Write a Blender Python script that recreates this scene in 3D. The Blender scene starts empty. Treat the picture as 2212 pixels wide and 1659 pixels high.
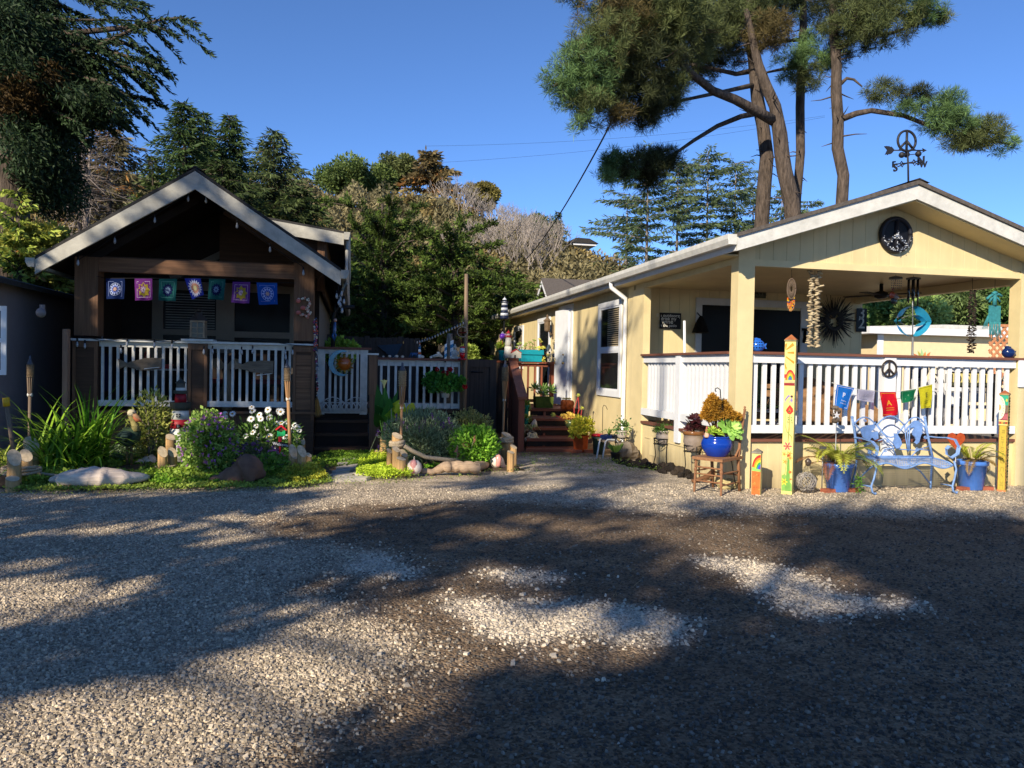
import bpy,math,random
from math import sin,cos
import numpy as np
from mathutils import Vector as Vr,Matrix
Rd_ = random.Random
def V3(x,y,z): return Vr((x,y,z))
R = math.radians
scene = bpy.context.scene
# ------------------------------------------------------------------ camera, sky, sun, exposure
CAMH = 1.6; YAW,PITCH,ROLL = R(11.5),R(-1.23),R(1.1); F = 1703.0
def _basis():
    f = (sin(YAW)*cos(PITCH),cos(YAW)*cos(PITCH),sin(PITCH))
    r0 = (cos(YAW),-sin(YAW),0)
    u0 = (r0[1]*f[2]-r0[2]*f[1],r0[2]*f[0]-r0[0]*f[2],r0[0]*f[1]-r0[1]*f[0])
    c,s = cos(ROLL),sin(ROLL)
    return f,tuple(c*a+s*b for a,b in zip(r0,u0)),tuple(c*b-s*a for a,b in zip(r0,u0))
FW,RT,UP = _basis()
cd = bpy.data.cameras.new('camera'); cam = bpy.data.objects.new('camera',cd)
scene.collection.objects.link(cam); scene.camera = cam
cam.matrix_world = Matrix(((RT[0],UP[0],-FW[0],0),(RT[1],UP[1],-FW[1],0),(RT[2],UP[2],-FW[2],CAMH),(0,0,0,1)))
cd.sensor_width = 36; cd.lens = 36*F/2212; cd.clip_end = 2000; cd.clip_start = 0.05
SUN_AZ,SUN_EL = R(41),R(27)          # the light travels toward +X and +Y
SD = V3(sin(SUN_AZ)*cos(SUN_EL),cos(SUN_AZ)*cos(SUN_EL),-sin(SUN_EL))
w = bpy.data.worlds.new("World"); scene.world = w; w.use_nodes = True
nt = w.node_tree; bg = nt.nodes['Background']
sky = nt.nodes.new('ShaderNodeTexSky'); sky.sky_type = 'NISHITA'; sky.sun_disc = False
sky.sun_elevation = SUN_EL; sky.sun_rotation = R(221); sky.altitude = 50
sky.air_density = 0.6; sky.dust_density = 0.0; sky.ozone_density = 7.5
nt.links.new(sky.outputs[0],bg.inputs[0]); bg.inputs[1].default_value = 0.12
sl = bpy.data.lights.new('sun','SUN'); sl.energy = 4.0; sl.angle = R(0.55); sl.color = (1.0,.885,.70)
so = bpy.data.objects.new('sun',sl); scene.collection.objects.link(so)
so.rotation_euler = SD.to_track_quat('-Z','Y').to_euler(); so.location = (-20,-20,30)
scene.view_settings.view_transform = 'Standard'; scene.view_settings.look = 'None'
scene.view_settings.exposure = 0.82; scene.view_settings.gamma = 1.0
scene.render.engine = 'CYCLES'
scene.cycles.max_bounces = 6; scene.cycles.diffuse_bounces = 3; scene.cycles.transparent_max_bounces = 8
scene.cycles.use_denoising = True
# ------------------------------------------------------------------ surveying: photo points to places
def ray(d):
    a = (d[0]-1106)/F; b = -(d[1]-829.5)/F
    return tuple(f+a*r+b*u for f,r,u in zip(FW,RT,UP))
def WY(d,Y):
    v = ray(d); t = Y/v[1]; return V3(v[0]*t,Y,CAMH+v[2]*t)
def WX(d,X):
    v = ray(d); t = X/v[0]; return V3(X,v[1]*t,CAMH+v[2]*t)
def WG(d,z=0.0):
    v = ray(d); t = (z-CAMH)/v[2]; return V3(v[0]*t,v[1]*t,z)
def WD(d,dist):
    return V3(0,0,CAMH) + Vr(ray(d))*dist
ZT = {1:(0,600,1400/2212),2:(0,1250,750/1778),3:(550,1250,750/1778),4:(1150,1250,750/1778),5:(1800,1050,800/1659),
      6:(2450,1000,800/1659),7:(3200,1000,832/1725),8:(2600,1350,800/2042),9:(3000,1400,1032/2212),11:(0,0,1400/2212),
      12:(1100,450,1400/2212),13:(2000,0,1200/2212),14:(2900,0,1132/2209),15:(2300,1500,700/2212),16:(1800,1250,450/2212),
      17:(3000,1080,500/2212),18:(3450,480,250/1728),19:(3400,820,300/2212),20:(3000,1300,180/452),21:(3780,1500,252/909),22:(400,1050,850/2212)}
K = 2212/4032
def q(z,x,y):
    a,b,s = ZT[z]; return ((a+x*s)*K,(b+y*s)*K)
def Wq(z,x,y,Y):
    d = q(z,x,y); return WY(d,Y)
rng = Rd_(7); nr = np.random.default_rng(7)
# ------------------------------------------------------------------ materials (procedural)
def _nodes(name):
    m = bpy.data.materials.new(name); m.use_nodes = True
    n = m.node_tree.nodes; return m,n,m.node_tree.links,n['Principled BSDF']
def mat(name,col,rough=.65,var=.18,scale=6,bump=0.0,bscale=30,metal=0.0,spec=.35,col2=None,stretch=None,bd=.01):
    m,n,l,b = _nodes(name)
    tc = n.new('ShaderNodeTexCoord'); src = tc.outputs['Object']
    if stretch:
        mp = n.new('ShaderNodeMapping'); mp.inputs['Scale'].default_value = stretch
        l.new(src,mp.inputs[0]); src = mp.outputs[0]
    nz = n.new('ShaderNodeTexNoise'); nz.inputs['Scale'].default_value = scale; nz.inputs['Detail'].default_value = 7
    nz.inputs['Roughness'].default_value = .65
    l.new(src,nz.inputs['Vector'])
    rp = n.new('ShaderNodeValToRGB'); rp.color_ramp.elements[0].position = .3; rp.color_ramp.elements[1].position = .7
    c2 = col2 or tuple(min(1,c*(1+var)) for c in col); c1 = col if col2 else tuple(c*(1-var) for c in col)
    rp.color_ramp.elements[0].color = (*c1,1); rp.color_ramp.elements[1].color = (*c2,1)
    l.new(nz.outputs['Fac'],rp.inputs[0]); l.new(rp.outputs[0],b.inputs['Base Color'])
    b.inputs['Roughness'].default_value = rough; b.inputs['Metallic'].default_value = metal
    b.inputs['Specular IOR Level'].default_value = spec
    if bump:
        n2 = n.new('ShaderNodeTexNoise'); n2.inputs['Scale'].default_value = bscale; n2.inputs['Detail'].default_value = 5
        l.new(src,n2.inputs['Vector'])
        bp = n.new('ShaderNodeBump'); bp.inputs['Strength'].default_value = bump; bp.inputs['Distance'].default_value = bd
        l.new(n2.outputs['Fac'],bp.inputs['Height']); l.new(bp.outputs[0],b.inputs['Normal'])
    return m
def wood(name,col,axis='z',var=.3,rough=.7,bump=.25,dark=None):
    s = {'x': (.6,14,14),'y': (14,.6,14),'z': (14,14,.6)}[axis]
    return mat(name,col,rough,var,2.2,bump,3.0,stretch=s,bd=.006)
def vcol(name,rough=.6,var=.15,scale=12,spec=.3,trans=0.0,bump=0.0,bscale=40,metal=0.0,gain=1.0):
    m,n,l,b = _nodes(name)
    at = n.new('ShaderNodeAttribute'); at.attribute_name = 'Col'
    tc = n.new('ShaderNodeTexCoord'); nz = n.new('ShaderNodeTexNoise'); nz.inputs['Scale'].default_value = scale
    nz.inputs['Detail'].default_value = 5
    l.new(tc.outputs['Object'],nz.inputs['Vector'])
    mr = n.new('ShaderNodeMapRange'); mr.inputs[1].default_value = .3; mr.inputs[2].default_value = .7
    mr.inputs[3].default_value = gain*(1-var); mr.inputs[4].default_value = gain*(1+var)
    l.new(nz.outputs['Fac'],mr.inputs[0])
    mx = n.new('ShaderNodeVectorMath'); mx.operation = 'SCALE'
    l.new(at.outputs['Color'],mx.inputs[0]); l.new(mr.outputs[0],mx.inputs['Scale'])
    l.new(mx.outputs[0],b.inputs['Base Color'])
    b.inputs['Roughness'].default_value = rough; b.inputs['Specular IOR Level'].default_value = spec
    b.inputs['Metallic'].default_value = metal
    if bump:
        n2 = n.new('ShaderNodeTexNoise'); n2.inputs['Scale'].default_value = bscale; n2.inputs['Detail'].default_value = 6
        l.new(tc.outputs['Object'],n2.inputs['Vector'])
        bp = n.new('ShaderNodeBump'); bp.inputs['Strength'].default_value = bump; bp.inputs['Distance'].default_value = .02
        l.new(n2.outputs['Fac'],bp.inputs['Height']); l.new(bp.outputs[0],b.inputs['Normal'])
    if trans:
        tr = n.new('ShaderNodeBsdfTranslucent'); l.new(mx.outputs[0],tr.inputs['Color'])
        ms = n.new('ShaderNodeMixShader'); ms.inputs[0].default_value = trans
        l.new(b.outputs[0],ms.inputs[1]); l.new(tr.outputs[0],ms.inputs[2])
        l.new(ms.outputs[0],n['Material Output'].inputs['Surface'])
    return m
def siding(name,col,axis,pitch,depth=.5):
    m,n,l,b = _nodes(name)
    tc = n.new('ShaderNodeTexCoord'); sp = n.new('ShaderNodeSeparateXYZ'); l.new(tc.outputs['Object'],sp.inputs[0])
    a = n.new('ShaderNodeMath'); a.operation = 'DIVIDE'; a.inputs[1].default_value = pitch; l.new(sp.outputs[axis],a.inputs[0])
    fr = n.new('ShaderNodeMath'); fr.operation = 'FRACT'; l.new(a.outputs[0],fr.inputs[0])
    lt = n.new('ShaderNodeMapRange'); lt.inputs[1].default_value = 0; lt.inputs[2].default_value = .05
    lt.inputs[3].default_value = 0; lt.inputs[4].default_value = 1; l.new(fr.outputs[0],lt.inputs[0])
    nz = n.new('ShaderNodeTexNoise'); nz.inputs['Scale'].default_value = 2.5; nz.inputs['Detail'].default_value = 8
    l.new(tc.outputs['Object'],nz.inputs['Vector'])
    rp = n.new('ShaderNodeValToRGB'); rp.color_ramp.elements[0].position = .3; rp.color_ramp.elements[1].position = .7
    rp.color_ramp.elements[0].color = (*[c*.92 for c in col],1); rp.color_ramp.elements[1].color = (*[min(1,c*1.05) for c in col],1)
    l.new(nz.outputs['Fac'],rp.inputs[0])
    mp = n.new('ShaderNodeMapping'); mp.inputs['Scale'].default_value = (5,5,.35); l.new(tc.outputs['Object'],mp.inputs[0])
    n3 = n.new('ShaderNodeTexNoise'); n3.inputs['Scale'].default_value = 1.6; n3.inputs['Detail'].default_value = 6; l.new(mp.outputs[0],n3.inputs['Vector'])
    m3 = n.new('ShaderNodeMapRange'); m3.inputs[1].default_value = .35; m3.inputs[2].default_value = .7; m3.inputs[3].default_value = 1.03; m3.inputs[4].default_value = .93; l.new(n3.outputs['Fac'],m3.inputs[0])
    sc = n.new('ShaderNodeVectorMath'); sc.operation = 'SCALE'; l.new(rp.outputs[0],sc.inputs[0]); l.new(m3.outputs[0],sc.inputs['Scale'])
    dm = n.new('ShaderNodeMapRange'); dm.inputs[1].default_value = .0; dm.inputs[2].default_value = .4; dm.inputs[3].default_value = 1; dm.inputs[4].default_value = 0; l.new(sp.outputs[2],dm.inputs[0])
    md = n.new('ShaderNodeMath'); md.operation = 'MULTIPLY'; l.new(dm.outputs[0],md.inputs[0]); l.new(n3.outputs['Fac'],md.inputs[1])
    mx = n.new('ShaderNodeMixRGB'); mx.inputs['Color2'].default_value = (.20,.15,.10,1); l.new(md.outputs[0],mx.inputs['Fac']); l.new(sc.outputs[0],mx.inputs['Color1'])
    gv = n.new('ShaderNodeMixRGB'); gv.blend_type = 'MULTIPLY'; gv.inputs['Fac'].default_value = .22; l.new(mx.outputs[0],gv.inputs['Color1']); l.new(lt.outputs[0],gv.inputs['Color2']); l.new(gv.outputs[0],b.inputs['Base Color'])
    bp = n.new('ShaderNodeBump'); bp.inputs['Strength'].default_value = depth; bp.inputs['Distance'].default_value = .02
    l.new(lt.outputs[0],bp.inputs['Height']); l.new(bp.outputs[0],b.inputs['Normal'])
    b.inputs['Roughness'].default_value = .55; b.inputs['Specular IOR Level'].default_value = .3
    return m
def glass_mat(name,col=(.012,.014,.016),spec=.5,rough=.06):
    m,n,l,b = _nodes(name)
    b.inputs['Base Color'].default_value = (*col,1); b.inputs['Roughness'].default_value = rough
    b.inputs['Specular IOR Level'].default_value = spec
    nz = n.new('ShaderNodeTexNoise'); nz.inputs['Scale'].default_value = 1.2
    bp = n.new('ShaderNodeBump'); bp.inputs['Strength'].default_value = .03; l.new(nz.outputs['Fac'],bp.inputs['Height']); l.new(bp.outputs[0],b.inputs['Normal'])
    return m
YEL = (.69,.565,.31)
YS_X = siding('yellow_siding_front',YEL,0,.20)
YS_Y = siding('yellow_siding_side',YEL,1,.20)
YP = mat('yellow_paint',YEL,.5,.08,3)
WH = mat('white_paint',(.72,.73,.75),.45,.07,5)
WHW = mat('weathered_shaded_white_paint',(.60,.59,.55),.6,.16,7,.2,25)
FASC = mat('mossy_cream_fascia',(.42,.40,.345),.7,.25,5,.2,20)
BRW = wood('brown_stained_wood',(.155,.078,.04),'z',.4)
BRWX = wood('brown_stained_beam',(.175,.085,.042),'x',.4)
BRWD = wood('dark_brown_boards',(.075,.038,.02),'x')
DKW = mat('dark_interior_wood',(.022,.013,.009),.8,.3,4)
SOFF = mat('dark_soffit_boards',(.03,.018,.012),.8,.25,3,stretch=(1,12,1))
RED = wood('redwood_deck_stain',(.21,.062,.032),'z')
REDX = wood('redwood_deck_boards',(.21,.062,.032),'x')
REDY = wood('redwood_sloping_cap',(.27,.095,.052),'y')
REDB = wood('brown_rail_cap',(.16,.062,.04),'x')
FENW = wood('dark_weathered_fence',(.05,.036,.028),'z',.4)
LOG = wood('peeled_log',(.46,.28,.12),'z',.35)
LOGE = mat('log_end_grain',(.55,.43,.28),.8,.3,18)
SHIN = mat('asphalt_shingles',(.10,.085,.075),.95,.35,18,.5,60,stretch=(1,1,1))
SHIND = mat('dark_asphalt_shingles',(.035,.033,.032),.95,.4,14,.5,60)
GLASS = glass_mat('window_glass'); GLASS2 = glass_mat('dim_window_glass',(.013,.011,.010),.06,.2)
BLK = mat('black_wrought_iron',(.012,.012,.013),.5,.2,20,metal=.3)
CABLE = mat('black_cable',(.01,.01,.012),.6,.1)
MET = mat('grey_metal',(.30,.31,.32),.45,.15,8,metal=.6)
ROPE = mat('weathered_rope',(.42,.33,.22),.9,.3,60,.8,90)
Pn = vcol('painted_colours',.5,.12,15)
Mt = vcol('matte_colours',.85,.22,14,.15,bump=.35,bscale=45)
Gz = vcol('glazed_colours',.16,.14,9,.5)
Lf = vcol('leaf_colours',.55,.25,3,.25,trans=.28,gain=1.2)
Nd = vcol('needle_colours',.6,.30,1.3,.2,trans=.22,gain=1.55)
CLOTH = vcol('thin_cloth',.85,.10,25,.1,trans=.35)
BARK = mat('pine_bark',(.085,.064,.05),.95,.65,4,1.0,7,stretch=(3,3,.7),bd=.05)
GBARK = mat('grey_dead_bark',(.23,.19,.165),.95,.3,6)
TERRA = mat('terracotta',(.42,.15,.07),.75,.2,8)
BULB = mat('clear_bulb_glass',(.30,.31,.33),.06,.1,5,spec=.9)
# ------------------------------------------------------------------ mesh collector
def lin(h):
    h = h.lstrip('#'); c = [int(h[i:i+2],16)/255 for i in (0,2,4)]
    return tuple(x/12.92 if x <= .04045 else ((x+.055)/1.055)**2.4 for x in c)
COL = scene.collection
class MB:
    def __init__(s): s.v = []; s.f = []; s.c = []; s.sm = []; s.col = (.5,.5,.5); s.smooth = False
    def setc(s,c): s.col = lin(c) if isinstance(c,str) else c; return s
    def add(s,vs,fs,smooth=None):
        o = len(s.v); s.v += [tuple(p) for p in vs]
        for f in fs:
            s.f.append([o+i for i in f]); s.c.append(s.col); s.sm.append(s.smooth if smooth is None else smooth)
        return s
    def box(s,x0,x1,y0,y1,z0,z1):
        v = [(x0,y0,z0),(x1,y0,z0),(x1,y1,z0),(x0,y1,z0),(x0,y0,z1),(x1,y0,z1),(x1,y1,z1),(x0,y1,z1)]
        return s.add(v,[(0,3,2,1),(4,5,6,7),(0,1,5,4),(1,2,6,5),(2,3,7,6),(3,0,4,7)],False)
    def obox(s,c,size,M3):
        h = [a/2 for a in size]; vs = []
        for z in (-1,1):
            for (x,y) in ((-1,-1),(1,-1),(1,1),(-1,1)):
                vs.append(Vr(c)+M3 @ V3(x*h[0],y*h[1],z*h[2]))
        return s.add(vs,[(0,3,2,1),(4,5,6,7),(0,1,5,4),(1,2,6,5),(2,3,7,6),(3,0,4,7)],False)
    def beam(s,a,b,wd,ht,up=(0,0,1)):
        a = Vr(a); b = Vr(b); d = (b-a); L = d.length; d.normalize(); x = d.cross(Vr(up)); x.normalize(); u = x.cross(d)
        return s.obox((a+b)/2,(wd,L,ht),Matrix((x,d,u)).transposed())
    def prism(s,pts,ax,a0,a1):
        def P(p,a): 
            return (a,p[0],p[1]) if ax == 0 else ((p[0],a,p[1]) if ax == 1 else (p[0],p[1],a))
        n = len(pts); v = [P(p,a0) for p in pts]+[P(p,a1) for p in pts]
        return s.add(v,[list(range(n))[::-1],list(range(n,2*n))]+[(i,(i+1) % n,n+(i+1) % n,n+i) for i in range(n)],False)
    def tube(s,pts,r,n=7,cap=True,smooth=True):
        pts = [Vr(p) for p in pts]; m = len(pts)
        rr = r if isinstance(r,(list,tuple)) else [r]*m
        vs = []; prev = None
        for i,p in enumerate(pts):
            d = pts[min(i+1,m-1)]-pts[max(i-1,0)]
            if d.length < 1e-9: d = V3(0,0,1)
            d.normalize()
            if prev is None: 
                x = d.cross(V3(0,0,1))
                if x.length < .1: x = d.cross(V3(1,0,0))
            else: x = prev-d*prev.dot(d)
            x.normalize(); prev = x; y = d.cross(x)
            for k in range(n):
                a = 2*math.pi*k/n; vs.append(p+(x*cos(a)+y*sin(a))*rr[i])
        fs = [(i*n+k,i*n+(k+1) % n,(i+1)*n+(k+1) % n,(i+1)*n+k) for i in range(m-1) for k in range(n)]
        o = len(s.v); s.add(vs,fs,smooth)
        if cap:
            s.f += [[o+k for k in range(n)][::-1],[o+(m-1)*n+k for k in range(n)]]; s.c += [s.col]*2; s.sm += [False]*2
        return s
    def lathe(s,prof,c,n=20,smooth=True,sx=1,sy=1):
        m = len(prof); vs = [(c[0]+r*sx*cos(2*math.pi*k/n),c[1]+r*sy*sin(2*math.pi*k/n),c[2]+h) for r,h in prof for k in range(n)]
        fs = [(i*n+k,i*n+(k+1) % n,(i+1)*n+(k+1) % n,(i+1)*n+k) for i in range(m-1) for k in range(n)]
        s.add(vs,fs,smooth); o = len(s.v)-m*n
        s.f += [[o+k for k in range(n)][::-1],[o+(m-1)*n+k for k in range(n)]]; s.c += [s.col]*2; s.sm += [False]*2
        return s
    def ball(s,c,r,n=10,m=7,sx=1,sy=1,sz=1):
        pr = [(max(1e-4,sin(math.pi*i/m))*r,-cos(math.pi*i/m)*r*sz) for i in range(m+1)]
        return s.lathe(pr,c,n,True,sx,sy)
    def rock(s,c,sx,sy,sz,seed=0,n=9,m=6,amp=.25):
        g = Rd_(seed); vs = []
        ph = [g.uniform(0,6.28) for _ in range(6)]
        for i in range(m+1):
            t = math.pi*i/m
            for k in range(n):
                a = 2*math.pi*k/n
                f = 1+amp*(sin(2*a+ph[0]+t)*.5+sin(3*a+ph[1]-2*t)*.35+g.uniform(-.35,.35))
                vs.append((c[0]+sx*f*sin(t)*cos(a),c[1]+sy*f*sin(t)*sin(a),c[2]-sz*f*cos(t)))
        return s.add(vs,[(i*n+k,i*n+(k+1) % n,(i+1)*n+(k+1) % n,(i+1)*n+k) for i in range(m) for k in range(n)],False)
    def poly(s,pts): return s.add(pts,[list(range(len(pts)))],False)
    def build(s,name,m,parent=None,origin=None,rot=0):
        off = V3(0,0,0)
        if parent is not None:
            off = Vr(parent.get('_o',(0,0,0)))
        elif origin is not None: off = Vr(origin)
        me = bpy.data.meshes.new(name)
        me.from_pydata([tuple(Vr(p)-off) for p in s.v],[],s.f)
        me.polygons.foreach_set('use_smooth',s.sm)
        ca = me.color_attributes.new('Col','FLOAT_COLOR','CORNER')
        lt = np.array([len(f) for f in s.f]); cc = np.ones((lt.sum(),4),np.float32); cc[:,:3] = np.repeat(np.array(s.c,np.float32),lt,0)
        ca.data.foreach_set('color',cc.ravel())
        me.materials.append(m); me.update()
        o = bpy.data.objects.new(name,me); COL.objects.link(o)
        if parent is not None: o.parent = parent; o['_o'] = [float(a) for a in off]
        else: o.location = off; o['_o'] = [float(a) for a in off]
        return o
MB.B = MB.build; MB.C = MB.setc; MB.T = MB.tube; MB.L = MB.lathe; MB.O = MB.ball; MB.X = MB.prism
def tag(o,label=None,cat=None,group=None,kind=None):
    if label: o['label'] = label
    if cat: o['category'] = cat
    if group: o['group'] = group
    if kind: o['kind'] = kind
    return o
def th(name,label,cat,loc,group=None):
    o = bpy.data.objects.new(name,None); COL.objects.link(o); o.location = loc; o['_o'] = tuple(float(a) for a in loc); o.empty_display_size = .1
    return tag(o,label,cat,group)
def copy_tree(o,parent=None):
    c = o.copy(); COL.objects.link(c)
    if parent: c.parent = parent
    for ch in [x for x in bpy.data.objects if x.parent == o]: copy_tree(ch,c)
    return c
def move(o,loc,rz=0,sc=1.0):
    o.location = loc; o.rotation_euler = (0,0,rz); o.scale = (sc,)*3 if isinstance(sc,(int,float)) else sc; return o
def quads(name,V,C,m,parent=None,origin=None,n=4):
    off = np.array(parent.get('_o',(0,0,0)) if parent is not None else (origin or (0,0,0)))
    N = len(V); me = bpy.data.meshes.new(name); me.vertices.add(N*n); me.vertices.foreach_set('co',(V-off).astype(np.float32).ravel())
    me.loops.add(N*n); me.loops.foreach_set('vertex_index',np.arange(N*n,dtype=np.int32))
    me.polygons.add(N); me.polygons.foreach_set('loop_start',np.arange(0,N*n,n,dtype=np.int32))
    ca = me.color_attributes.new('Col','FLOAT_COLOR','CORNER')
    cc = np.ones((N*n,4),np.float32); cc[:,:3] = np.repeat(C,n,0); ca.data.foreach_set('color',cc.ravel())
    me.materials.append(m); me.update(calc_edges=True); me.validate()
    o = bpy.data.objects.new(name,me); COL.objects.link(o)
    if parent is not None: o.parent = parent; o['_o'] = [float(a) for a in off]
    elif origin is not None: o.location = origin; o['_o'] = tuple(origin)
    return o
def unit(a): return a/np.maximum(np.linalg.norm(a,axis=-1,keepdims=True),1e-9)
def leafq(P,D,L,W,g=None,mid=.5):
    g = g or nr; N = len(P); D = unit(D); L = np.broadcast_to(L,(N,))[:,None]; W = np.broadcast_to(W,(N,))[:,None]
    S = unit(np.cross(D,unit(g.normal(size=(N,3)))))
    M = P+D*L*mid
    return np.stack([P,M+S*W/2,P+D*L,M-S*W/2],1)
def mixc(a,b,t):
    a = np.array(lin(a) if isinstance(a,str) else a); b = np.array(lin(b) if isinstance(b,str) else b)
    return a+(b-a)*np.asarray(t)[:,None]
_font_cache = {}
def text2d(body,bold=0.0,font_size=1.0):
    key = (body,bold)
    if key in _font_cache: return _font_cache[key]
    c = bpy.data.curves.new('lettering','FONT'); c.body = body; c.size = 1.0; c.align_x = 'CENTER'; c.offset = bold; c.resolution_u = 3
    c.fill_mode = 'FRONT'
    o = bpy.data.objects.new('lettering',c); COL.objects.link(o)
    me = bpy.data.meshes.new_from_object(o.evaluated_get(bpy.context.evaluated_depsgraph_get()))
    vs = [tuple(v.co[:2]) for v in me.vertices]; fs = [list(p.vertices) for p in me.polygons]
    bpy.data.objects.remove(o); bpy.data.curves.remove(c); bpy.data.meshes.remove(me)
    _font_cache[key] = (vs,fs); return vs,fs
def letter(mb,body,fn,size,bold=0.0):
    vs,fs = text2d(body,bold); return mb.add([fn(x*size,y*size) for x,y in vs],fs,False)
def disc(n=16,r=1.0,ry=None,c=(0,0),a0=0,a1=2*math.pi):
    full = abs(a1-a0-2*math.pi) < 1e-6
    return [(c[0]+r*cos(a0+(a1-a0)*k/(n if full else n-1)),c[1]+(ry or r)*sin(a0+(a1-a0)*k/(n if full else n-1))) for k in range(n)]
# ------------------------------------------------------------------ ground and terrain
def vnoise(x,y,seed=0):
    def h(i,j): 
        n = (i*374761393+j*668265263+seed*974711) & 0x7fffffff
        n = ((n ^ (n >> 13))*1274126177) & 0x7fffffff
        return ((n ^ (n >> 16)) & 0xffff)/65535.0
    xi = np.floor(x).astype(np.int64); yi = np.floor(y).astype(np.int64); fx = x-xi; fy = y-yi
    fx = fx*fx*(3-2*fx); fy = fy*fy*(3-2*fy)
    return (h(xi,yi)*(1-fx)+h(xi+1,yi)*fx)*(1-fy)+(h(xi,yi+1)*(1-fx)+h(xi+1,yi+1)*fx)*fy
def fbm(x,y,seed=0,o=4):
    r = 0; a = .5
    for k in range(o): r = r+a*vnoise(x*2**k,y*2**k,seed+k*17); a *= .5
    return r/(1-.5**o)
def inpoly(x,y,P):
    r = np.zeros(x.shape,bool); n = len(P); j = n-1
    for i in range(n):
        xi,yi = P[i][0],P[i][1]; xj,yj = P[j][0],P[j][1]
        c = ((yi > y) != (yj > y)) & (x < (xj-xi)*(y-yi)/((yj-yi) or 1e-9)+xi); r ^= c; j = i
    return r
def gp(pts): return [tuple(WG(p)[:2]) for p in pts]
GRAV = gp([(-60,1048),(0,1048),(700,1035),(1130,985),(1350,985),(1600,1040),(2300,1046),(2300,1115),(1900,1108),(1500,1104),(1250,1088),(1000,1080),(760,1090),(520,1128),
           (560,1165),(700,1180),(850,1190),(900,1230),(820,1245),(640,1235),(600,1290),(720,1300),(760,1340),(860,1390),(860,1450),(700,1530),(600,1600),(430,1659),(330,1760),(-300,1760),(-400,1400)])
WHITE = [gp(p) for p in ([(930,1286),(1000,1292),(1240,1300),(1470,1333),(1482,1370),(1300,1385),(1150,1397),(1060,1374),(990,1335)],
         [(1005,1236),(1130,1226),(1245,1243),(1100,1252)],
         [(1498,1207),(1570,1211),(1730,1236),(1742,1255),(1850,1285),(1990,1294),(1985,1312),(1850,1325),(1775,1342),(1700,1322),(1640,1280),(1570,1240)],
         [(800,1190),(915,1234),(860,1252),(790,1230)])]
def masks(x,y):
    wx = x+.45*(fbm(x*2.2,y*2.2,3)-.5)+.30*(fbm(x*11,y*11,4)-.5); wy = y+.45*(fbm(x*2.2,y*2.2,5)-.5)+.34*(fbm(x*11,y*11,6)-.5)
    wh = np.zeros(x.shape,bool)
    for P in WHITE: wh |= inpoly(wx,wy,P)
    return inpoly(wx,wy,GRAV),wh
def hprof(x):
    xs = [-200,-60,-30,-10,0,6,12,16,20,24,30,40,60,200]; hs = [13,13,13,13.2,13.0,12.6,11.2,9.6,8.0,6.6,4.5,3.2,3,3]
    return np.interp(x,xs,hs)
def hgt(x,y):
    x = np.asarray(x,float); y = np.asarray(y,float)
    t = np.clip((y-29)/31,0,1); s = t*t*(3-2*t)
    t2 = np.clip((y-64)/60,0,1)
    return s*hprof(x)*(1-.25*t2)+s*1.2*(fbm(x*.15,y*.15,9)-.5)
def grid(name,xs,ys,zf,cf,m):
    X,Y = np.meshgrid(xs,ys); Z = zf(X,Y); nx,ny = len(xs),len(ys)
    V = np.stack([X,Y,Z],-1).reshape(-1,3); i = np.arange(nx*ny).reshape(ny,nx)
    Fq = np.stack([i[:-1,:-1],i[:-1,1:],i[1:,1:],i[1:,:-1]],-1).reshape(-1,4)
    me = bpy.data.meshes.new(name); me.vertices.add(len(V)); me.vertices.foreach_set('co',V.astype(np.float32).ravel())
    me.loops.add(Fq.size); me.loops.foreach_set('vertex_index',Fq.astype(np.int32).ravel())
    me.polygons.add(len(Fq)); me.polygons.foreach_set('loop_start',np.arange(0,Fq.size,4,dtype=np.int32))
    me.polygons.foreach_set('use_smooth',np.ones(len(Fq),bool))
    ca = me.color_attributes.new('Col','FLOAT_COLOR','POINT'); cc = np.ones((len(V),4),np.float32); cc[:,:3] = cf(X,Y).reshape(-1,3)
    ca.data.foreach_set('color',cc.ravel()); me.materials.append(m); me.update(calc_edges=True); me.validate()
    o = bpy.data.objects.new(name,me); COL.objects.link(o); return o
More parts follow.
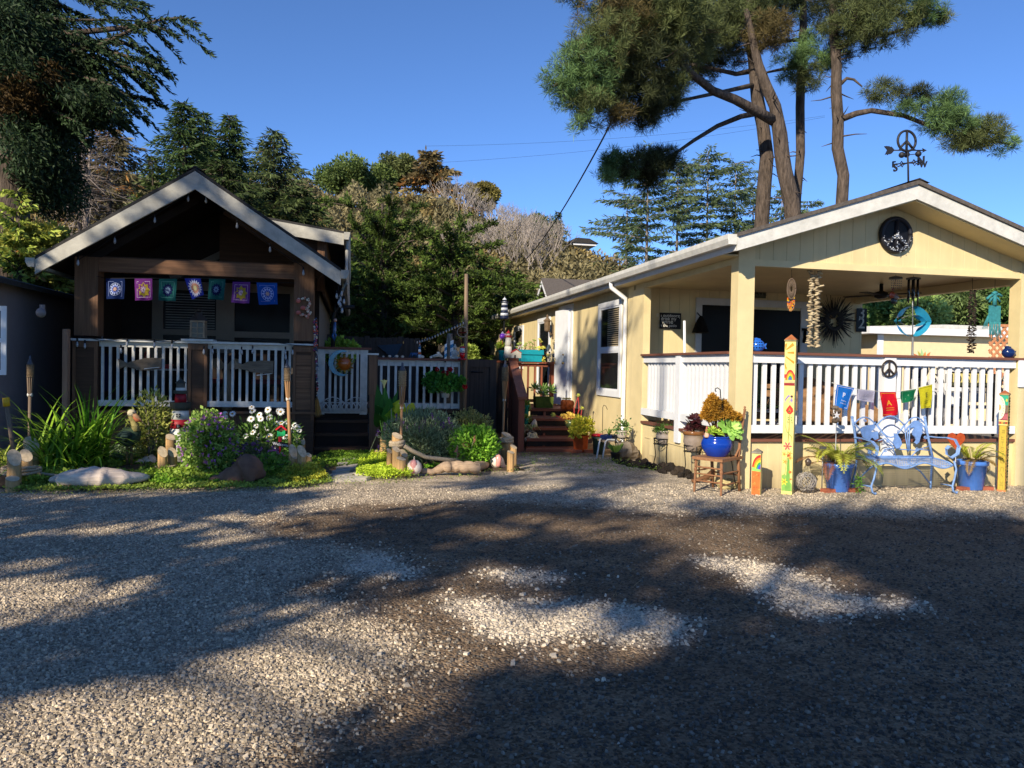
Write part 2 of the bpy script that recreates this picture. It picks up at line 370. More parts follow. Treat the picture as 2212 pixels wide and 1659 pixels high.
def gravel_material():
    m,n,l,b = _nodes('gravel_ground')
    at = n.new('ShaderNodeAttribute'); at.attribute_name = 'Col'; tc = n.new('ShaderNodeTexCoord')
    vo = n.new('ShaderNodeTexVoronoi'); vo.inputs['Scale'].default_value = 60; l.new(tc.outputs['Object'],vo.inputs['Vector'])
    hs = n.new('ShaderNodeSeparateColor'); l.new(vo.outputs['Color'],hs.inputs[0])
    mr = n.new('ShaderNodeMapRange'); mr.inputs[3].default_value = .45; mr.inputs[4].default_value = 1.5; l.new(hs.outputs[0],mr.inputs[0])
    nz = n.new('ShaderNodeTexNoise'); nz.inputs['Scale'].default_value = 3; nz.inputs['Detail'].default_value = 8; l.new(tc.outputs['Object'],nz.inputs['Vector'])
    m2 = n.new('ShaderNodeMapRange'); m2.inputs[1].default_value = .3; m2.inputs[2].default_value = .7; m2.inputs[3].default_value = .7; m2.inputs[4].default_value = 1.25; l.new(nz.outputs['Fac'],m2.inputs[0])
    mu = n.new('ShaderNodeMath'); mu.operation = 'MULTIPLY'; l.new(mr.outputs[0],mu.inputs[0]); l.new(m2.outputs[0],mu.inputs[1])
    sc = n.new('ShaderNodeVectorMath'); sc.operation = 'SCALE'; l.new(at.outputs['Color'],sc.inputs[0]); l.new(mu.outputs[0],sc.inputs['Scale'])
    l.new(sc.outputs[0],b.inputs['Base Color']); b.inputs['Roughness'].default_value = .95; b.inputs['Specular IOR Level'].default_value = .15
    bp = n.new('ShaderNodeBump'); bp.inputs['Strength'].default_value = .75; bp.inputs['Distance'].default_value = .018; bp.invert = True
    l.new(vo.outputs['Distance'],bp.inputs['Height']); l.new(bp.outputs[0],b.inputs['Normal'])
    return m
GRM = gravel_material()
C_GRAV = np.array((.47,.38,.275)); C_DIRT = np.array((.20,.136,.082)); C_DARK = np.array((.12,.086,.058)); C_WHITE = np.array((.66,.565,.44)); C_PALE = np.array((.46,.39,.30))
def soft(X,Y):
    gs = 0; ws = 0; r2 = np.random.default_rng(3)
    for k in range(9):
        g,_ = masks(X+r2.normal(0,.16,X.shape),Y+r2.normal(0,.20,X.shape)); _,w_ = masks(X+r2.normal(0,.06,X.shape),Y+r2.normal(0,.08,X.shape)); gs = gs+g/9.; ws = ws+w_/9.
    return gs,ws
def gcol(X,Y):
    g,wh = soft(X,Y); g = g[...,None]; wh = wh[...,None]*.8; n = fbm(X*1.1,Y*1.1,21)[...,None]; n2 = fbm(X*5,Y*5,22)[...,None]
    c = C_DIRT*np.clip(n*1.6,.3,1.3)+C_DARK*np.clip(1-n*1.3,0,1)
    c = c+(C_GRAV*(.75+.5*n2)-c)*g
    nh = g*np.clip((Y-7.4)/.8,0,1)[...,None]*np.clip((X-1.6)/1.2,0,1)[...,None]; c = c+(C_PALE*(.75+.5*n2)-c)*nh
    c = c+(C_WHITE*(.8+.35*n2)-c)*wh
    return c
def gz(X,Y): return .025*(fbm(X*.8,Y*.8,31)-.5)+.012*(fbm(X*4,Y*4,32)-.5)
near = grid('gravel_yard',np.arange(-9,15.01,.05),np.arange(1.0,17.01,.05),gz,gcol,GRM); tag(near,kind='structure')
def tcol(X,Y):
    up = np.clip((Y-24)/6,0,1)[...,None]; n = fbm(X*.3,Y*.3,41)[...,None]
    return (np.array((.20,.185,.165))*(1-up)+np.array((.085,.075,.035))*up)*(.7+.6*n)
xs = np.concatenate([np.arange(-400,-70,30),np.arange(-70,90,2.0),np.arange(90,401,30)]); ys = np.concatenate([np.arange(-300,-20,30),np.arange(-20,130,2.0),np.arange(130,501,30)])
ter = grid('ground',xs,ys,lambda X,Y: hgt(X,Y)-.05,tcol,GRM); tag(ter,kind='structure')
# loose stones lying on the yard
def stones(name,n,samp,size,col,seed):
    g = np.random.default_rng(seed); x,y,keep = samp(g,n); x,y = x[keep],y[keep]; N = len(x)
    sg = np.array([(-1,-1,-1),(1,-1,-1),(1,1,-1),(-1,1,-1),(-1,-1,1),(1,-1,1),(1,1,1),(-1,1,1)],float)
    s = size*np.minimum(np.exp(g.normal(0,.45,N)),1.9); v = sg[None]*(.62+.38*g.random((N,8,1)))*np.stack([np.ones(N),.55+.45*g.random(N),.4+.35*g.random(N)],1)[:,None]
    v[:,4:,:2] *= (.45+.4*g.random((N,1,1)))
    a = g.random(N)*6.283; ca,sa = np.cos(a)[:,None],np.sin(a)[:,None]; tl = g.normal(0,.3,(N,1))
    X = v[...,0]*ca-v[...,1]*sa; Y = v[...,0]*sa+v[...,1]*ca; Z = v[...,2]+tl*v[...,0]
    V = np.stack([X*s[:,None]+x[:,None],Y*s[:,None]+y[:,None],Z*s[:,None]+(gz(x,y)+s*.25)[:,None]],-1)
    fi = np.array([(4,5,6,7),(0,1,5,4),(1,2,6,5),(2,3,7,6),(3,0,4,7)]); Q = V[:,fi].reshape(-1,4,3)
    C = np.repeat(col(g,x,y,N),5,0); o = quads(name,Q,C,MATTE_S); return tag(o,kind='stuff')
MATTE_S = vcol('stone_colours',.9,.12,60,.2)
def s_near(ylo,yhi,which,prob):
    def f(g,n):
        y = ylo+(yhi-ylo)*g.random(n)**1.3; x = -.50*y-.3+(1.48*y+.6)*g.random(n)
        gr,wh = masks(x+g.normal(0,.17,n),y+g.normal(0,.22,n)); _,wh = masks(x+g.normal(0,.06,n),y+g.normal(0,.08,n)); k = {'g': gr & ~wh,'w': wh,'d': ~gr & ~wh}[which]
        return x,y,k & (g.random(n) < prob(x,y))
    return f
def sc_grey(g,x,y,N): 
    t = g.random(N)[:,None]; b = np.array((.20,.165,.122))*(1-t)+np.array((.62,.515,.38))*t; return b*(.8+.4*g.random((N,1)))
def sc_dark(g,x,y,N):
    t = (g.random(N)**3)[:,None]; return np.array((.075,.063,.054))*(1-t)+np.array((.30,.26,.21))*t
def sc_white(g,x,y,N): return np.array((.66,.565,.44))*(.6+.5*g.random((N,1)))
stones('gravel',230000,s_near(2.6,10.4,'g',lambda x,y: np.clip(1.5-y*.1,.3,1)),.0072,sc_grey,1)
stones('gravel',46000,s_near(2.6,9.0,'d',lambda x,y: .25+.75*fbm(x*.9,y*.9,77)),.0075,sc_dark,2)
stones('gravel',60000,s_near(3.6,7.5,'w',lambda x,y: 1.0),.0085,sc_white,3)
def s_clump(g,n):
    x = np.concatenate([c[0]+g.normal(0,c[2],n//len(CL)) for c in CL]); y = np.concatenate([c[1]+g.normal(0,c[2],n//len(CL)) for c in CL]); return x,y,np.ones(len(x),bool)
CL = [(*WG(p)[:2],r) for p,r in (((1140,1300),.12),((1030,1400),.3),((1130,1380),.25),((1260,1390),.3),((760,1470),.3),((1180,1270),.3),((1330,1390),.4),((850,1440),.3))]
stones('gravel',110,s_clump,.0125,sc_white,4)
# straw and pine needles blown over the yard
g = np.random.default_rng(12); N = 1500; y = 4+8*g.random(N)**.6; x = 1.0+9*g.random(N)*(y/10); k = y < 9.6; x,y = x[k],y[k]; N = len(x)
a = g.random(N)*6.28; P = np.stack([x,y,gz(x,y)+.014],1); D = np.stack([np.cos(a),np.sin(a),.04*g.normal(size=N)],1)
S = np.stack([-np.sin(a),np.cos(a),0*a],1)*.0022; L = (.05+.09*g.random(N))[:,None]
tag(quads('dry_needles',np.stack([P-S,P+S,P+D*L+S,P+D*L-S],1),mixc('#7a5a36','#c8a878',g.random(N)),MATTE_S),kind='stuff')
# ------------------------------------------------------------------ conifers
def conifer_leaves(g,base,h,r,z0=.08,step=.36,nb=6,droop=.25,ll=.34,lw=.10,dens=.075,rise=.15,pw=.8,jit=.35,skip=.08):
    P = []; D = []; T = []; lines = []
    z = z0*h
    while z < h*.985:
        fr = z/h; rr = r*max(.03,(1-(fr-z0)/(1-z0)))**pw; a0 = g.random()*6.28
        for k in range(nb):
            if g.random() < skip: continue
            a = a0+6.283*k/nb+g.normal(0,.25); L = rr*(1-jit+jit*1.6*g.random()); L = max(L,.15)
            n = max(3,int(L/dens)); t = (np.arange(n)+g.random(n))/n
            dx,dy = cos(a),sin(a); zz = z+L*(rise*t-droop*t*t*(1.2-.6*fr))+.0*t
            px = base[0]+dx*L*t; py = base[1]+dy*L*t
            lines.append([(base[0],base[1],base[2]+z),(base[0]+dx*L*.5,base[1]+dy*L*.5,base[2]+z+L*(rise*.5-droop*.25)),(base[0]+dx*L*.92,base[1]+dy*L*.92,base[2]+z+L*(rise*.9-droop*.8))])
            for s in (-1,1,0,0):
                w = L*.22*(1-.6*t)*np.abs(s)
                q0 = np.stack([px-dy*s*w*g.random(n),py+dx*s*w*g.random(n),base[2]+zz-.1*g.random(n)*(.5+L*.15)],1)
                d = np.stack([dx*.8-dy*s*.7+g.normal(0,.3,n),dy*.8+dx*s*.7+g.normal(0,.3,n),-.25+g.normal(0,.35,n)-(.35 if s == 0 else 0)],1)
                P.append(q0); D.append(d); T.append(t*.6+.4*g.random(n))
        z += step*(.7+.6*g.random())*(1-.45*fr)
    return np.concatenate(P),np.concatenate(D),np.concatenate(T),lines
def conifer(label,name,base,h,r,seed,cols=('#1d2a14','#4b5b2c'),brown=0.0,group=None,trunk=.2,ll=.30,lw=.058,bark=BARK,**kw):
    g = np.random.default_rng(seed); b = Vr(base)
    t = th(name,label,'tree',b,group)
    P,D,T,lines = conifer_leaves(g,b,h,r,ll=ll,lw=lw,**kw)
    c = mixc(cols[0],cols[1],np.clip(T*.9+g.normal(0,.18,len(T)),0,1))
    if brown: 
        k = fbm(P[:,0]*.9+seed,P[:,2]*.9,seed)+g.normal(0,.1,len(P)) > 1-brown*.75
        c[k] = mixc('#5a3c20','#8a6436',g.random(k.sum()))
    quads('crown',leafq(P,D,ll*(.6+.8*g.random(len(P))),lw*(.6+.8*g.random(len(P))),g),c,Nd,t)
    m = MB().T([b,b+V3(.03*h*.2,0,h*.5),b+V3(0,0,h*.98)],[trunk,trunk*.6,.02],7)
    for ln in lines[::2]: m.T(ln,[.03+.05*trunk,.02,.008],3,False)
    m.B('trunk',bark,t); return t
def at_tree(px,topy,Y):
    p = WY((px,topy),Y); gz0 = float(hgt(p.x,p.y)); return V3(p.x,p.y,gz0-.1),p.z-gz0+.1
def con(label,px,topy,Y,wpx,seed,**kw):
    b,h = at_tree(px,topy,Y); return conifer(label,kw.pop('name','spruce_tree'),b,h,wpx/F*Y*.5*1.05,seed,**kw)
SG = 'spruces on the slope behind the brown cabin'
DKG = ('#1c2a16','#46582e')
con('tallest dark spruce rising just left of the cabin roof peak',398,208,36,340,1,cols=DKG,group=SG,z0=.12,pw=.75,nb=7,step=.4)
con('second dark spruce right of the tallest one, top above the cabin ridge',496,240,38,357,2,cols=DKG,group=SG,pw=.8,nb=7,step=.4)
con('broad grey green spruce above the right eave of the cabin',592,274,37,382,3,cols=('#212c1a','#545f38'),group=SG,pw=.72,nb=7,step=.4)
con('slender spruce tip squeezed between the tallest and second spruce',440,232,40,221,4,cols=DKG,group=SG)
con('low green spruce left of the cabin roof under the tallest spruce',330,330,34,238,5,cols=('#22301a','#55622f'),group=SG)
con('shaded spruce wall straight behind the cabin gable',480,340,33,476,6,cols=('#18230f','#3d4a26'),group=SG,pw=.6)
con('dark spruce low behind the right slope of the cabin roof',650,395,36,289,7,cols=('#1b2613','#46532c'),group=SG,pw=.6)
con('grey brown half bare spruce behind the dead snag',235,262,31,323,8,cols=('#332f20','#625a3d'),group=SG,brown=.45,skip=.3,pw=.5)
# trees along the hill crest
HG = 'trees along the crest of the hill'
def bushy(label,name,base,h,r,seed,cols,group=None,n=11000,ll=.26,lw=.10,trunk=.15,z0=.25,clump=26,sq=.8,cat='tree'):
    g = np.random.default_rng(seed); b = Vr(base); t = th(name,label,cat,b,group)
    nc = clump; u = g.normal(size=(nc,3)); u /= np.linalg.norm(u,axis=1)[:,None]; rad = (.45+.55*g.random(nc))[:,None]
    zc = h*(z0+1)/2; cc = np.array(b)+u*rad*np.array([r,r,h*(1-z0)/2])*.82+np.array([0,0,zc])
    k = g.integers(0,nc,n); cr = r*(.24+.2*g.random(nc))[k][:,None]; v = g.normal(size=(n,3)); v /= np.linalg.norm(v,axis=1)[:,None]
    P = cc[k]+v*cr*(g.random((n,1))**.4)*np.array([1,1,sq]); D = v+g.normal(0,.6,(n,3))+np.array([0,0,.1])
    tone = g.random(nc)[k]*.55+.45*g.random(n)
    quads('crown' if cat == 'tree' else 'foliage',leafq(P,D,ll*(.6+.8*g.random(n)),lw*(.6+.8*g.random(n)),g),mixc(cols[0],cols[1],tone),Nd,t)
    m = MB().T([b,b+V3(0,0,zc*.6),b+V3(.05*r,0,zc)],[trunk,trunk*.7,trunk*.4],6)
    for i in range(0,nc,2): m.T([b+V3(0,0,zc*.45),(np.array(b)+np.array([0,0,zc*.6])+cc[i])/2,cc[i]],[trunk*.4,trunk*.25,.01],4)
    m.B('trunk' if cat == 'tree' else 'stems',BARK,t); return t
def bush_at(label,px,topy,Y,wpx,hpx,seed,cols,**kw):
    p = WY((px,topy),Y); h = hpx/F*Y; return bushy(label,kw.pop('name','hill_tree'),(p.x,p.y,p.z-h),h,wpx/F*Y/2,seed,cols,**kw)
PG = ('#26361a','#62703a')
bush_at('bushy green pine at the left end of the hill crest',742,338,60,125,120,11,PG,group=HG)
bush_at('smaller round pine beside the leftmost crest pine',815,350,61,90,110,12,PG,group=HG)
bush_at('loose topped grey green tree in the middle of the crest',857,330,63,95,100,13,('#333a22','#69703f'),group=HG)
con('ragged brown grey spruce standing highest on the crest',930,322,60,200,14,name='hill_spruce',cols=('#3a3422','#6d5f3f'),brown=.5,skip=.35,group=HG,pw=.6,ll=.5,lw=.14,nb=5)
bush_at('rusty olive cypress alone at the right end of the crest',1042,388,62,75,85,15,('#4a4524','#7d7440'),group=HG)
bush_at('dark green trees low on the right shoulder of the hill',1150,466,64,120,90,16,('#26331c','#55633a'),group=HG)
con('small dark spruce at the right shoulder by the overhead wire',1206,455,62,80,17,name='hill_spruce',cols=('#1f2d1b','#4b5c38'),group=HG)
con('dark green tree below the cream house on the hill',1268,545,58,120,18,name='hill_spruce',cols=('#233018','#56683a'),group=HG,pw=.5)
con('stubby little spruce right of the cream hill house',1300,566,60,60,19,name='hill_spruce',cols=('#233018','#4d5f35'),group=HG)
# shrub cover of the hillside, one uncountable mass
g = np.random.default_rng(77); N = 230000
x = -34+72*g.random(N); y = 33+34*g.random(N); z = hgt(x,y)
cl = fbm(x*.55,y*.55,91); keep = (cl > .36); x,y,z,cl = x[keep],y[keep],z[keep],cl[keep]; N = len(x)
P = np.stack([x,y,z+(cl-.3)*3.8*g.random(N)**.5],1); D = g.normal(size=(N,3)); D[:,2] = np.abs(D[:,2])*.8+.2
tone = np.clip(fbm(x*.35,y*.35,95)*1.5-.3+.25*g.random(N),0,1); C = mixc('#45432f','#7a7152',tone); br = fbm(x*.25+9,y*.25,97) > .56; C[br] = mixc('#574a2c','#8a7a4e',g.random(br.sum()))
tag(quads('undergrowth',leafq(P,D,.30*(.6+.8*g.random(N)),.13*(.6+.8*g.random(N)),g),C,Nd),kind='stuff')
# bare grey shrubs on the slope
def bare_shrub(seed,h,n=7):
    m = MB(); g = Rd_(seed)
    def grow(p,d,L,r,lv):
        e = p+d*L; m.T([p,(p+e)/2+V3(g.gauss(0,.04),g.gauss(0,.04),0)*L,e],[r,r*.8,r*.55],3,False)
        if lv:
            for _ in range(g.choice((2,3,3))):
                dd = (d+V3(g.gauss(0,.42),g.gauss(0,.42),g.uniform(-.05,.35))).normalized(); grow(e,dd,L*g.uniform(.55,.8),r*.6,lv-1)
    for _ in range(n): grow(V3(g.gauss(0,.3),g.gauss(0,.3),-.2),V3(g.gauss(0,.35),g.gauss(0,.35),1).normalized(),h*.36,.045,3)
    return m
TWIG = mat('grey_twigs',(.36,.31,.27),.9,.25,3)
protos = []
for i in range(3):
    o = bare_shrub(i+3,3.0).B('bare_shrub',TWIG,None,(0,0,0)); protos.append(o)
g = Rd_(4); spots = []
for (px,py,Y) in [(1035,470,57),(1060,480,56),(1085,492,57),(1010,462,58),(1115,505,56),(1140,512,57),(1075,535,50),(1100,545,50),(1125,550,50),(1150,560,51),(1175,565,51),(1190,575,50),(1045,530,49),(1060,555,47),(1085,560,47),(1110,568,47),(1140,575,47),(1165,580,47),(1020,545,47),(1000,490,55),(965,480,56),(1090,520,53),(1130,535,53),(1160,545,53),(1180,552,53)]:
    spots.append((px,py,Y))
for i,(px,py,Y) in enumerate(spots):
    o = protos[i] if i < 3 else protos[i % 3].copy()
    if i >= 3: COL.objects.link(o)
    p = WY((px,py+14),Y); p.z = float(hgt(p.x,p.y)); move(o,p,g.uniform(0,6),g.uniform(.85,1.25))
    tag(o,'leafless pale grey shrub in the bare thicket on the hillside','shrub','bare grey shrubs on the hillside')
# dark cypresses between the two homes
CG = 'cypresses between the two homes'
def cypress(label,px,topy,Y,wpx,seed,cols=('#141f0e','#55692a'),**kw):
    b,h = at_tree(px,topy,Y); kw = dict(dict(droop=.10,rise=.42,pw=.42,nb=7,step=.42,ll=.26,lw=.075,dens=.065,jit=.5,z0=.05,skip=.12),**kw)
    return conifer(label,'cypress_tree',b,h,wpx/F*Y*.5,seed,cols=cols,group=CG,trunk=.22,**kw)
cypress('bright tipped cypress right behind the cabin eave gutter',812,478,29,260,31)
cypress('dark spreading cypress left of the wooden pole, branches reaching right',965,520,27.5,260,32)
cypress('lower cypress just left of the yellow house roof end',1090,590,30,230,33,pw=.35)
cypress('low dark cypress between the cabin and the back fence',730,560,28,220,34,cols=('#121b0c','#46562a'))
cypress('deep shaded cypress straight above the plank fence',880,610,26.5,240,35,cols=('#0e160a','#34431f'),pw=.3)
cypress('shaded cypress beside the far corner of the yellow house',1010,640,31,200,36,cols=('#10180b','#3a4a22'),pw=.3)
# tall thin spruces behind the yellow house
RG = 'thin spruces behind the yellow house'
for i,(px,ty,wpx,lab) in enumerate([(1400,318,150,'bushiest green spruce, leftmost behind the yellow roof'),(1465,330,110,'thin spruce second from left behind the yellow roof'),(1530,318,120,'spiky topped spruce at the middle of the group behind the yellow roof'),
        (1590,345,130,'open spruce just left of the big pine trunks'),(1355,420,120,'low wide spruce at the left foot of the group behind the roof'),(1690,400,110,'spruce glimpsed between the big pine trunks'),(1628,400,90,'narrow spruce touching the leftmost pine trunk'),(1745,430,90,'short spruce right of the leaning pine trunk')]):
    con(lab,px,ty,44+1.3*i,wpx*1.45,50+i,cols=('#2a3826','#5d6b48'),group=RG,z0=.28,skip=.34,nb=6,dens=.085,step=.62,pw=.34,jit=.85,rise=.3,droop=.2,ll=.34,lw=.07,bark=GBARK,trunk=.13)
# greenery seen through the porch and behind the neighbour's roof
VG = 'trees beyond the porch'
for i,(px,ty,Y,wpx,hpx,c) in enumerate([(1905,628,33,120,120,('#34502a','#7f9a52')),(1960,600,37,170,150,('#26361c','#5f7440')),(2060,590,35,170,170,('#33422a','#6d7f48')),(2160,580,34,190,180,('#26381e','#5d7a3c')),(2250,585,36,190,190,('#26381e','#55703a')),(1990,640,30,130,90,('#4a5a30','#8aa05a')),(2110,600,42,200,160,('#2a3a22','#56693e'))]):
    bush_at(['pale green bush touching the end of the porch wall','dark tree behind the porch spinner','grey green tree behind the black shell mobile','bright tree behind the turquoise hanging','tree at the far right edge beyond the porch','light green bush behind the white neighbour roof','dark mass of foliage farthest beyond the porch'][i],px,ty,Y,wpx,hpx,70+i,c,group=VG,n=13000,ll=.22,lw=.09,z0=.05,clump=34)
bush_at('dark backing tree low beyond the porch railing',2040,640,44,330,120,79,('#1c2816','#44552e'),group=VG,n=9000,z0=.0)
# ------------------------------------------------------------------ the big pines
def tuft_cloud(C,g,n=42,L=.21,W=.013,up=.35):
    N = len(C); d = g.normal(size=(N,n,3)); d[...,2] += up; d = unit(d).reshape(-1,3); P = np.repeat(C,n,0)
    return leafq(P+d*.02,d,L*(.6+.7*g.random(N*n)),W,g)
def pine(name,label,Yb,trunk_pts,radii,limbs,blobs,seed,group,cone=True,dens=1.0):
    g = np.random.default_rng(seed); P = [WY(p,Yb) for p in trunk_pts]; base = V3(P[0].x,P[0].y,float(hgt(P[0].x,P[0].y))-.1)
    t = th(name,label,'tree',base,group); k = Yb/F
    m = MB(); wob = lambda L: [p+V3(random.gauss(0,.02),random.gauss(0,.03),0) for p in L]
    m.T([base]+wob(P),[radii[0]*1.15*k]+[r*k for r in radii],10).B('trunk',BARK,t)
    for pts,rr,dy in limbs:
        n = len(pts); L = [WY(p,Yb+dy*i/(n-1)) for i,p in enumerate(pts)]
        MB().T(wob(L),[rr*k*(1-.65*i/(n-1)) for i in range(n)],7).B('limb',BARK,t)
    sb = MB()
    for i in range(16):
        s_ = random.random()*(len(P)-1.01); a_ = P[int(s_)].lerp(P[int(s_)+1],s_-int(s_)); an = random.uniform(0,6.28); d_ = V3(cos(an),sin(an),random.uniform(-.2,.3)); ln = random.uniform(.3,.9); sb.T([a_,a_+d_*ln*.6,a_+d_*ln+V3(0,0,random.uniform(-.15,.1))],[.03,.018,.006],5,False)
    sb.B('dead_stubs',BARK,t); Vs = []; Cs = []; tw = MB()
    for (cx,cy,rx,ry,dy,dz,cols) in blobs:
        N = int(rx*ry/11*dens); u = g.normal(size=(N,3)); u /= np.linalg.norm(u,axis=1)[:,None]; rad = g.random(N)**.42
        u *= rad[:,None]; kp = fbm(u[:,0]*rx/22+cx,u[:,2]*ry/22+cy+u[:,1]*1.3,seed+9) > .47; u = u[kp]; N = len(u); wob2 = 1+.35*(fbm(u[:,0]*2+cx,u[:,2]*2+cy,seed)-.5)
        c0 = np.array(WY((cx,cy),Yb+dy)); C = c0+u*np.array([rx*k,dz,ry*k])*wob2[:,None]
        V = tuft_cloud(C,g); tn = np.repeat(np.clip(.5*g.random(N)+.5*fbm(C[:,0]*1.5,C[:,2]*1.5,seed+3),0,1),42)
        c = mixc(cols[0],cols[1],np.clip(tn+g.normal(0,.12,len(tn)),0,1)); Vs.append(V); Cs.append(c)
        for q_ in C[::9]:
            e = c0+(q_-c0)*.35; tw.T([e,(e+q_)/2+np.array([0,0,-.05]),q_],[.022,.014,.006],3,False)
    quads('crown',np.concatenate(Vs),np.concatenate(Cs),Nd,t); tw.B('twigs',BARK,t); return t
OL = ('#202a17','#62693f'); GRN = ('#1d3019','#66804e'); BRN = ('#302c18','#6a5d3a'); DK = ('#141b0e','#40452a')
PIG = 'tall pines behind the yellow house'
pine('pine_tree','straight pine trunk, leftmost of the four tall pine trunks',23.5,[(1648,480),(1652,400),(1655,340),(1646,270),(1636,215),(1630,150),(1624,80),(1618,0),(1610,-80)],[17,16.5,16,15,15,14,13,12,9],
     [([(1642,243),(1600,252),(1550,272),(1500,303),(1450,338),(1395,362)],7,-1.0),([(1634,150),(1590,160),(1500,140),(1440,135)],7,1.5),([(1630,120),(1660,90),(1700,85)],5,1),([(1634,182),(1580,195),(1480,215),(1430,230)],6,-2)],
     [(1335,372,52,36,-1,.7,GRN),(1385,362,60,42,-1,.8,DK),(1430,345,45,28,-1,.6,DK),(1400,402,34,24,-1,.5,DK),(1318,350,28,30,-1,.5,GRN),
      (1560,50,110,75,0,1.6,OL),(1640,20,110,60,1,1.6,OL),(1560,110,90,45,1.5,1.2,DK),(1500,150,70,40,1.5,1.0,DK),(1660,70,60,45,-1.2,1,BRN),(1560,-50,200,60,0,2,OL)],101,PIG)
pine('pine_tree','leaning pine with the long limb sweeping up to the left',22.5,[(1718,470),(1706,420),(1695,370),(1690,330),(1683,290),(1672,230),(1655,185),(1640,140),(1625,90),(1610,20)],[20,19,18,17.5,17,14,13,11,9,6],
     [([(1676,262),(1640,240),(1590,215),(1540,196),(1500,165),(1460,128),(1425,100),(1370,50)],13,-2.2),([(1500,165),(1430,190),(1370,195),(1300,180)],6,-1.5),([(1425,100),(1340,110),(1270,120)],6,-1.0)],
     [(1260,160,75,70,-2.2,1.2,GRN),(1215,185,42,48,-2.2,.8,GRN),(1300,110,85,75,-2.2,1.4,OL),(1330,55,80,80,-2,1.5,BRN),(1400,90,80,85,-1.5,1.5,OL),(1410,30,110,70,-1.8,1.6,OL),(1350,190,90,60,-1.8,1.2,DK),(1400,140,80,60,-2,1.3,DK),
      (1290,225,60,45,-2.2,.9,OL),(1255,260,28,26,-2.2,.5,GRN),(1330,250,45,24,-2,.6,BRN),(1390,245,45,34,-1.4,.7,DK),(1440,195,55,40,-1,.9,OL),(1470,60,90,80,-1.5,1.4,OL),(1430,225,40,30,-1,.6,DK),(1350,-40,170,60,-1.8,2,OL)],102,PIG)
pine('pine_tree','thinnest pine trunk, forking off close behind the leaning pine',24.5,[(1722,430),(1727,330),(1729,230),(1731,150),(1734,60),(1737,-40)],[10,10.5,10.5,10,9,7],
     [([(1730,85),(1680,92),(1630,100)],5,.5),([(1730,145),(1680,152),(1640,160)],5,.5)],
     [(1770,105,58,46,-1.2,.9,GRN),(1722,135,50,40,-1.2,.9,GRN),(1738,165,44,34,-1.2,.7,OL),(1730,10,80,45,0,1.2,DK),(1800,128,38,30,-1.2,.6,DK)],103,PIG)
pine('pine_tree','rightmost tall pine with a green limb reaching right over the porch roof',22.0,[(1818,440),(1817,380),(1814,320),(1813,260),(1808,200),(1806,140),(1802,60),(1800,-40)],[14.5,14,14,13.5,13,12,11,9],
     [([(1816,258),(1850,245),(1885,238),(1950,250),(2020,275),(2100,300),(2180,310)],8,-1.5),([(1814,182),(1830,168),(1845,172),(1862,188)],5,-.4),([(1806,110),(1850,85),(1930,70),(2020,40)],7,-1)],
     [(1912,200,48,30,-.7,.6,OL),(1975,232,60,34,-.9,.7,GRN),(2040,222,50,28,-1.1,.7,GRN),(2050,262,70,36,-1.2,.8,GRN),(2120,288,60,34,-1.4,.7,OL),(2170,312,38,28,-1.5,.6,GRN),(2080,305,60,22,-1.3,.5,OL),(1985,205,50,18,-1,.5,DK),
      (1860,55,80,52,-.8,1.2,OL),(1920,30,90,48,-.8,1.2,OL),(1985,30,62,32,-.9,.8,GRN),(1900,85,70,28,-.8,.9,DK),(2035,38,24,16,-1,.4,OL),(1830,20,90,50,0,1.3,DK),(1900,-30,120,40,-.5,1.5,OL)],104,PIG)
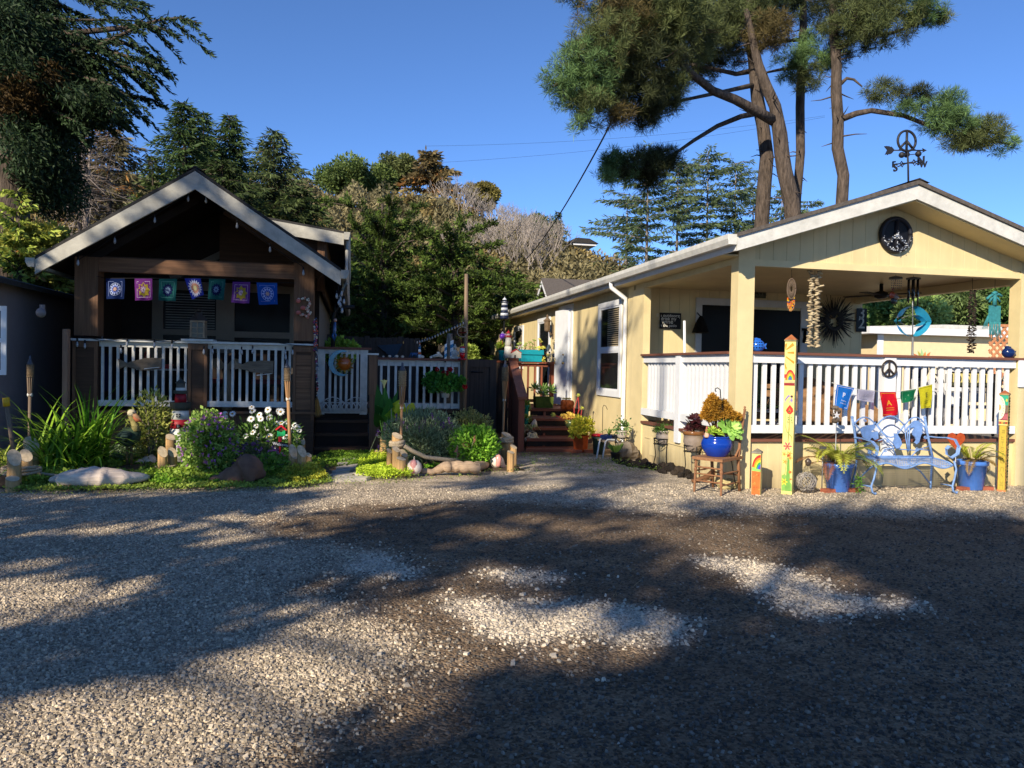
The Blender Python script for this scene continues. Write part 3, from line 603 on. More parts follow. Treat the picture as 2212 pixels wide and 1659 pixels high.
# ------------------------------------------------------------------ left edge: the big dark cypress, its sunlit neighbour, the snag
def frond_tree():
    g = np.random.default_rng(8); Yb = 19.0; base = Vr(WY((10,700),Yb)); base.z = -.1
    t = th('cypress_tree','huge dark cypress at the left edge with long fronds reaching over the sky','tree',base)
    MB().T([base,base+V3(.1,0,5),base+V3(.2,0,12),base+V3(0,0,16)],[.45,.38,.22,.05],9).B('trunk',BARK,t)
    k = Yb/F; m = MB(); P = []; D = []; B = []
    Fr = [[(0,20),(200,100),(350,118),(500,125),(700,122),(890,132)],[(100,330),(400,340),(600,290),(760,215),(900,150),(1020,118),(1120,112),(1225,140)],[(200,300),(500,330),(700,392),(850,440),(935,470)],
          [(250,420),(500,430),(650,520),(790,600)],[(300,560),(600,548),(800,590),(950,620),(1045,672)],[(100,0),(350,20),(450,70),(560,108)],[(300,-60),(560,0),(740,30),(890,62)],[(400,460),(600,500),(700,535)],
          [(350,380),(620,410),(700,460),(780,515)],[(600,290),(720,330),(880,380),(985,410)],[(700,250),(850,290),(1000,380)],[(900,160),(1010,180),(1105,220)],[(300,-80),(500,-60),(740,-20),(930,35)],[(400,640),(600,660),(760,760)],
          [(0,100),(180,180),(330,230),(560,270)],[(100,500),(350,520),(560,600),(700,700)],[(100,650),(300,680),(480,760)],[(0,300),(150,330),(330,420)],[(380,200),(480,215),(560,260)]]
    for fi,fr in enumerate(Fr):
        dy = g.uniform(-2.0,1.5); pts = [Wq(11,*p,Yb+dy*(i/(len(fr)-1))) for i,p in enumerate(fr)]
        m.T([V3(base.x,base.y,max(2,pts[0].z-.6))]+pts,[.07]+[.055*(1-.85*i/(len(pts)-1))+.004 for i in range(len(pts))],5,False)
        L = np.array([tuple(p) for p in pts]); seg = np.linalg.norm(np.diff(L,axis=0),axis=1); cum = np.r_[0,np.cumsum(seg)]; n = int(cum[-1]/.007); s = np.sort(g.random(n)*cum[-1])
        C = np.stack([np.interp(s,cum,L[:,i]) for i in range(3)],1); dd = np.stack([np.interp(s,cum[:-1]+seg/2,np.diff(L,axis=0)[:,i]/seg) for i in range(3)],1)
        thin = np.clip(1.25-s/cum[-1],.22,1)[:,None]
        P.append(C+g.normal(0,1,(n,3))*np.array([.05,.10,.05])*thin); D.append(dd*.9+g.normal(0,.45,(n,3))+np.array([0,0,-.35])); B.append(np.zeros(n))
        for s0 in np.arange(cum[-1]*.3,cum[-1]*.95,.30):      # drooping side sprays
            c = np.array([np.interp(s0,cum,L[:,i]) for i in range(3)]); ln = (.35+.75*g.random())*min(1,(cum[-1]-s0)/1.2+.25); a = np.array([.75+.2*g.random(),g.normal(0,.8),-.48-.3*g.random()]); n2 = int(ln/.007)
            tt = g.random(n2)[:,None]; P.append(c+a*ln*tt+np.array([0,0,-.12])*tt**2*ln+g.normal(0,.024,(n2,3))*(1.3-tt)); D.append(np.tile(a,(n2,1))+g.normal(0,.4,(n2,3))); B.append(np.zeros(n2))
    for (cx,cy,rx,ry,br) in [(120,60,260,150,0),(190,130,200,120,0),(100,300,240,200,1),(280,340,240,120,0),(420,470,240,130,0),(150,520,260,180,1),(330,640,270,130,0),(520,640,200,110,0),(600,680,150,80,0),(150,700,220,130,1),(350,800,190,120,0),(250,950,200,200,0),(300,1150,200,200,0),(60,180,160,160,1),(330,240,110,50,0),(520,560,160,80,0)]:
        n = int(rx*ry/6); u = g.normal(size=(n,3)); u /= np.linalg.norm(u,axis=1)[:,None]; u *= (g.random((n,1))**.5)
        c0 = np.array(Wq(11,cx,cy,Yb+g.uniform(-1,1))); c = c0+u*np.array([rx*.347*k,1.5,ry*.347*k]); P.append(c); D.append(g.normal(0,.7,(n,3))+np.array([.4,0,-.5])); B.append(np.full(n,br))
    P = np.concatenate(P); D = np.concatenate(D); B = np.concatenate(B); n = len(P)
    C = mixc('#131d11','#33452a',g.random(n)); br = (B > 0) & (fbm(P[:,0]*.9,P[:,2]*.9,33) > .63); C[br] = mixc('#2c220f','#46361c',g.random(br.sum()))
    quads('crown',leafq(P,D,.13*(.6+.8*g.random(n)),.036*(.6+.8*g.random(n)),g),C,Nd,t); m.B('limbs',BARK,t)
frond_tree()
def spray_cypress(label,Yb,bx,lines,seed,top):
    g = np.random.default_rng(seed); b = Wq(12,bx,1400,Yb); b.z = -.1; t = th('cypress_tree',label,'tree',b,CG); m = MB(); P = []; D = []; T = []; tp = Wq(12,bx,top,Yb)
    m.T([b,b.lerp(tp,.5)+V3(.15,0,0),tp],[.26,.17,.03],8).B('trunk',BARK,t); m = MB()
    lines = lines+[[(bx,y+60),(bx+s*g.uniform(60,120),y),(bx+s*g.uniform(170,330),y+g.uniform(-30,30))] for y in range(1020,1400,55) for s in (-1,1)]
    for L0 in lines:
        dy = g.uniform(-2.2,.8); pts = [Wq(12,*p,Yb+dy*i/(len(L0)-1)) for i,p in enumerate(L0)]; m.T(pts,[.05*(1-.9*i/(len(pts)-1))+.004 for i in range(len(pts))],5,False); L = np.array([tuple(p) for p in pts]); seg = np.linalg.norm(np.diff(L,axis=0),axis=1); cum = np.r_[0,np.cumsum(seg)]
        for s0 in np.arange(.1,cum[-1],.085):
            c = np.array([np.interp(s0,cum,L[:,i]) for i in range(3)]); k = min(len(seg)-1,int(np.searchsorted(cum,s0)-1)); dr = (L[k+1]-L[k])/seg[k]; f = 1-.65*s0/cum[-1]; n = 42; a = dr*.5+np.array([g.normal(0,.55),g.normal(0,.55),.25+g.normal(0,.35)]); ln = .62*f*(.6+.6*g.random()); tt = g.random((n,1))
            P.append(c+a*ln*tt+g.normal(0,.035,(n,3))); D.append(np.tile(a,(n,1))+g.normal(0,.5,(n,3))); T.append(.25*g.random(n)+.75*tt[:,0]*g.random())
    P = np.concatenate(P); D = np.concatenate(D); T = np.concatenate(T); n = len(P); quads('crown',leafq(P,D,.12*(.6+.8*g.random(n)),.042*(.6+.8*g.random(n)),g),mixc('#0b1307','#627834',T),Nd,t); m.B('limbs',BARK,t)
spray_cypress('cypress with bright upswept spiky boughs right of the cabin gutter',25.5,640,[[(630,1000),(650,750),(680,620),(690,530)],[(630,900),(620,690),(520,600),(380,560),(240,535)],[(640,900),(660,690),(760,690),(830,620),(905,565)],[(620,950),(560,800),(470,700),(440,640)],[(640,900),(720,760),(790,700),(860,690)],[(620,1000),(500,860),(440,820)],[(640,1000),(560,900),(480,900)],[(640,1000),(760,880),(900,840)],[(640,800),(600,680),(560,640)],[(640,950),(760,800),(960,760)],[(640,1050),(800,980),(960,960)],[(630,1050),(520,1000),(460,980)],[(640,850),(700,640),(740,620)]],501,560)
spray_cypress('cypress with long boughs reaching right above the wooden pole',24.5,1080,[[(1080,1050),(1100,800),(1130,700),(1150,635)],[(1080,950),(1130,760),(1220,720),(1340,685)],[(1070,950),(1000,800),(930,740),(850,715)],[(1090,950),(1150,850),(1260,830),(1360,812)],[(1090,1000),(1120,920),(1300,960),(1490,1010)],[(1080,1050),(1250,1040),(1420,1060),(1560,1090)],[(1070,1000),(960,900),(880,880)],[(1080,1100),(960,1040),(860,1040)],[(1090,1100),(1260,1140),(1450,1170),(1580,1150)],[(1080,900),(1050,780),(1040,700)],[(1090,1150),(1240,1200),(1400,1230)],[(1080,1000),(1200,900),(1300,900)]],502,690)
cypress('sunlit yellow green cypress low at the left edge',40,395,17.0,200,37,cols=('#3c4a1a','#98a446'),ll=.14,lw=.05,dens=.045,brown=.25)
cypress('rusty tinged cypress boughs at the left edge above the mauve home',5,240,20.5,190,38,cols=('#3a3a18','#8f8440'),brown=.5,ll=.24,lw=.1)
bush_at('light yellow green bush behind the mauve home roof',95,470,17.5,150,200,39,('#4a5420','#9a9a4a'),name='tall_bush',n=9000,ll=.14,lw=.07,clump=40,cat='bush')
bush_at('green bush behind the mauve roof beside the cabin eave',150,560,18.5,110,150,40,('#39431c','#838440'),name='tall_bush',n=6000,ll=.14,lw=.07,cat='bush')
def snag():
    g = Rd_(6); Yb = 27; t = th('dead_tree','bare grey dead snag with broken twigs left of the cabin','tree',(WY((184,600),Yb).x,Yb,0)); m = MB(); tr = MB()
    for pts,r in (([(186,620),(184,450),(181,360),(180,285),(178,275)],6),([(186,470),(192,380),(195,300)],4),([(176,520),(160,420),(158,350)],3.2),([(168,440),(160,405),(150,400)],2.5),([(150,470),(148,400),(152,372)],2.5)):
        L = [WY(p,Yb) for p in pts]; tr.T(L,[r*Yb/F*(1-.5*i/(len(L)-1)) for i in range(len(L))],6)
        for i in range(46):
            s = g.random()*(len(L)-1.01); a = L[int(s)].lerp(L[int(s)+1],s-int(s)); d = V3(g.gauss(.15,.8),g.gauss(0,.8),g.gauss(-.05,.3)).normalized(); ln = g.uniform(.4,1.7)
            b = a+d*ln*.5; c = b+(d+V3(g.gauss(0,.4),g.gauss(0,.4),g.gauss(-.15,.3)))*ln*.5; m.T([a,b,c],[.022,.014,.005],3,False)
            for _ in range(3): e = b.lerp(c,g.random()); m.T([e,e+V3(g.gauss(0,.3),g.gauss(0,.3),g.gauss(0,.2))],[.01,.004],3,False)
    tr.B('trunk',GBARK,t); m.B('twigs',GBARK,t)
snag()
# green growth peeping over the gate
bush_at('sunlit green shrub peeping over the cabin gate rail',735,734,20,75,60,41,('#3d5a1c','#9ab84a'),name='garden_shrub',n=2500,ll=.12,lw=.07,cat='bush')
bush_at('yellow green shrub at the far corner of the yellow house',1012,735,24,40,90,42,('#4a5f1e','#a9b85a'),name='garden_shrub',n=2500,ll=.12,lw=.07,cat='bush')
# ------------------------------------------------------------------ the pale yellow home on the right
XS,YF,XR,YB,FL = 5.1,9.84,9.85,34.5,.68
yh = th('yellow_house','pale yellow manufactured home with a covered front porch and white railing','house',(7.4,14,0))
def each(name,mbs,m,parent,first=None):
    return [b.B(name,m,parent) for b in mbs]
def rep(name,base,m,parent,offs):
    o = base.B(name,m,parent); out = [o]; l0 = o.location.copy()
    for i,d in enumerate(offs):
        c = o if i == 0 else o.copy()
        if i: COL.objects.link(c)
        c.location = l0+Vr(d); out.append(c)
    return out
# walls
MB().box(XS,XS+.1,13.9,YB,-.1,3.34).B('side_wall',YS_Y,yh)
MB().box(XS+.1,XR,13.9,14.0,0,3.2).B('porch_wall',YS_X,yh)
MB().box(XR-.1,XR,14.0,YB,-.1,3.34).box(XS+.1,XR-.1,YB-.1,YB,-.1,3.34).B('rear_wall',YS_Y,yh)
MB().box(XS+.012,XS+.09,9.95,13.9,-.1,.64).B('side_skirting',YS_Y,yh)
MB().box(XS+.11,XR-.02,YF+.05,YF+.11,-.1,.64).B('front_skirting',YS_X,yh)
MB().box(XS-.006,XS+.1,10.03,13.78,3.06,3.34).B('side_header',YP,yh)
MB().box(XS-.02,XS+.22,YF-.015,YF+.19,-.1,3.37).B('porch_post',YP,yh)
MB().box(XR-.30,XR+.0,YF-.015,YF+.19,-.1,3.14).B('porch_post',YP,yh)
MB().box(XS-.012,XS+.12,13.35,13.895,-.1,3.06).B('porch_post',YP,yh)
rd = 4.215; sl_ = .322; xm = 7.42; xe = 4.82; xe2 = 2*xm-xe; ze = rd-sl_*(xm-xe)
MB().X([(XS+.21,3.1),(XR-.02,3.1),(XR-.02,rd-.1-sl_*(XR-xm)),(xm,rd-.12),(XS+.21,rd-.1-sl_*(xm-XS-.2))],1,YF+.02,YF+.1).B('gable',YS_X,yh)
MB().box(XS+.2,XR-.02,YF-.005,YF+.15,3.03,3.12).B('porch_beam',YP,yh)
MB().box(XS+.1,XR-.02,YF+.16,13.9,3.12,3.17).B('porch_ceiling',YP,yh)
MB().box(XR-.16,XR-.02,YF+.16,13.9,2.98,3.115).B('porch_beam',YP,yh)
# roof
MB().X([(xe,ze),(xm,rd),(xe2,ze),(xe2,ze-.05),(xm,rd-.055),(xe,ze-.05)],1,9.34,YB+.35).B('roof',SHIN,yh)
MB().X([(xm-.16,rd-.03),(xm,rd+.025),(xm+.16,rd-.03),(xm,rd+.005)],1,9.33,YB+.36).B('ridge_cap',SHIND,yh)
for s in (-1,1):
    a = xm; b = xe if s < 0 else xe2
    MB().X([(a,rd-.057),(b,ze-.052),(b,ze-.23),(a,rd-.25)],1,9.37,9.41).B('rake_fascia',WHW,yh)  # greyer white than the eave: shading of the rake put into its colour
    c_ = b-s*.2; MB().X([(a,rd-.251),(c_,ze-.226+.2*sl_),(c_,ze-.24+.2*sl_),(a,rd-.267)],1,9.41,YF+.02).B('rake_soffit',YP,yh)
MB().box(xe+.001,xe+.03,9.42,YB+.3,ze-.22,ze-.056).B('eave_fascia',WH,yh)
MB().box(xe+.031,XS+.09,YF,YB+.3,ze-.225,ze-.205).B('eave_soffit',YP,yh)
MB().X([(xe-.003,ze-.02),(xe-.003,ze-.15),(xe-.10,ze-.15),(xe-.13,ze-.08),(xe-.13,ze-.02),(xe-.118,ze-.02),(xe-.118,ze-.075),(xe-.09,ze-.138),(xe-.012,ze-.138),(xe-.012,ze-.02)],1,9.38,YB+.3).B('gutter',WHW,yh)
MB().box(xe-.12,xe-.004,9.377,9.382,ze-.15,ze-.02).B('gutter_end',WHW,yh)
yd = 14.22
MB().T([(xe-.06,yd,ze-.15),(xe-.06,yd,ze-.24),(XS-.045,yd,ze-.44),(XS-.045,yd,ze-.55),(XS-.045,yd,.22),(XS-.10,yd-.1,.08),(XS-.16,yd-.3,.05)],.042,8).B('downspout',WH,yh)
MB().T([(xe-.06,YB-.1,ze-.15),(XS-.045,YB-.1,ze-.5),(XS-.045,YB-.1,.1)],.042,8).B('downspout',WH,yh)
# porch floor and rails
MB().box(XS+.1,XR-.02,YF+.12,13.9,.60,.655).B('porch_floor',BRWD,yh)
MB().box(XS+.24,XR-.3,YF+.005,YF+.045,.645,.685).B('floor_edge',REDB,yh)
MB().box(XS-.03,XS+.09,10.04,13.34,.645,.685).B('floor_edge',REDB,yh)
fr = MB().box(XS+.23,XR-.31,YF+.02,YF+.06,1.725,1.838).B('porch_railing',WH,yh)
MB().box(XS+.23,XR-.05,YF-.03,YF+.13,1.84,1.875).B('rail_cap',REDB,fr)
MB().box(XS+.22,XR-.31,YF+.0,YF+.04,.765,.875).B('bottom_rail',WH,fr)
bx = [XS+.31+.139*i for i in range(30) if abs(XS+.31+.139*i-7.44) > .14 and XS+.31+.139*i < XR-.36]
rep('baluster',MB().box(bx[0]-.03,bx[0]+.03,YF+.062,YF+.10,.77,1.835),WH,fr,[(x-bx[0],0,0) for x in bx])
MB().box(7.35,7.53,YF-.012,YF+.11,.42,1.838).B('rail_post',WH,fr)
MB().box(XR-.31,XR-.16,YF-.015-.03,YF-.018,1.45,1.84).B('rail_bracket',WH,fr)
sr = MB().box(XS+.0,XS+.04,10.03,13.34,1.725,1.838).B('porch_railing',WH,yh)
MB().box(XS-.05,XS+.12,10.03,13.36,1.84,1.875).B('rail_cap',REDB,sr)
MB().box(XS-.02,XS+.02,10.03,13.36,.80,.915).B('bottom_rail',WH,sr)
by = [10.13+.139*i for i in range(24) if abs(10.13+.139*i-11.75) > .12 and 10.13+.139*i < 13.3]
rep('baluster',MB().box(XS+.042,XS+.08,by[0]-.03,by[0]+.03,.80,1.835),WH,sr,[(0,y-by[0],0) for y in by])
MB().box(XS-.032,XS+.10,11.66,11.84,.45,1.838).B('rail_post',WH,sr)
rr = MB().box(XR-.16,XR-.12,10.03,13.9,1.725,1.838).B('porch_railing',WH,yh)
MB().box(XR-.2,XR-.05,10.03,13.9,1.84,1.875).B('rail_cap',REDB,rr); MB().box(XR-.16,XR-.12,10.03,13.9,.80,.9).B('bottom_rail',WH,rr)
rep('baluster',MB().box(XR-.118,XR-.08,10.2,10.26,.80,1.8),WH,rr,[(0,.16*i,0) for i in range(22)])
# windows and doors
BLIND = mat('tan_window_blind',(.34,.27,.17),.6,.1)
def side_window(y0,y1,z0,z1,mid=True,blind=.55,curtain=None):
    t = .11; f = MB().box(XS-.035,XS-.002,y0,y1,z1-t,z1).box(XS-.035,XS-.002,y0,y1,z0,z0+t*1.1).box(XS-.035,XS-.002,y0,y0+t,z0+t*1.1,z1-t).box(XS-.035,XS-.002,y1-t,y1,z0+t*1.1,z1-t)
    zm = (z0+z1)/2-.02
    w_ = f.B('window',WH,yh)
    MB().box(XS-.006,XS-.003,y0+t,y1-t,z0+t,z1-t).B('pane',GLASS,w_)
    if mid: MB().box(XS-.03,XS-.007,y0+t,y1-t,zm-.03,zm+.03).B('meeting_rail',WH,w_)
    s = MB(); 
    for a,b in ((z0+t*1.1,zm-.03),(zm+.03,z1-t)) if mid else ((z0+t,z1-t),):
        s.box(XS-.022,XS-.007,y0+t,y0+t+.035,a,b).box(XS-.022,XS-.007,y1-t-.035,y1-t,a,b).box(XS-.022,XS-.007,y0+t+.035,y1-t-.035,b-.035,b).box(XS-.022,XS-.007,y0+t+.035,y1-t-.035,a,a+.035)
    s.B('sash',WH,w_)
    if blind:
        b = MB(); z = z1-t-.06
        while z > (zm if mid else z0+t)+.05:
            b.add([(XS-.0075,y0+t+.06,z),(XS-.0075,y0+t+(y1-y0-2*t)*blind,z),(XS-.0105,y0+t+(y1-y0-2*t)*blind,z-.022),(XS-.0105,y0+t+.06,z-.022)],[(0,1,2,3)]); z -= .042
        b.B('blind',BLIND,w_)
    return w_
side_window(14.5,15.95,1.05,2.96,True,.62)
side_window(20.1,21.5,.9,2.95,False,0)
side_window(23.4,24.8,1.55,2.88,True,.5)
zf = MB().box(XS-.035,XS-.002,17.95,18.09,.69,3.02).box(XS-.035,XS-.002,19.06,19.2,.69,3.02).box(XS-.035,XS-.002,17.95,19.2,3.02,3.13).B('door',WH,yh)
MB().box(XS-.02,XS-.003,18.09,19.06,.7,3.02).B('door_leaf',WH,zf)
MB().obox((XS-.09,18.62,1.86),(.04,.84,2.3),Matrix.Rotation(R(7),3,'Z')).B('storm_door',WH,zf)
MB().O((XS-.14,18.31,1.72),.035).O((XS-.14,18.31,1.92),.025).T([(XS-.10,18.93,1.7),(XS-.18,18.93,1.7),(XS-.18,18.93,1.85)],.012,5).B('handle',mat('brass',(.45,.33,.15),.3,.1,metal=.8),zf)
lp = MB().C('#6b5a48'); c = V3(XS-.16,19.85,2.72)
lp.L([(.01,.26),(.03,.22),(.035,.17),(.10,.1),(.11,.09),(.085,.08),(.07,-.16),(.05,-.18),(.01,-.19)],c,8,False).T([c+V3(0,0,-.05),c+V3(.1,0,-.28),c+V3(.16,0,-.2)],.018,6).box(XS-.012,XS-.002,19.78,19.92,2.35,2.72)
lp.B('wall_lamp',Mt,yh)
GFR = mat('grey_white_trim',(.50,.49,.47),.5,.08)
def wy(z,x,y,Y): p = Wq(z,x,y,Y); return p.x,p.z
x0,zt = wy(6,600,357,13.9); x1,_ = wy(6,890,400,13.9); x2,z2 = wy(6,1040,375,13.9); x3,_ = wy(6,1512,380,13.9)
gd = MB().box(x0,x3,13.86,13.898,zt-.13,zt).box(x0,x0+.12,13.86,13.898,.66,zt-.13).box(x3-.15,x3,13.86,13.898,.66,zt-.13).box((x1+x2)/2-.09,(x1+x2)/2+.09,13.86,13.898,.66,zt-.13).B('glass_door',GFR,yh)
MB().box(x0+.12,(x1+x2)/2-.09,13.885,13.893,.7,zt-.13).B('pane',GLASS2,gd); MB().box((x1+x2)/2+.09,x3-.15,13.885,13.893,.7,zt-.18).B('pane',GLASS2,gd)
MB().box(XS-.004,XS+.001,10.3,13.2,.40,.405).box(XS+.0,XS+.011,12.55,12.95,.12,.42).B('crawl_vent',YP,yh)
# ------------------------------------------------------------------ redwood entry deck and its steps
sd = th('entry_deck','redwood entry deck with open steps up to the white side door','deck',(4.4,17,0))
dx0,dx1,dy0 = 3.44,5.06,17.15
MB().box(dx0,dx1,dy0,19.6,.62,.68).B('deck_floor',REDX,sd)
SX = lambda y: 3.24+.25*(y-14.5)
ys_ = [17.12,16.12,15.68,14.96,14.5]; zs_ = [.68,.53,.37,.21,.055]; yn_ = [17.14,17.15,16.16,15.72,15.0]
each('step',[MB().X([(SX(ys_[i]),ys_[i]),(SX(ys_[i])+1.0,ys_[i]),(SX(yn_[i])+1.0,yn_[i]),(SX(yn_[i]),yn_[i])],2,zs_[i]-.05,zs_[i]) for i in range(5)],REDX,sd)
MB().box(SX(14.5),SX(14.5)+1.0,14.515,14.54,-.05,.004).B('kick_board',REDX,sd)
for o_ in (.32,.98): MB().add([(SX(y)+o_+dx,y,z) for y,z in ((14.7,-.02),(14.7,0),(17.1,.62),(17.1,-.02)) for dx in (0,.05)],[(0,2,4,6),(1,7,5,3),(0,1,3,2),(2,3,5,4),(4,5,7,6),(6,7,1,0)]).B('stringer',RED,sd)
for i in range(4): MB().box(SX(yn_[i+1])+.01,SX(yn_[i+1])+.99,yn_[i+1]-.012,yn_[i+1]-.002,max(-.05,zs_[i+1]+.002),zs_[i]-.053).B('riser',DKW,sd)
# left balustrade: close set slats under a sloping cap
hr = MB().box(3.10,3.215,14.56,14.68,-.05,1.0).B('newel_post',RED,sd)
ht = MB().box(dx0-.02,dx0+.14,17.05,17.2,0,1.74).B('newel_post',RED,sd)
MB().beam((3.155,14.46,1.02),(dx0+.06,17.2,1.77),.18,.05).B('sloping_cap',REDY,sd)
sl2 = []
n = 22
for i in range(n):
    t = (i+.5)/n; y = 14.72+(17.04-14.72)*t; x = 3.155+.345*t
    sl2.append(MB().box(x-.02,x+.02,y-.045,y+.045,.05,.96+.75*t-.02))
each('slat',sl2,RED,sd)
MB().box(dx0-.04,dx0+.16,17.02,17.24,1.745,1.80).B('post_cap',REDX,sd)
fr2 = MB().box(dx0,dx1-.02,19.45,19.49,1.62,1.70).B('deck_railing',RED,sd)
MB().box(dx0-.04,dx1-.01,19.38,19.56,1.705,1.745).B('rail_cap',REDX,fr2)
MB().box(dx0,dx1-.02,19.45,19.49,.72,.80).B('bottom_rail',RED,fr2)
rep('baluster',MB().box(dx0+.2,dx0+.25,19.43,19.448,.7,1.66),RED,fr2,[(.175*i,0,0) for i in range(7)])
MB().box(dx1-.14,dx1-.02,19.40,19.44,.68,1.7).B('end_post',RED,fr2)
lr = MB().box(dx0-.02,dx0+.02,17.22,19.5,1.62,1.7).box(dx0-.06,dx0+.08,17.25,19.37,1.705,1.745).B('deck_railing',RED,sd)
rep('slat',MB().box(dx0-.045,dx0-.022,17.25,17.36,.03,1.7),FENW,sd,[(0,.14*i,0) for i in range(16)])
# fence run and gate between the deck and the white railing
def wyq(z,x,y,Y): return Wq(z,x,y,Y)
fg = th('fence_gate','dark plank gate between the hanging geranium and the redwood deck','gate',(2.9,16.2,0))
Yg = 16.2; a = wyq(4,1612,388,Yg); b = wyq(5,322,755,Yg)
MB().box(a.x,b.x,Yg,Yg+.03,.02,a.z-.1).B('boards',FENW,fg)
MB().box(a.x,b.x,Yg-.03,Yg-.002,a.z-.16,a.z-.0).box(b.x-.14,b.x,Yg-.03,Yg-.002,.02,a.z-.16).box(a.x,a.x+.10,Yg-.03,Yg-.002,.02,a.z-.16).B('frame',FENW,fg)
p = wyq(5,160,860,Yg); MB().T([(p.x-.12,Yg-.02,p.z),(p.x-.12,Yg-.07,p.z),(p.x+.12,Yg-.07,p.z),(p.x+.12,Yg-.02,p.z)],.014,6).B('handle',BLK,fg)
gr2 = Rd_(3); pk = MB()
x = a.x+.11
for i in range(8): pk.box(x+.1*i,x+.1*i+.006,Yg-.0045,Yg-.0015,.05,a.z-.17)
pk.B('board_joints',DKW,fg)
# ------------------------------------------------------------------ neighbours' buildings
nb = th('grey_roofed_house','house behind the yellow home showing a grey shingle roof and white gable trim','house',(18,44,0))
ap = Wq(5,688,92,41); e1 = Wq(5,1150,95,41); zr = ap.z; xa = ap.x; xb = e1.x+3
yr,hw,dz = 41,2.9,2.2
gz1 = 1.0
MB().X([(yr-hw,zr-dz),(yr,zr),(yr+hw,zr-dz),(yr+hw,zr-dz-.1),(yr,zr-.1),(yr-hw,zr-dz-.1)],0,xa,xb).B('roof',SHIN,nb)
MB().X([(yr-hw,zr-dz-.102),(yr,zr-.102),(yr+hw,zr-dz-.102),(yr+hw,zr-dz-.35),(yr,zr-.36),(yr-hw,zr-dz-.35)],0,xa+.01,xa+.05).B('gable_trim',WH,nb)
MB().X([(yr-hw+.3,gz1),(yr-hw+.3,zr-dz-.2),(yr,zr-.3),(yr+hw-.3,zr-dz-.2),(yr+hw-.3,gz1)],0,xa+.5,xb-.3).B('wall',mat('grey_stucco',(.42,.40,.36),.8,.1),nb)
ch = th('cream_house','small cream house with a dark roof on the right shoulder of the hill','house',(22,58,7))
c0 = WY((1236,575),56); c1 = WY((1273,575),56); zt = WY((1255,532),56).z
MB().box(c0.x,c1.x,56,60,float(hgt(c0.x,56))-1,zt).B('wall',mat('cream_stucco',(.58,.50,.36),.8,.1),ch)
MB().box(c0.x-.3,c1.x+.35,55.5,60.5,zt+.002,zt+.16).B('fascia',WH,ch)
MB().X([(c0.x-.6,zt+.162),(c0.x+.1,zt+.52),(c1.x-.2,zt+.50),(c1.x+.5,zt+.162)],1,55.4,60.6).B('roof',SHIND,ch)
MB().box(c0.x+.25,c0.x+.75,55.95,55.998,zt-1.1,zt-.3).B('window',GLASS,ch)
# cream neighbour behind the porch
nh = th('cream_neighbour_home','cream mobile home with white roof edge seen through the porch','house',(16,22,0))
Yn = 21; l = Wq(7,545,690,Yn); r_ = Wq(7,1900,640,Yn); zt = Wq(7,1000,668,Yn).z; zt2 = Wq(7,1000,612,Yn).z
MB().box(l.x,r_.x+3,Yn,Yn+5,-.05,zt).B('wall',mat('cream_paint',(.74,.60,.36),.6,.06),nh)
MB().box(l.x-.55,r_.x+3.3,Yn-.3,Yn+5.3,zt+.002,zt2).B('roof_edge',WH,nh)
MB().box(l.x-.08,l.x+.002+.12,Yn-.03,Yn-.001,-.05,zt).B('corner_trim',WH,nh)
MB().X([(l.x-.55,zt2+.002),(l.x+2,zt2+.12),(r_.x+3.3,zt2+.12),(r_.x+3.3,zt2+.002)],1,Yn-.3,Yn+5.3).B('roof',WHW,nh)
mh = th('mauve_home','shaded mauve grey mobile home with a white window at the left edge','house',(-7,13,0))
Ym = 12.6; pr = Wq(1,268,905,14.6)
A = Wq(1,0,830,Ym); MVE = mat('mauve_siding',(.30,.25,.255),.6,.06)
wl = Wq(1,268,1000,14.5)
zt = 2.75
MB().box(-12,-5.35,Ym,Ym+.1,-.1,zt).B('front_wall',MVE,mh)
MB().box(-5.45,-5.35,Ym+.1,24,-.1,zt).B('side_wall',MVE,mh)
MB().X([(-12,zt+.75),(-8,zt+.75),(-5.05,zt+.02),(-5.05,zt-.06),(-8,zt+.65),(-12,zt+.65)],1,Ym-.25,24.3).B('roof',SHIND,mh)
MB().X([(-12,zt+.0),(-5.35,zt+.0),(-5.45,zt+.02),(-8,zt+.64),(-12,zt+.64)],1,Ym+.02,Ym+.08).B('gable',MVE,mh)
a = Wq(1,0,955,Ym); b = Wq(1,42,1385,Ym)
wn = MB().box(b.x-.95,b.x,Ym-.03,Ym-.001,b.z,b.z+.07).box(b.x-.95,b.x,Ym-.03,Ym-.001,a.z-.07,a.z).box(b.x-.07,b.x,Ym-.03,Ym-.001,b.z+.07,a.z-.07).box(b.x-.95,b.x-.88,Ym-.03,Ym-.001,b.z+.07,a.z-.07).box(b.x-.88,b.x-.07,Ym-.03,Ym-.001,(a.z+b.z)/2-.03,(a.z+b.z)/2+.03).B('window',WH,mh)
MB().box(b.x-.9,b.x-.05,Ym-.008,Ym-.002,b.z+.05,a.z-.05).B('pane',GLASS,wn)
c = Wq(1,268,1000,Ym-.0); MB().O((c.x,Ym-.08,c.z),.07).box(c.x-.03,c.x+.03,Ym-.05,Ym-.001,c.z,c.z+.12).B('wall_light',mat('dull_grey_plastic',(.16,.15,.16),.6),mh)
bf = th('plank_fence','dark weathered plank fence under the cypresses behind the deck','fence',(2,22,0))
Yq = 21.5; l = Wq(4,380,200,Yq); r_ = Wq(4,1180,200,Yq); zt = Wq(4,800,180,Yq).z
bs = []
x = -1.6; gg = Rd_(8)
while x < r_.x+.02: bs.append(MB().box(x,x+.14,Yq,Yq+.02,0,zt+gg.uniform(-.03,.03))); x += .148
each('board',bs,FENW,bf); MB().box(-1.6,r_.x,Yq+.022,Yq+.06,zt-.3,zt-.2).B('rail',FENW,bf)
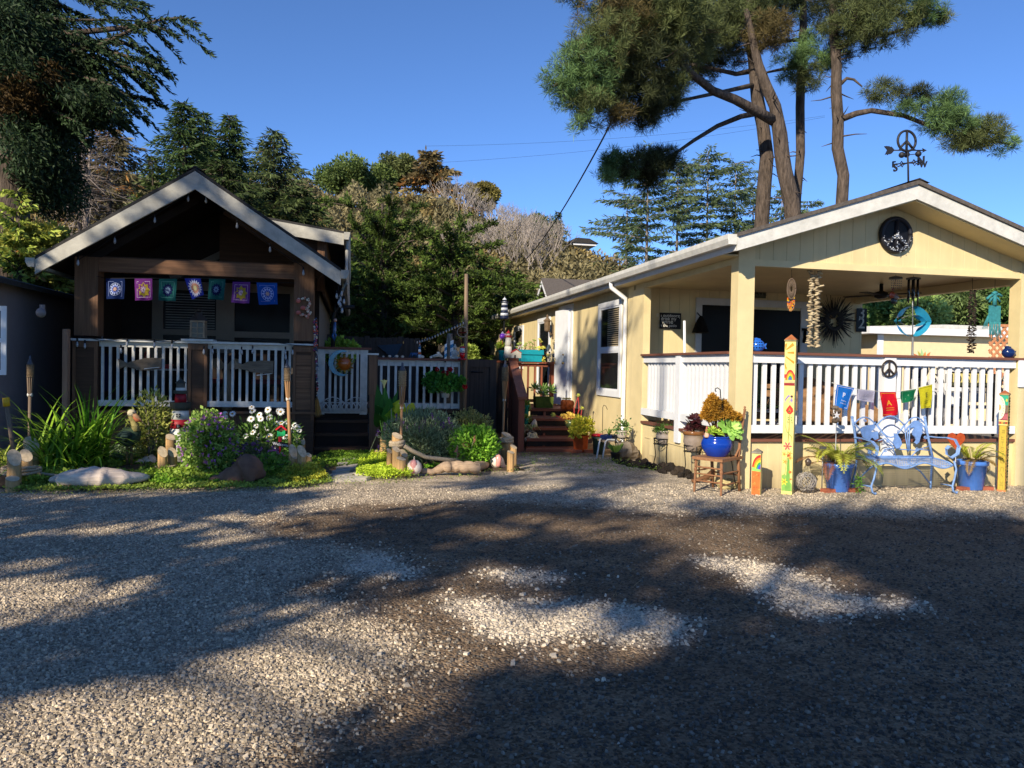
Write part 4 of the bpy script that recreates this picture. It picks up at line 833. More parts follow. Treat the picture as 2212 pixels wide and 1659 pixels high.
sf = th('plank_fence','grey plank side fence running back from the tall pole to the yellow house','fence',(3.2,18,0))
m = []
for i in range(30):
    t = i/30; x = 2.35+.02*i; y = 17.0+.42*i; m.append(MB().box(x-.01,x+.01,y,y+.38,0,2.0+.9*t*.4+gg.uniform(-.03,.03)))
each('board',m,mat('grey_fence',(.10,.085,.07),.9,.4,4,stretch=(9,9,1)),sf)
# utility pole and wires
up = th('utility_pole','distant utility pole on the right below the cream hill house','pole',(25,62,5))
p = Wq(12,2092,865,62); MB().T([(p.x,62,0),(p.x,62,p.z)],.16,8).B('pole',GBARK,up); MB().box(p.x-.9,p.x+.9,61.9,62.0,p.z-.5,p.z-.38).box(p.x-.7,p.x+.7,61.9,62.0,p.z-1.1,p.z-1.0).B('crossarm',GBARK,up)
def wire(label,a,b,sag,r=.012,n=14,name='overhead_wire'):
    m = MB(); L = [a.lerp(b,i/n)-V3(0,0,sag*4*(i/n)*(1-i/n)) for i in range(n+1)]; return tag(m.T(L,r,4).B(name,CABLE,None,tuple(L[0])),label,'cable')
wire('black service wire slanting from the pine crown down to the hill',Wq(13,750,890,24),Wq(12,1500,935,46),.5,.03)
for i,(ya,yb,s) in enumerate([(880,895,.1),(905,908,.15),(925,915,.2)]):
    wire(['topmost thin wire crossing the distant utility pole','middle thin wire crossing the distant utility pole','lowest thin wire crossing the distant utility pole'][i],Wq(12,1900,ya,62),Wq(12,2215,yb-14,61),s,.03)
for i,(y0,y1) in enumerate([(1185,1010),(1060,1000)]):
    wire(['faint wire high in the sky left of the pines','faint upper wire in the sky across the pine trunks'][i],Wq(13,-600,y0,70),Wq(13,2300,y1-160,66),.6,.009)
# ------------------------------------------------------------------ the brown cabin on the left
cb = th('brown_cabin','brown stained cabin with steep cream trimmed gable porch and white rails','house',(-2.5,16,0))
YC = 13.95; CF = .76
def cy(z,x,y,Y=YC): p = Wq(z,x,y,Y); return p.x,p.z
xl0,xl1,xr0,xr1 = -4.42,-4.07,-.985,-.655
RX,RZ,SLP,xwl,xwr = -2.49,4.68,.655,-4.80,-.20
def roofz(x): return RZ-SLP*abs(x-RX)
# posts: boxed columns, panelled below the rail
for (a,b) in ((xl0,xl1),(xr0,xr1)):
    pt = MB().box(a,b,YC,YC+.32,1.98,roofz((a+b)/2)-.28).B('post',BRW,cb)
for (a,b) in ((xl0-.02,xl1+.005),(xr0-.005,xr1+.02),(cy(1,1168,1400)[0],cy(1,1288,1400)[0])):
    z1 = 1.89
    pc = MB().box(a,b,YC+.012,YC+.34,-.05,z1).B('panelled_column',BRWD,cb)
    m = MB()
    if b > -1.1: M_ = BRWX
    else: M_ = BRWD
    for i in range(5): m.box(a+.055,b-.055,YC+.004,YC+.0115,.80+.19*i,.80+.19*i+.175)
    m.B('panel_boards',M_,pc)
    MB().box(a,a+.05,YC-.012,YC+.0115,.62,z1).box(b-.05,b,YC-.012,YC+.0115,.62,z1).box(a+.05,b-.05,YC-.012,YC+.0115,z1-.1,z1).B('panel_frame',BRW,pc)
MB().box(xl1-.3,xr0+.1,YC+.03,YC+.17,3.03,3.26).B('beam',BRWX,cb)
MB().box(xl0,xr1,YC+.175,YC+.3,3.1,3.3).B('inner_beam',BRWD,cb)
# porch floor, skirt
MB().box(xl0-.05,xr1+.05,YC+.005,16.4,CF-.08,CF).B('porch_floor',BRWD,cb)
MB().box(xl0-.06,xr1+.06,YC-.04,YC+.004,CF-.035,CF+.004).B('floor_edge',BRWX,cb)
sk = []
for i in range(int((xr0-xl1)/.2)+2):
    a = xl1+.2*i; sk.append(MB().box(a,min(a+.194,xr0-.005),YC+.04,YC+.065,-.05,CF-.085))
each('skirt_board',[s for s in sk if s.v[1][0] > s.v[0][0]],BRW,cb)
# rails
xc0,xc1 = cy(1,1168,1400)[0],cy(1,1288,1400)[0]
MB().box(xl0-.04,xr1+.04,YC-.03,YC+.36,1.895,1.93).B('rail_cap',WHW,cb)
for (a,b,n) in ((xl1+.01,xc0,11),(xc1,xr0-.01,11)):
    rl = MB().box(a,b,YC+.06,YC+.10,1.81,1.893).B('porch_railing',WHW,cb)
    MB().box(a-.02,b,YC+.03,YC+.105,.835,.93).B('bottom_rail',WHW,rl)
    st = (b-a-.1)/n; rep('baluster',MB().box(a+.03,a+.07,YC+.062,YC+.10,.93,1.81),WHW,rl,[(st*i,0,0) for i in range(n+1)])
MB().box(xc0-.1,xc1+.1,YC-.06,YC+.3,1.932,1.965).B('column_cap',WHW,cb)
# back wall with windows, ceiling
YK = 16.3
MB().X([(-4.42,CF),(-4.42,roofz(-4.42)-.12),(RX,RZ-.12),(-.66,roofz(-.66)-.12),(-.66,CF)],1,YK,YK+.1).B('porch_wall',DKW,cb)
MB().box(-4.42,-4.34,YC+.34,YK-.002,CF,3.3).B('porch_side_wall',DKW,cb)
FRB = mat('beige_window_frame',(.20,.165,.125),.6,.1)
wa,_ = cy(1,950,900,YK); wb,_ = cy(1,1832,900,YK); wm,_ = cy(1,1405,900,YK); zt = cy(1,1100,840,YK)[1]; zb = cy(1,1100,1120,YK)[1]
wf = MB().box(wa,wb,YK-.05,YK-.002,zt-.05,zt+.12).box(wa,wa+.2,YK-.05,YK-.002,CF+.1,zt-.05).box(wm-.17,wm+.17,YK-.05,YK-.002,CF+.1,zt-.05).box(wb-.08,wb,YK-.05,YK-.002,CF+.1,zt-.05).box(wa+.2,wm-.17,YK-.05,YK-.002,zb-.05,zb+.06).box(wm+.17,wb-.08,YK-.05,YK-.002,zb-.07,zb+.05).B('window',FRB,cb)
MB().box(wa+.2,wm-.17,YK-.012,YK-.004,CF+.12,zt-.05).B('pane',GLASS2,wf); MB().box(wm+.17,wb-.08,YK-.012,YK-.004,CF+.12,zt-.05).B('pane',GLASS2,wf)
bl = MB()
for i in range(24):
    z = zt-.12-.05*i
    if z > zb+.08: bl.box(wa+.24,wm-.2,YK-.018,YK-.014,z-.016,z)
bl.B('blind',mat('sun_lightened_blind',(.20,.20,.18),.6,.2),wf)  # slat grey raised to stand in for sun on the blind
ap = Wq(1,1420,615,YK); tl = Wq(1,1235,690,YK); tr = Wq(1,1585,690,YK)
for zz,dz in ((ap.z,0),):
    g1 = MB().beam((tl.x-.5,YK-.03,tl.z-.32),(ap.x,YK-.03,ap.z),.04,.13,(0,0,1)).beam((ap.x,YK-.035,ap.z),(tr.x+.5,YK-.035,tr.z-.32),.04,.13,(0,0,1)).B('gable_window',FRB,cb)
    MB().add([(tl.x-.4,YK-.008,zt+.12),(tr.x+.4,YK-.008,zt+.12),(ap.x,YK-.008,ap.z-.05)],[(0,1,2)]).B('pane',GLASS2,g1)
# body of the cabin and roofs
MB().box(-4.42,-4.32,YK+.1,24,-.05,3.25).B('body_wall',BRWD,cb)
SID2 = siding('weathered_grey_siding',(.20,.18,.16),1,.14,.8)
MB().box(-.76,-.66,YK+.1,24,-.05,3.25).B('body_wall',SID2,cb)
YR0 = 13.38
for s,xe_ in ((-1,xwl),(1,xwr)):
    t = .10
    MB().X([(RX,RZ),(xe_,roofz(xe_)),(xe_,roofz(xe_)-.05),(RX,RZ-.055)],1,YR0,24.2).B('roof',SHIND,cb)
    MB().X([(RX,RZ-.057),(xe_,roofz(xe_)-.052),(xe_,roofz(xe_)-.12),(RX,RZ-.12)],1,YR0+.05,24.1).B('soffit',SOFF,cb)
    MB().X([(RX,RZ-.058),(xe_,roofz(xe_)-.053),(xe_,roofz(xe_)-.28),(RX,RZ-.345)],1,YR0-.0,YR0+.045).B('rake_fascia',FASC,cb)
    y0 = YR0-.02
    MB().X([(xe_-s*.002+s*.004,roofz(xe_)-.03),(xe_+s*.13,roofz(xe_)-.03),(xe_+s*.13,roofz(xe_)-.09),(xe_+s*.09,roofz(xe_)-.17),(xe_+s*.004,roofz(xe_)-.17)],1,y0,24).B('gutter',FASC,cb)
MB().X([(RX-.14,RZ-.06),(RX,RZ+.03),(RX+.14,RZ-.06),(RX,RZ+.005)],1,YR0-.01,24.2).B('ridge_cap',SHIND,cb)
MB().beam((RX+.35,YC+.2,roofz(RX+.35)-.30),(xwr-.35,YC+.2,roofz(xwr-.35)-.30),.09,.12).B('rafter',BRWD,cb)
MB().beam((RX-.1,YC+.2,roofz(RX-.1)-.30),(xwl+.35,YC+.2,roofz(xwl+.35)-.30),.09,.12).B('rafter',DKW,cb)
# raised shed roof over the body, right side
Yd = 15.5; P1 = Wq(1,1640,398,Yd); P2 = Wq(1,2140,490,Yd); s2 = (P1.z-P2.z)/(P2.x-P1.x); xt = RX; ztop = P2.z+s2*(P2.x-xt)
MB().X([(xt,ztop),(P2.x,P2.z),(P2.x,P2.z-.05),(xt,ztop-.05)],1,Yd,24).B('raised_roof',SHIND,cb)
MB().X([(xt+.5,ztop-.051-s2*.5),(P2.x,P2.z-.051),(P2.x,P2.z-.27),(xt+.5,ztop-.28-s2*.5)],1,Yd-.045,Yd-.002).B('rake_fascia',FASC,cb)
MB().X([(P2.x+.003,P2.z-.03),(P2.x+.12,P2.z-.03),(P2.x+.09,P2.z-.17),(P2.x+.003,P2.z-.17)],1,Yd-.1,24).B('gutter',FASC,cb)
MB().X([(xt,3.2),(xt,ztop-.06),(P2.x-.35,P2.z-.06+s2*.35),(P2.x-.35,3.0)],1,Yd+.3,Yd+.38).B('raised_wall',BRWD,cb)
MB().box(P2.x-.40,P2.x-.352,Yd+.38,24,2.95,P2.z).B('raised_wall',BRWD,cb)
MB().box(P2.x-.50,P2.x-.36,Yd+.22,Yd+.295,3.0,P2.z+.02).B('corner_board',BRW,cb)
# white painted corner downspouts of the cabin
p = Wq(1,2150,700,YR0); MB().T([(P2.x+.06,Yd+.1,P2.z-.17),(P2.x+.06,Yd+.1,3.1),(xwr+.08,YR0+.2,2.95),(xwr-.02,YR0+.4,2.7)],.035,6).B('downspout',FASC,cb)
q0 = Wq(1,2110,960,15); MB().T([(q0.x+.28,15,q0.z),(q0.x-.02,15,q0.z-.01),(q0.x-.1,15,q0.z-.15),(q0.x-.1,15,q0.z-1.6)],.04,7).B('drain_pipe',BLK,cb)
tag(MB().box(cy(1,430,1500)[0],cy(1,462,1500)[0],YC-.32,YC-.2,0,cy(1,440,1100,YC-.3)[1]).B('cedar_post',mat('bare_cedar',(.34,.20,.13),.8,.2,4,stretch=(8,8,.8)),None,(-4.4,13.7,0)),'slim bare cedar post left of the cabin porch column','post')
# steps, gate and right hand railing
stp = th('cabin_steps','dark wooden steps between the brown posts leading up to the white gate','steps',(-.1,14.4,0))
xa,xb = cy(4,215,1000,14.1)[0]-.02,cy(4,716,1000,14.1)[0]
yy = [14.16,14.44,14.72,15.0]
zz = [Wq(4,460,y,14.3).z for y in (1250,1130,1015,912)]; yy = [14.15,14.42,14.69,14.96]
zz = [.13,.35,.57,.79]
each('step',[MB().box(xa,xb,yy[i],yy[i]+.3,zz[i]-.045,zz[i]) for i in range(4)],BRWD,stp)
each('riser',[MB().box(xa,xb,yy[i]+.03,yy[i]+.05,max(-.05,zz[i]-.22),zz[i]-.047) for i in range(4)],DKW,stp)
MB().box(xa-.3,2.1,15.0,17.6,.70,.785).B('deck_floor',BRWD,stp)
gt = th('white_gate','white picket gate with brown cap at the top of the cabin steps','gate',(-.1,15.05,.8))
Ygt = 14.92; ga,gb = wyq(4,238,600,Ygt).x,wyq(4,706,600,Ygt).x; gz1 = wyq(4,480,300,Ygt).z; gz0 = wyq(4,480,895,Ygt).z
MB().box(ga,gb,Ygt,Ygt+.03,gz1-.08,gz1).B('top_rail',WHW,gt); MB().box(ga,gb,Ygt,Ygt+.03,gz0,gz0+.09).B('bottom_rail',WHW,gt)
MB().box(ga-.04,gb+.06,Ygt-.06,Ygt+.08,gz1+.002,gz1+.045).B('cap',REDB,gt)
for a in (ga,gb-.14): MB().box(a,a+.13,Ygt-.025,Ygt-.002,gz0-.02,gz1-.002).B('stile',WHW,gt)
st = (gb-ga-.3)/6
rep('picket',MB().box(ga+.20,ga+.245,Ygt-.022,Ygt-.002,gz0,gz1-.02),WHW,gt,[(st*i*.98,0,0) for i in range(6)])
np_ = th('stair_post','brown boxed post with grey cap right of the cabin steps','post',(.4,14.4,0))
pa,pb = wyq(4,717,500,14.2).x,wyq(4,796,500,14.2).x; pz1 = wyq(4,750,350,14.2).z; pz0 = wyq(4,750,725,14.2).z
MB().box(pa,pb,14.2,14.5,pz0,pz1).B('post_sleeve',BRW,np_); MB().box(pa-.02,pb+.02,14.18,14.52,pz1+.001,pz1+.03).B('cap',WHW,np_); MB().box(pa+.02,pa+.2,14.23,14.45,-.05,pz0-.001).B('post',BRW,np_)
wr = th('white_railing','long white picket railing between the stair post and the tall pole','railing',(1.2,15.0,.8))
Yw = 15.0; ra,rb = wyq(4,800,600,Yw).x,wyq(4,1588,600,Yw).x; z1 = wyq(4,1200,402,Yw).z; z0 = wyq(4,1200,855,Yw).z
MB().box(ra,rb,Yw,Yw+.03,z1-.11,z1).B('top_rail',WHW,wr); MB().box(ra,rb,Yw,Yw+.03,z0,z0+.11).B('bottom_rail',WHW,wr)
MB().box(ra-.03,rb+.05,Yw-.08,Yw+.1,z1+.002,z1+.045).B('cap',REDB,wr); RAILZ = z1+.045
n = 12; st = (rb-ra-.12)/(n-1); rep('picket',MB().box(ra+.04,ra+.085,Yw-.03,Yw-.002,z0+.01,z1-.02),WHW,wr,[(st*i,0,0) for i in range(n)])
MB().box(ra,rb,Yw+.05,Yw+.08,0,z0-.04).B('skirt',DKW,wr)
tp = th('tall_pole','tall brown pole at the right end of the white railing','pole',(2.1,14.9,0))
pz = wyq(12,1143,995,14.9).z; px_ = wyq(4,1595,600,14.9).x
MB().box(px_-.05,px_+.06,14.86,14.96,-.05,z1+.1).B('lower_post',BRW,tp); MB().T([(px_+.02,14.83,.4),(px_+.03,14.83,2.2),(px_+.02,14.84,pz)],[.04,.04,.035],8).B('pole',wood('grey_pole_wood',(.20,.14,.09)),tp)
# low scrolled white wire edging fastened along the foot of the gate
we = th('wire_edging','low white wire lattice edging with scrolls along the foot of the gate','edging',(-.1,Ygt-.06,.8)); we['_o'] = (-.1,Ygt-.06,.8)
ea,eb = wyq(4,272,820,Ygt-.06).x,wyq(4,702,820,Ygt-.06).x; ez0 = wyq(4,480,890,Ygt-.06).z; ez1 = wyq(4,480,795,Ygt-.06).z; ye = Ygt-.06; m = MB(); W_ = (eb-ea)
for k in range(10):
    for s in (0,1):
        a = ea+W_*k/10; b = a+W_/10; m.T([(a if s else b,ye,ez0+.03),(b if s else a,ye,ez1)],.009,5)
m.T([(ea,ye,ez0+.03),(eb,ye,ez0+.03)],.008,5).T([(ea,ye,ez1),(eb,ye,ez1)],.008,5); m.B('lattice',WHW,we); m = MB()
for k in range(2):
    a = ea+W_*k/2; b = a+W_/2; m.T([(a+(b-a)*t/10,ye,ez1+.10*sin(math.pi*t/10)) for t in range(11)],.008,5)
    for sx in (-1,1):
        c = ((a+b)/2+sx*W_*.10,ez1+.045); m.T([(c[0]+.035*(1-t/14)*cos(sx*(t*.6)),ye,c[1]+.035*(1-t/14)*sin(t*.6)) for t in range(12)],.005,4)
m.B('scrolls',WHW,we)
# ------------------------------------------------------------------ front garden of the cabin
def bed(name,x0,x1,y0,y1,hmax,edge,wob,seed):
    xs = np.arange(x0,x1+.01,.06); ys = np.arange(y0,y1+.01,.06)
    def zf(X,Y):
        w_ = wob*(fbm(X*1.2,Y*1.2,seed)-.5)
        d = np.minimum(np.minimum(X-x0,x1-X)-w_*.6,np.minimum(Y-y0-abs(wob)*.3+w_,y1-Y+1)); return -.06+(hmax+.06)*np.clip(d/edge,0,1)+.03*(fbm(X*5,Y*5,seed+1)-.5)
    def cf(X,Y): n = fbm(X*3,Y*3,seed+2)[...,None]; return np.array((.075,.055,.038))*(.6+.8*n)
    return tag(grid(name,xs,ys,zf,cf,Mt),kind='structure')
bed('garden_bed',-5.4,-.6,10.15,14.0,.10,.7,.8,201); bed('garden_bed',.55,2.85,11.5,15.2,.10,.6,.5,205)
def cover(name,pts,n,hmax,cols,ll,lw,seed,dens_s=1.2,kind='stuff',thr=.35,flat=0.5):
    g = np.random.default_rng(seed); P = np.array(gp(pts)); x = P[:,0].min()+np.ptp(P[:,0])*g.random(n*3); y = P[:,1].min()+np.ptp(P[:,1])*g.random(n*3)
    f = fbm(x*dens_s*2,y*dens_s*2,seed); k = inpoly(x,y,[tuple(a) for a in P]) & (f > thr*g.random(len(x))+thr*.4); x,y,f = x[k][:n],y[k][:n],f[k][:n]; N = len(x)
    z = .03+hmax*f*g.random(N)**.6; D = g.normal(size=(N,3)); D[:,2] = np.abs(D[:,2])*flat+.15
    return tag(quads(name,leafq(np.stack([x,y,z],1),D,ll*(.6+.8*g.random(N)),lw*(.6+.8*g.random(N)),g),mixc(cols[0],cols[1],np.clip(f*.8+.5*g.random(N)-.2,0,1)),Lf),kind=kind)
cover('ground_cover',[(100,1018),(340,985),(380,1020),(450,1010),(470,1050),(330,1052),(120,1048),(30,1060),(20,1035)],15000,.16,('#2f4a14','#9fb845'),.045,.035,301)
cover('ground_cover',[(100,985),(200,970),(330,975),(345,1010),(220,1012),(110,1018)],7000,.30,('#33462c','#93a884'),.06,.022,302)
cover('ground_cover',[(345,1025),(480,1005),(470,1052),(400,1056),(330,1056)],6000,.15,('#3a6a14','#a8d245'),.045,.03,303)
cover('ground_cover',[(535,975),(640,985),(700,1010),(690,1043),(590,1042),(460,1050),(470,1025)],8000,.18,('#2c4714','#8fae3c'),.04,.03,304)
cover('moss',[(590,1040),(640,1000),(690,1010),(705,1043),(640,1055)],9000,.17,('#6f7a1e','#c9c44a'),.03,.02,305,2)
cover('moss',[(775,1010),(815,985),(850,1000),(880,1020),(890,1035),(830,1040),(770,1035)],11000,.18,('#7c9a1c','#cfe04a'),.028,.02,306,2)
cover('moss',[(690,985),(790,975),(810,990),(770,1012),(680,1015)],6000,.08,('#35501a','#7ea033'),.03,.02,307,2)
cover('ground_cover',[(20,1048),(110,1036),(340,1040),(480,1040),(700,1030),(720,1048),(600,1060),(440,1062),(300,1064),(100,1068),(10,1066)],9000,.07,('#3d5a1a','#a9b850'),.04,.026,320,1.6)
cover('moss',[(905,1008),(950,1000),(965,1012),(920,1018)],1500,.08,('#4f8a1c','#93c83a'),.03,.02,308,2)
cover('weeds',[(0,1062),(700,1040),(1130,1010),(1200,1025),(700,1062),(300,1075),(0,1080)],2600,.05,('#4b5a22','#93a050'),.035,.012,309,2,thr=.6)
cover('weeds',[(1120,985),(1330,990),(1450,1020),(1300,1030),(1150,1010)],900,.05,('#4b6a22','#93a850'),.04,.012,310,2,thr=.6)
# stepping stones
SLAB = mat('pale_flagstone',(.46,.41,.34),.85,.25,7,.4,40)
for i,(x0,x1,y) in enumerate([(300,740,1520),(330,600,1492),(560,745,1478),(370,560,1462),(400,650,1432),(520,720,1415),(410,570,1398),(430,600,1360)]):
    a = WG(q(4,x0,y)); b = WG(q(4,x1,y)); c = (a+b)/2; r_ = (b-a).length/2; g = Rd_(i)
    pts = [(c.x+r_*cos(t)*g.uniform(.85,1.05),c.y+.16*sin(t)*g.uniform(.8,1.1)+.05*cos(t)) for t in [2*math.pi*k/9 for k in range(9)]]
    m = MB().X(pts,2,-.02,.045+.004*i)
    tag(m.B('stepping_stone',SLAB,None,(c.x,c.y,0)),['widest front flagstone of the path, at the edge of the gravel','left flagstone just behind the front one on the path','right flagstone just behind the front one on the path','short left flagstone in the third row of the path','long flagstone in the middle of the mossy path','right hand flagstone halfway along the mossy path','small flagstone with moss round it, second from the steps','last small flagstone before the cabin steps'][i],'stepping stone','flagstones of the cabin path')
# log pilings, ropes
def piling(z,x0,x1,ytop,ybase,slant,label,group,Y=None,dy=0.0):
    xm_ = (x0+x1)/2; b = WG(q(z,xm_,ybase)) if Y is None else Wq(z,xm_,ybase,Y); b.y += dy; b.z = -.05
    s = (b.y)/F*1.02; kz = ZT[z][2]*K; r_ = (x1-x0)/2*kz*s; top = Wq(z,xm_,ytop,b.y).z
    o = th('wooden_piling',label,'log post',b,group); n = 14; m = MB(); vs = []
    tl = slant*r_*1.6
    for zz in (b.z,None):
        for k in range(n):
            a = 2*math.pi*k/n; rr_ = r_*(1+.04*sin(3*a+x0)); vs.append((b.x+rr_*cos(a),b.y+rr_*sin(a),zz if zz is not None else top+tl*(.6*sin(a)-.4*cos(a))))
    m.add(vs,[(k,(k+1) % n,n+(k+1) % n,n+k) for k in range(n)],True).B('log',LOG,o)
    MB().add([Vr(v)+V3(0,0,.003) for v in vs[n:]],[tuple(range(n))],False).B('cut_end',LOGE,o); return b,r_
PA,PB,PC,PD,PE,PF = ['log posts at the left end of the rope fence','log posts beside the lighthouse statue','log posts beside the orange torch','log posts by the mossy mound','log posts holding the thick rope','log posts below the redwood steps']
piling(2,80,185,1310,1612,1.1,'log post under the yellow tipped stake in the leftmost bundle',PA)
piling(2,158,276,1185,1500,.9,'tallest log post of the leftmost bundle',PA,dy=.25)
piling(2,190,287,1290,1570,.9,'log post right of the yellow tipped stake in the leftmost bundle',PA)
piling(2,105,208,1505,1618,.3,'short cut off log post at the front of the leftmost bundle',PA,dy=-.12)
piling(3,215,300,1118,1450,.5,'tallest log post just below the red and white lighthouse',PB,dy=.2)
piling(3,172,250,1255,1492,1.0,'left log post with slanted top in front of the lighthouse bundle',PB)
piling(3,253,330,1260,1486,.9,'log post half hidden by the purple flowering bush',PB,dy=.08)
piling(3,1424,1530,1140,1370,.8,'tallest log post right of the orange torch pole',PC,dy=.25)
piling(3,1390,1475,1255,1505,1.3,'left front log post with long slanted cut by the orange torch',PC)
piling(3,1470,1550,1250,1515,1.1,'right front log post with slanted top by the orange torch',PC)
piling(3,1548,1600,1285,1440,.6,'short stub log post at the right of the orange torch bundle',PC,dy=.1)
piling(4,835,916,1038,1300,.7,'tallest log post of the bundle in the mossy mound',PD,dy=.25)
piling(4,820,888,1130,1340,.5,'leaning middle log post in the mossy mound',PD)
piling(4,770,828,1245,1338,.3,'short log post at the left of the mossy mound',PD)
pe,_ = piling(4,936,1030,1105,1455,.5,'tallest log post wrapped by the thick rope',PE,dy=.18)
piling(4,880,932,1248,1465,.7,'thin left log post below the thick rope',PE)
piling(4,930,1003,1230,1468,.6,'front centre log post below the thick rope',PE,dy=-.03)
piling(4,1006,1080,1268,1458,.8,'slanted right log post below the thick rope',PE,dy=.1)
piling(4,970,1055,1318,1488,.3,'shortest log post at the front of the roped bundle',PE,dy=-.06)
pf,_ = piling(5,370,452,1372,1630,.4,'tall log post at the right end of the thick rope',PF,dy=.12)
piling(5,430,485,1470,1640,.5,'right log post of the bundle below the redwood steps',PF)
piling(5,396,456,1515,1665,.3,'shortest log post below the redwood steps',PF,dy=-.1)
def rope(label,pts,r,wraps=(),name='rope'):
    m = MB(); L = []
    for i in range(len(pts)-1):
        for k in range(8): L.append(Vr(pts[i]).lerp(Vr(pts[i+1]),k/8))
    L.append(Vr(pts[-1])); m.T(L,r,7)
    for (c,rad,z0,n) in wraps:
        m.T([(c[0]+rad*cos(t*.45),c[1]+rad*sin(t*.45),z0+.035*t*.45/6.28+.006*sin(t)) for t in range(int(14*n))],r,6)
    return tag(m.B(name,ROPE,None,tuple(L[0])),label,'rope')
def wgh(z,x,y,base): p = Wq(z,x,y,base); return p
yA = WG(q(2,240,1560)).y-.07; yB = WG(q(3,250,1480)).y-.05; yCc = WG(q(3,1430,1500)).y-.05
ca = WG(q(2,185,1575)); rope('thin rope sagging along the white driftwood slab',[wgh(2,265,1430,yA),wgh(2,420,1462,yA),wgh(2,600,1484,yA-.1),wgh(2,900,1486,yA-.1),wgh(2,1250,1515,(yA+yB)/2),wgh(2,1400,1515,yB),wgh(2,1600,1468,yB)],.018,[((ca.x,ca.y+.05),.21,Wq(2,185,1470,ca.y).z,3)])
cbb = WG(q(3,250,1485)); rope('thin rope running from the lighthouse posts past the brown driftwood',[wgh(3,300,1470,yB),wgh(3,200,1500,yB-.02),wgh(3,420,1480,yB),wgh(3,800,1465,yB),wgh(3,1100,1435,yCc),wgh(3,1400,1390,yCc),wgh(3,1470,1382,yCc)],.016,[((cbb.x,cbb.y+.05),.15,Wq(3,250,1430,cbb.y).z,2)])
rope('thick pale rope hanging between the two log bundles of the right bed',[(pe.x+.1,pe.y-.16,Wq(4,1020,1190,pe.y).z),wgh(4,1120,1245,pe.y-.15),wgh(4,1250,1305,pe.y-.1),wgh(4,1480,1332,pe.y),wgh(4,1640,1320,(pe.y+pf.y)/2),wgh(5,60,1570,(pe.y+pf.y)/2),wgh(5,220,1510,pf.y-.1),wgh(5,350,1440,pf.y-.12)],.033,[((pe.x,pe.y),.095,Wq(4,980,1205,pe.y).z,2.2),((pf.x,pf.y),.09,Wq(5,410,1435,pf.y).z,2.2)])
# driftwood and shells
DRF = mat('bleached_driftwood',(.72,.58,.46),.85,.3,5,.5,8,stretch=(1,6,6)); DRB = mat('red_brown_driftwood',(.17,.09,.06),.9,.4,5,.8,9); DRL = mat('grey_tan_driftwood',(.40,.28,.18),.85,.35,4,.8,7,stretch=(1,5,5))
def drift(label,pts,radii,m,flat=.6,seed=0):
    g = Rd_(seed); mb = MB(); L = []; rr_ = []
    for i in range(len(pts)-1):
        for k in range(5): t = k/5; L.append(Vr(pts[i]).lerp(Vr(pts[i+1]),t)+V3(g.gauss(0,.008),g.gauss(0,.012),g.gauss(0,.006))); rr_.append((radii[i]*(1-t)+radii[i+1]*t)*g.uniform(.93,1.07))
    L.append(Vr(pts[-1])); rr_.append(radii[-1]); mb.T(L,rr_,9); c = L[0]
    mb.v = [(v[0],v[1],c.z+(v[2]-c.z)*flat if flat != 1 else v[2]) for v in mb.v]
    return tag(mb.B('driftwood',m,None,(c.x,c.y,0)),label,'driftwood')
wg = lambda z,x,y,h=0.0: WG(q(z,x,y))+V3(0,0,h)
drift('big bleached white driftwood slab lying at the front of the garden',[wg(2,500,1590,.10),wg(2,640,1600,.13),wg(2,850,1600,.17),wg(2,1100,1598,.15),wg(2,1375,1570,.10)],[.06,.20,.25,.21,.07],DRF,.55,1)
drift('dark reddish driftwood chunk in front of the purple bush',[wg(3,625,1565,.04),wg(3,760,1570,.08),wg(3,900,1565,.13),wg(3,1010,1560,.20),wg(3,1160,1545,.10)],[.03,.09,.14,.22,.05],DRB,1,2)
drift('twisted tan driftwood log lying between the two conch shells',[wg(4,1195,1478,.07),wg(4,1330,1478,.06),wg(4,1420,1478,.14),wg(4,1540,1478,.12),wg(4,1700,1478,.13),wg(5,240,1655,.08)],[.035,.045,.075,.09,.085,.05],DRL,1,3)
drift('sandy rock shaped driftwood piece left of the lighthouse posts',[wg(2,1270,1420,.08),wg(2,1420,1412,.10)],[.05,.12],DRF,1,4)
def conch(label,c,s,rz):
    m = MB(); 
    for i in range(14):
        t = i/13; a = t*7.5; r_ = s*(.30*(1-t)**1.0+.02); m.C(mixc('#e8d8c8','#c99a86',[t])[0]).O((c[0]+cos(rz)*s*(t*.55-.1)+.0*cos(a),c[1]+sin(rz)*s*(t*.5-.1),c[2]+r_+.02*sin(a)),r_,9,6)
        if i < 9: m.T([(c[0]+cos(rz)*s*(t*.55-.1),c[1]-.02,c[2]+1.6*r_),(c[0]+cos(rz)*s*(t*.5-.15),c[1]-.06,c[2]+r_*2.0+s*.12)],[s*.05,s*.008],5)
    m.C('#dd9a90').L([(.02*s,-.3*s),(.12*s,-.2*s),(.16*s,.1*s),(.10*s,.25*s),(.03*s,.3*s)],(c[0]-.05*s,c[1]-.26*s,c[2]+.36*s),10)
    return tag(m.B('conch_shell',Gz,None,(c[0],c[1],0)),label,'shell')
conch('upright pale spiky conch shell beside the roped log bundle',(*wg(4,1140,1485)[:2],.02),.36,1.4); conch('pink lipped conch shell at the right end of the driftwood log',(*wg(5,335,1655)[:2],.02),.34,.3)
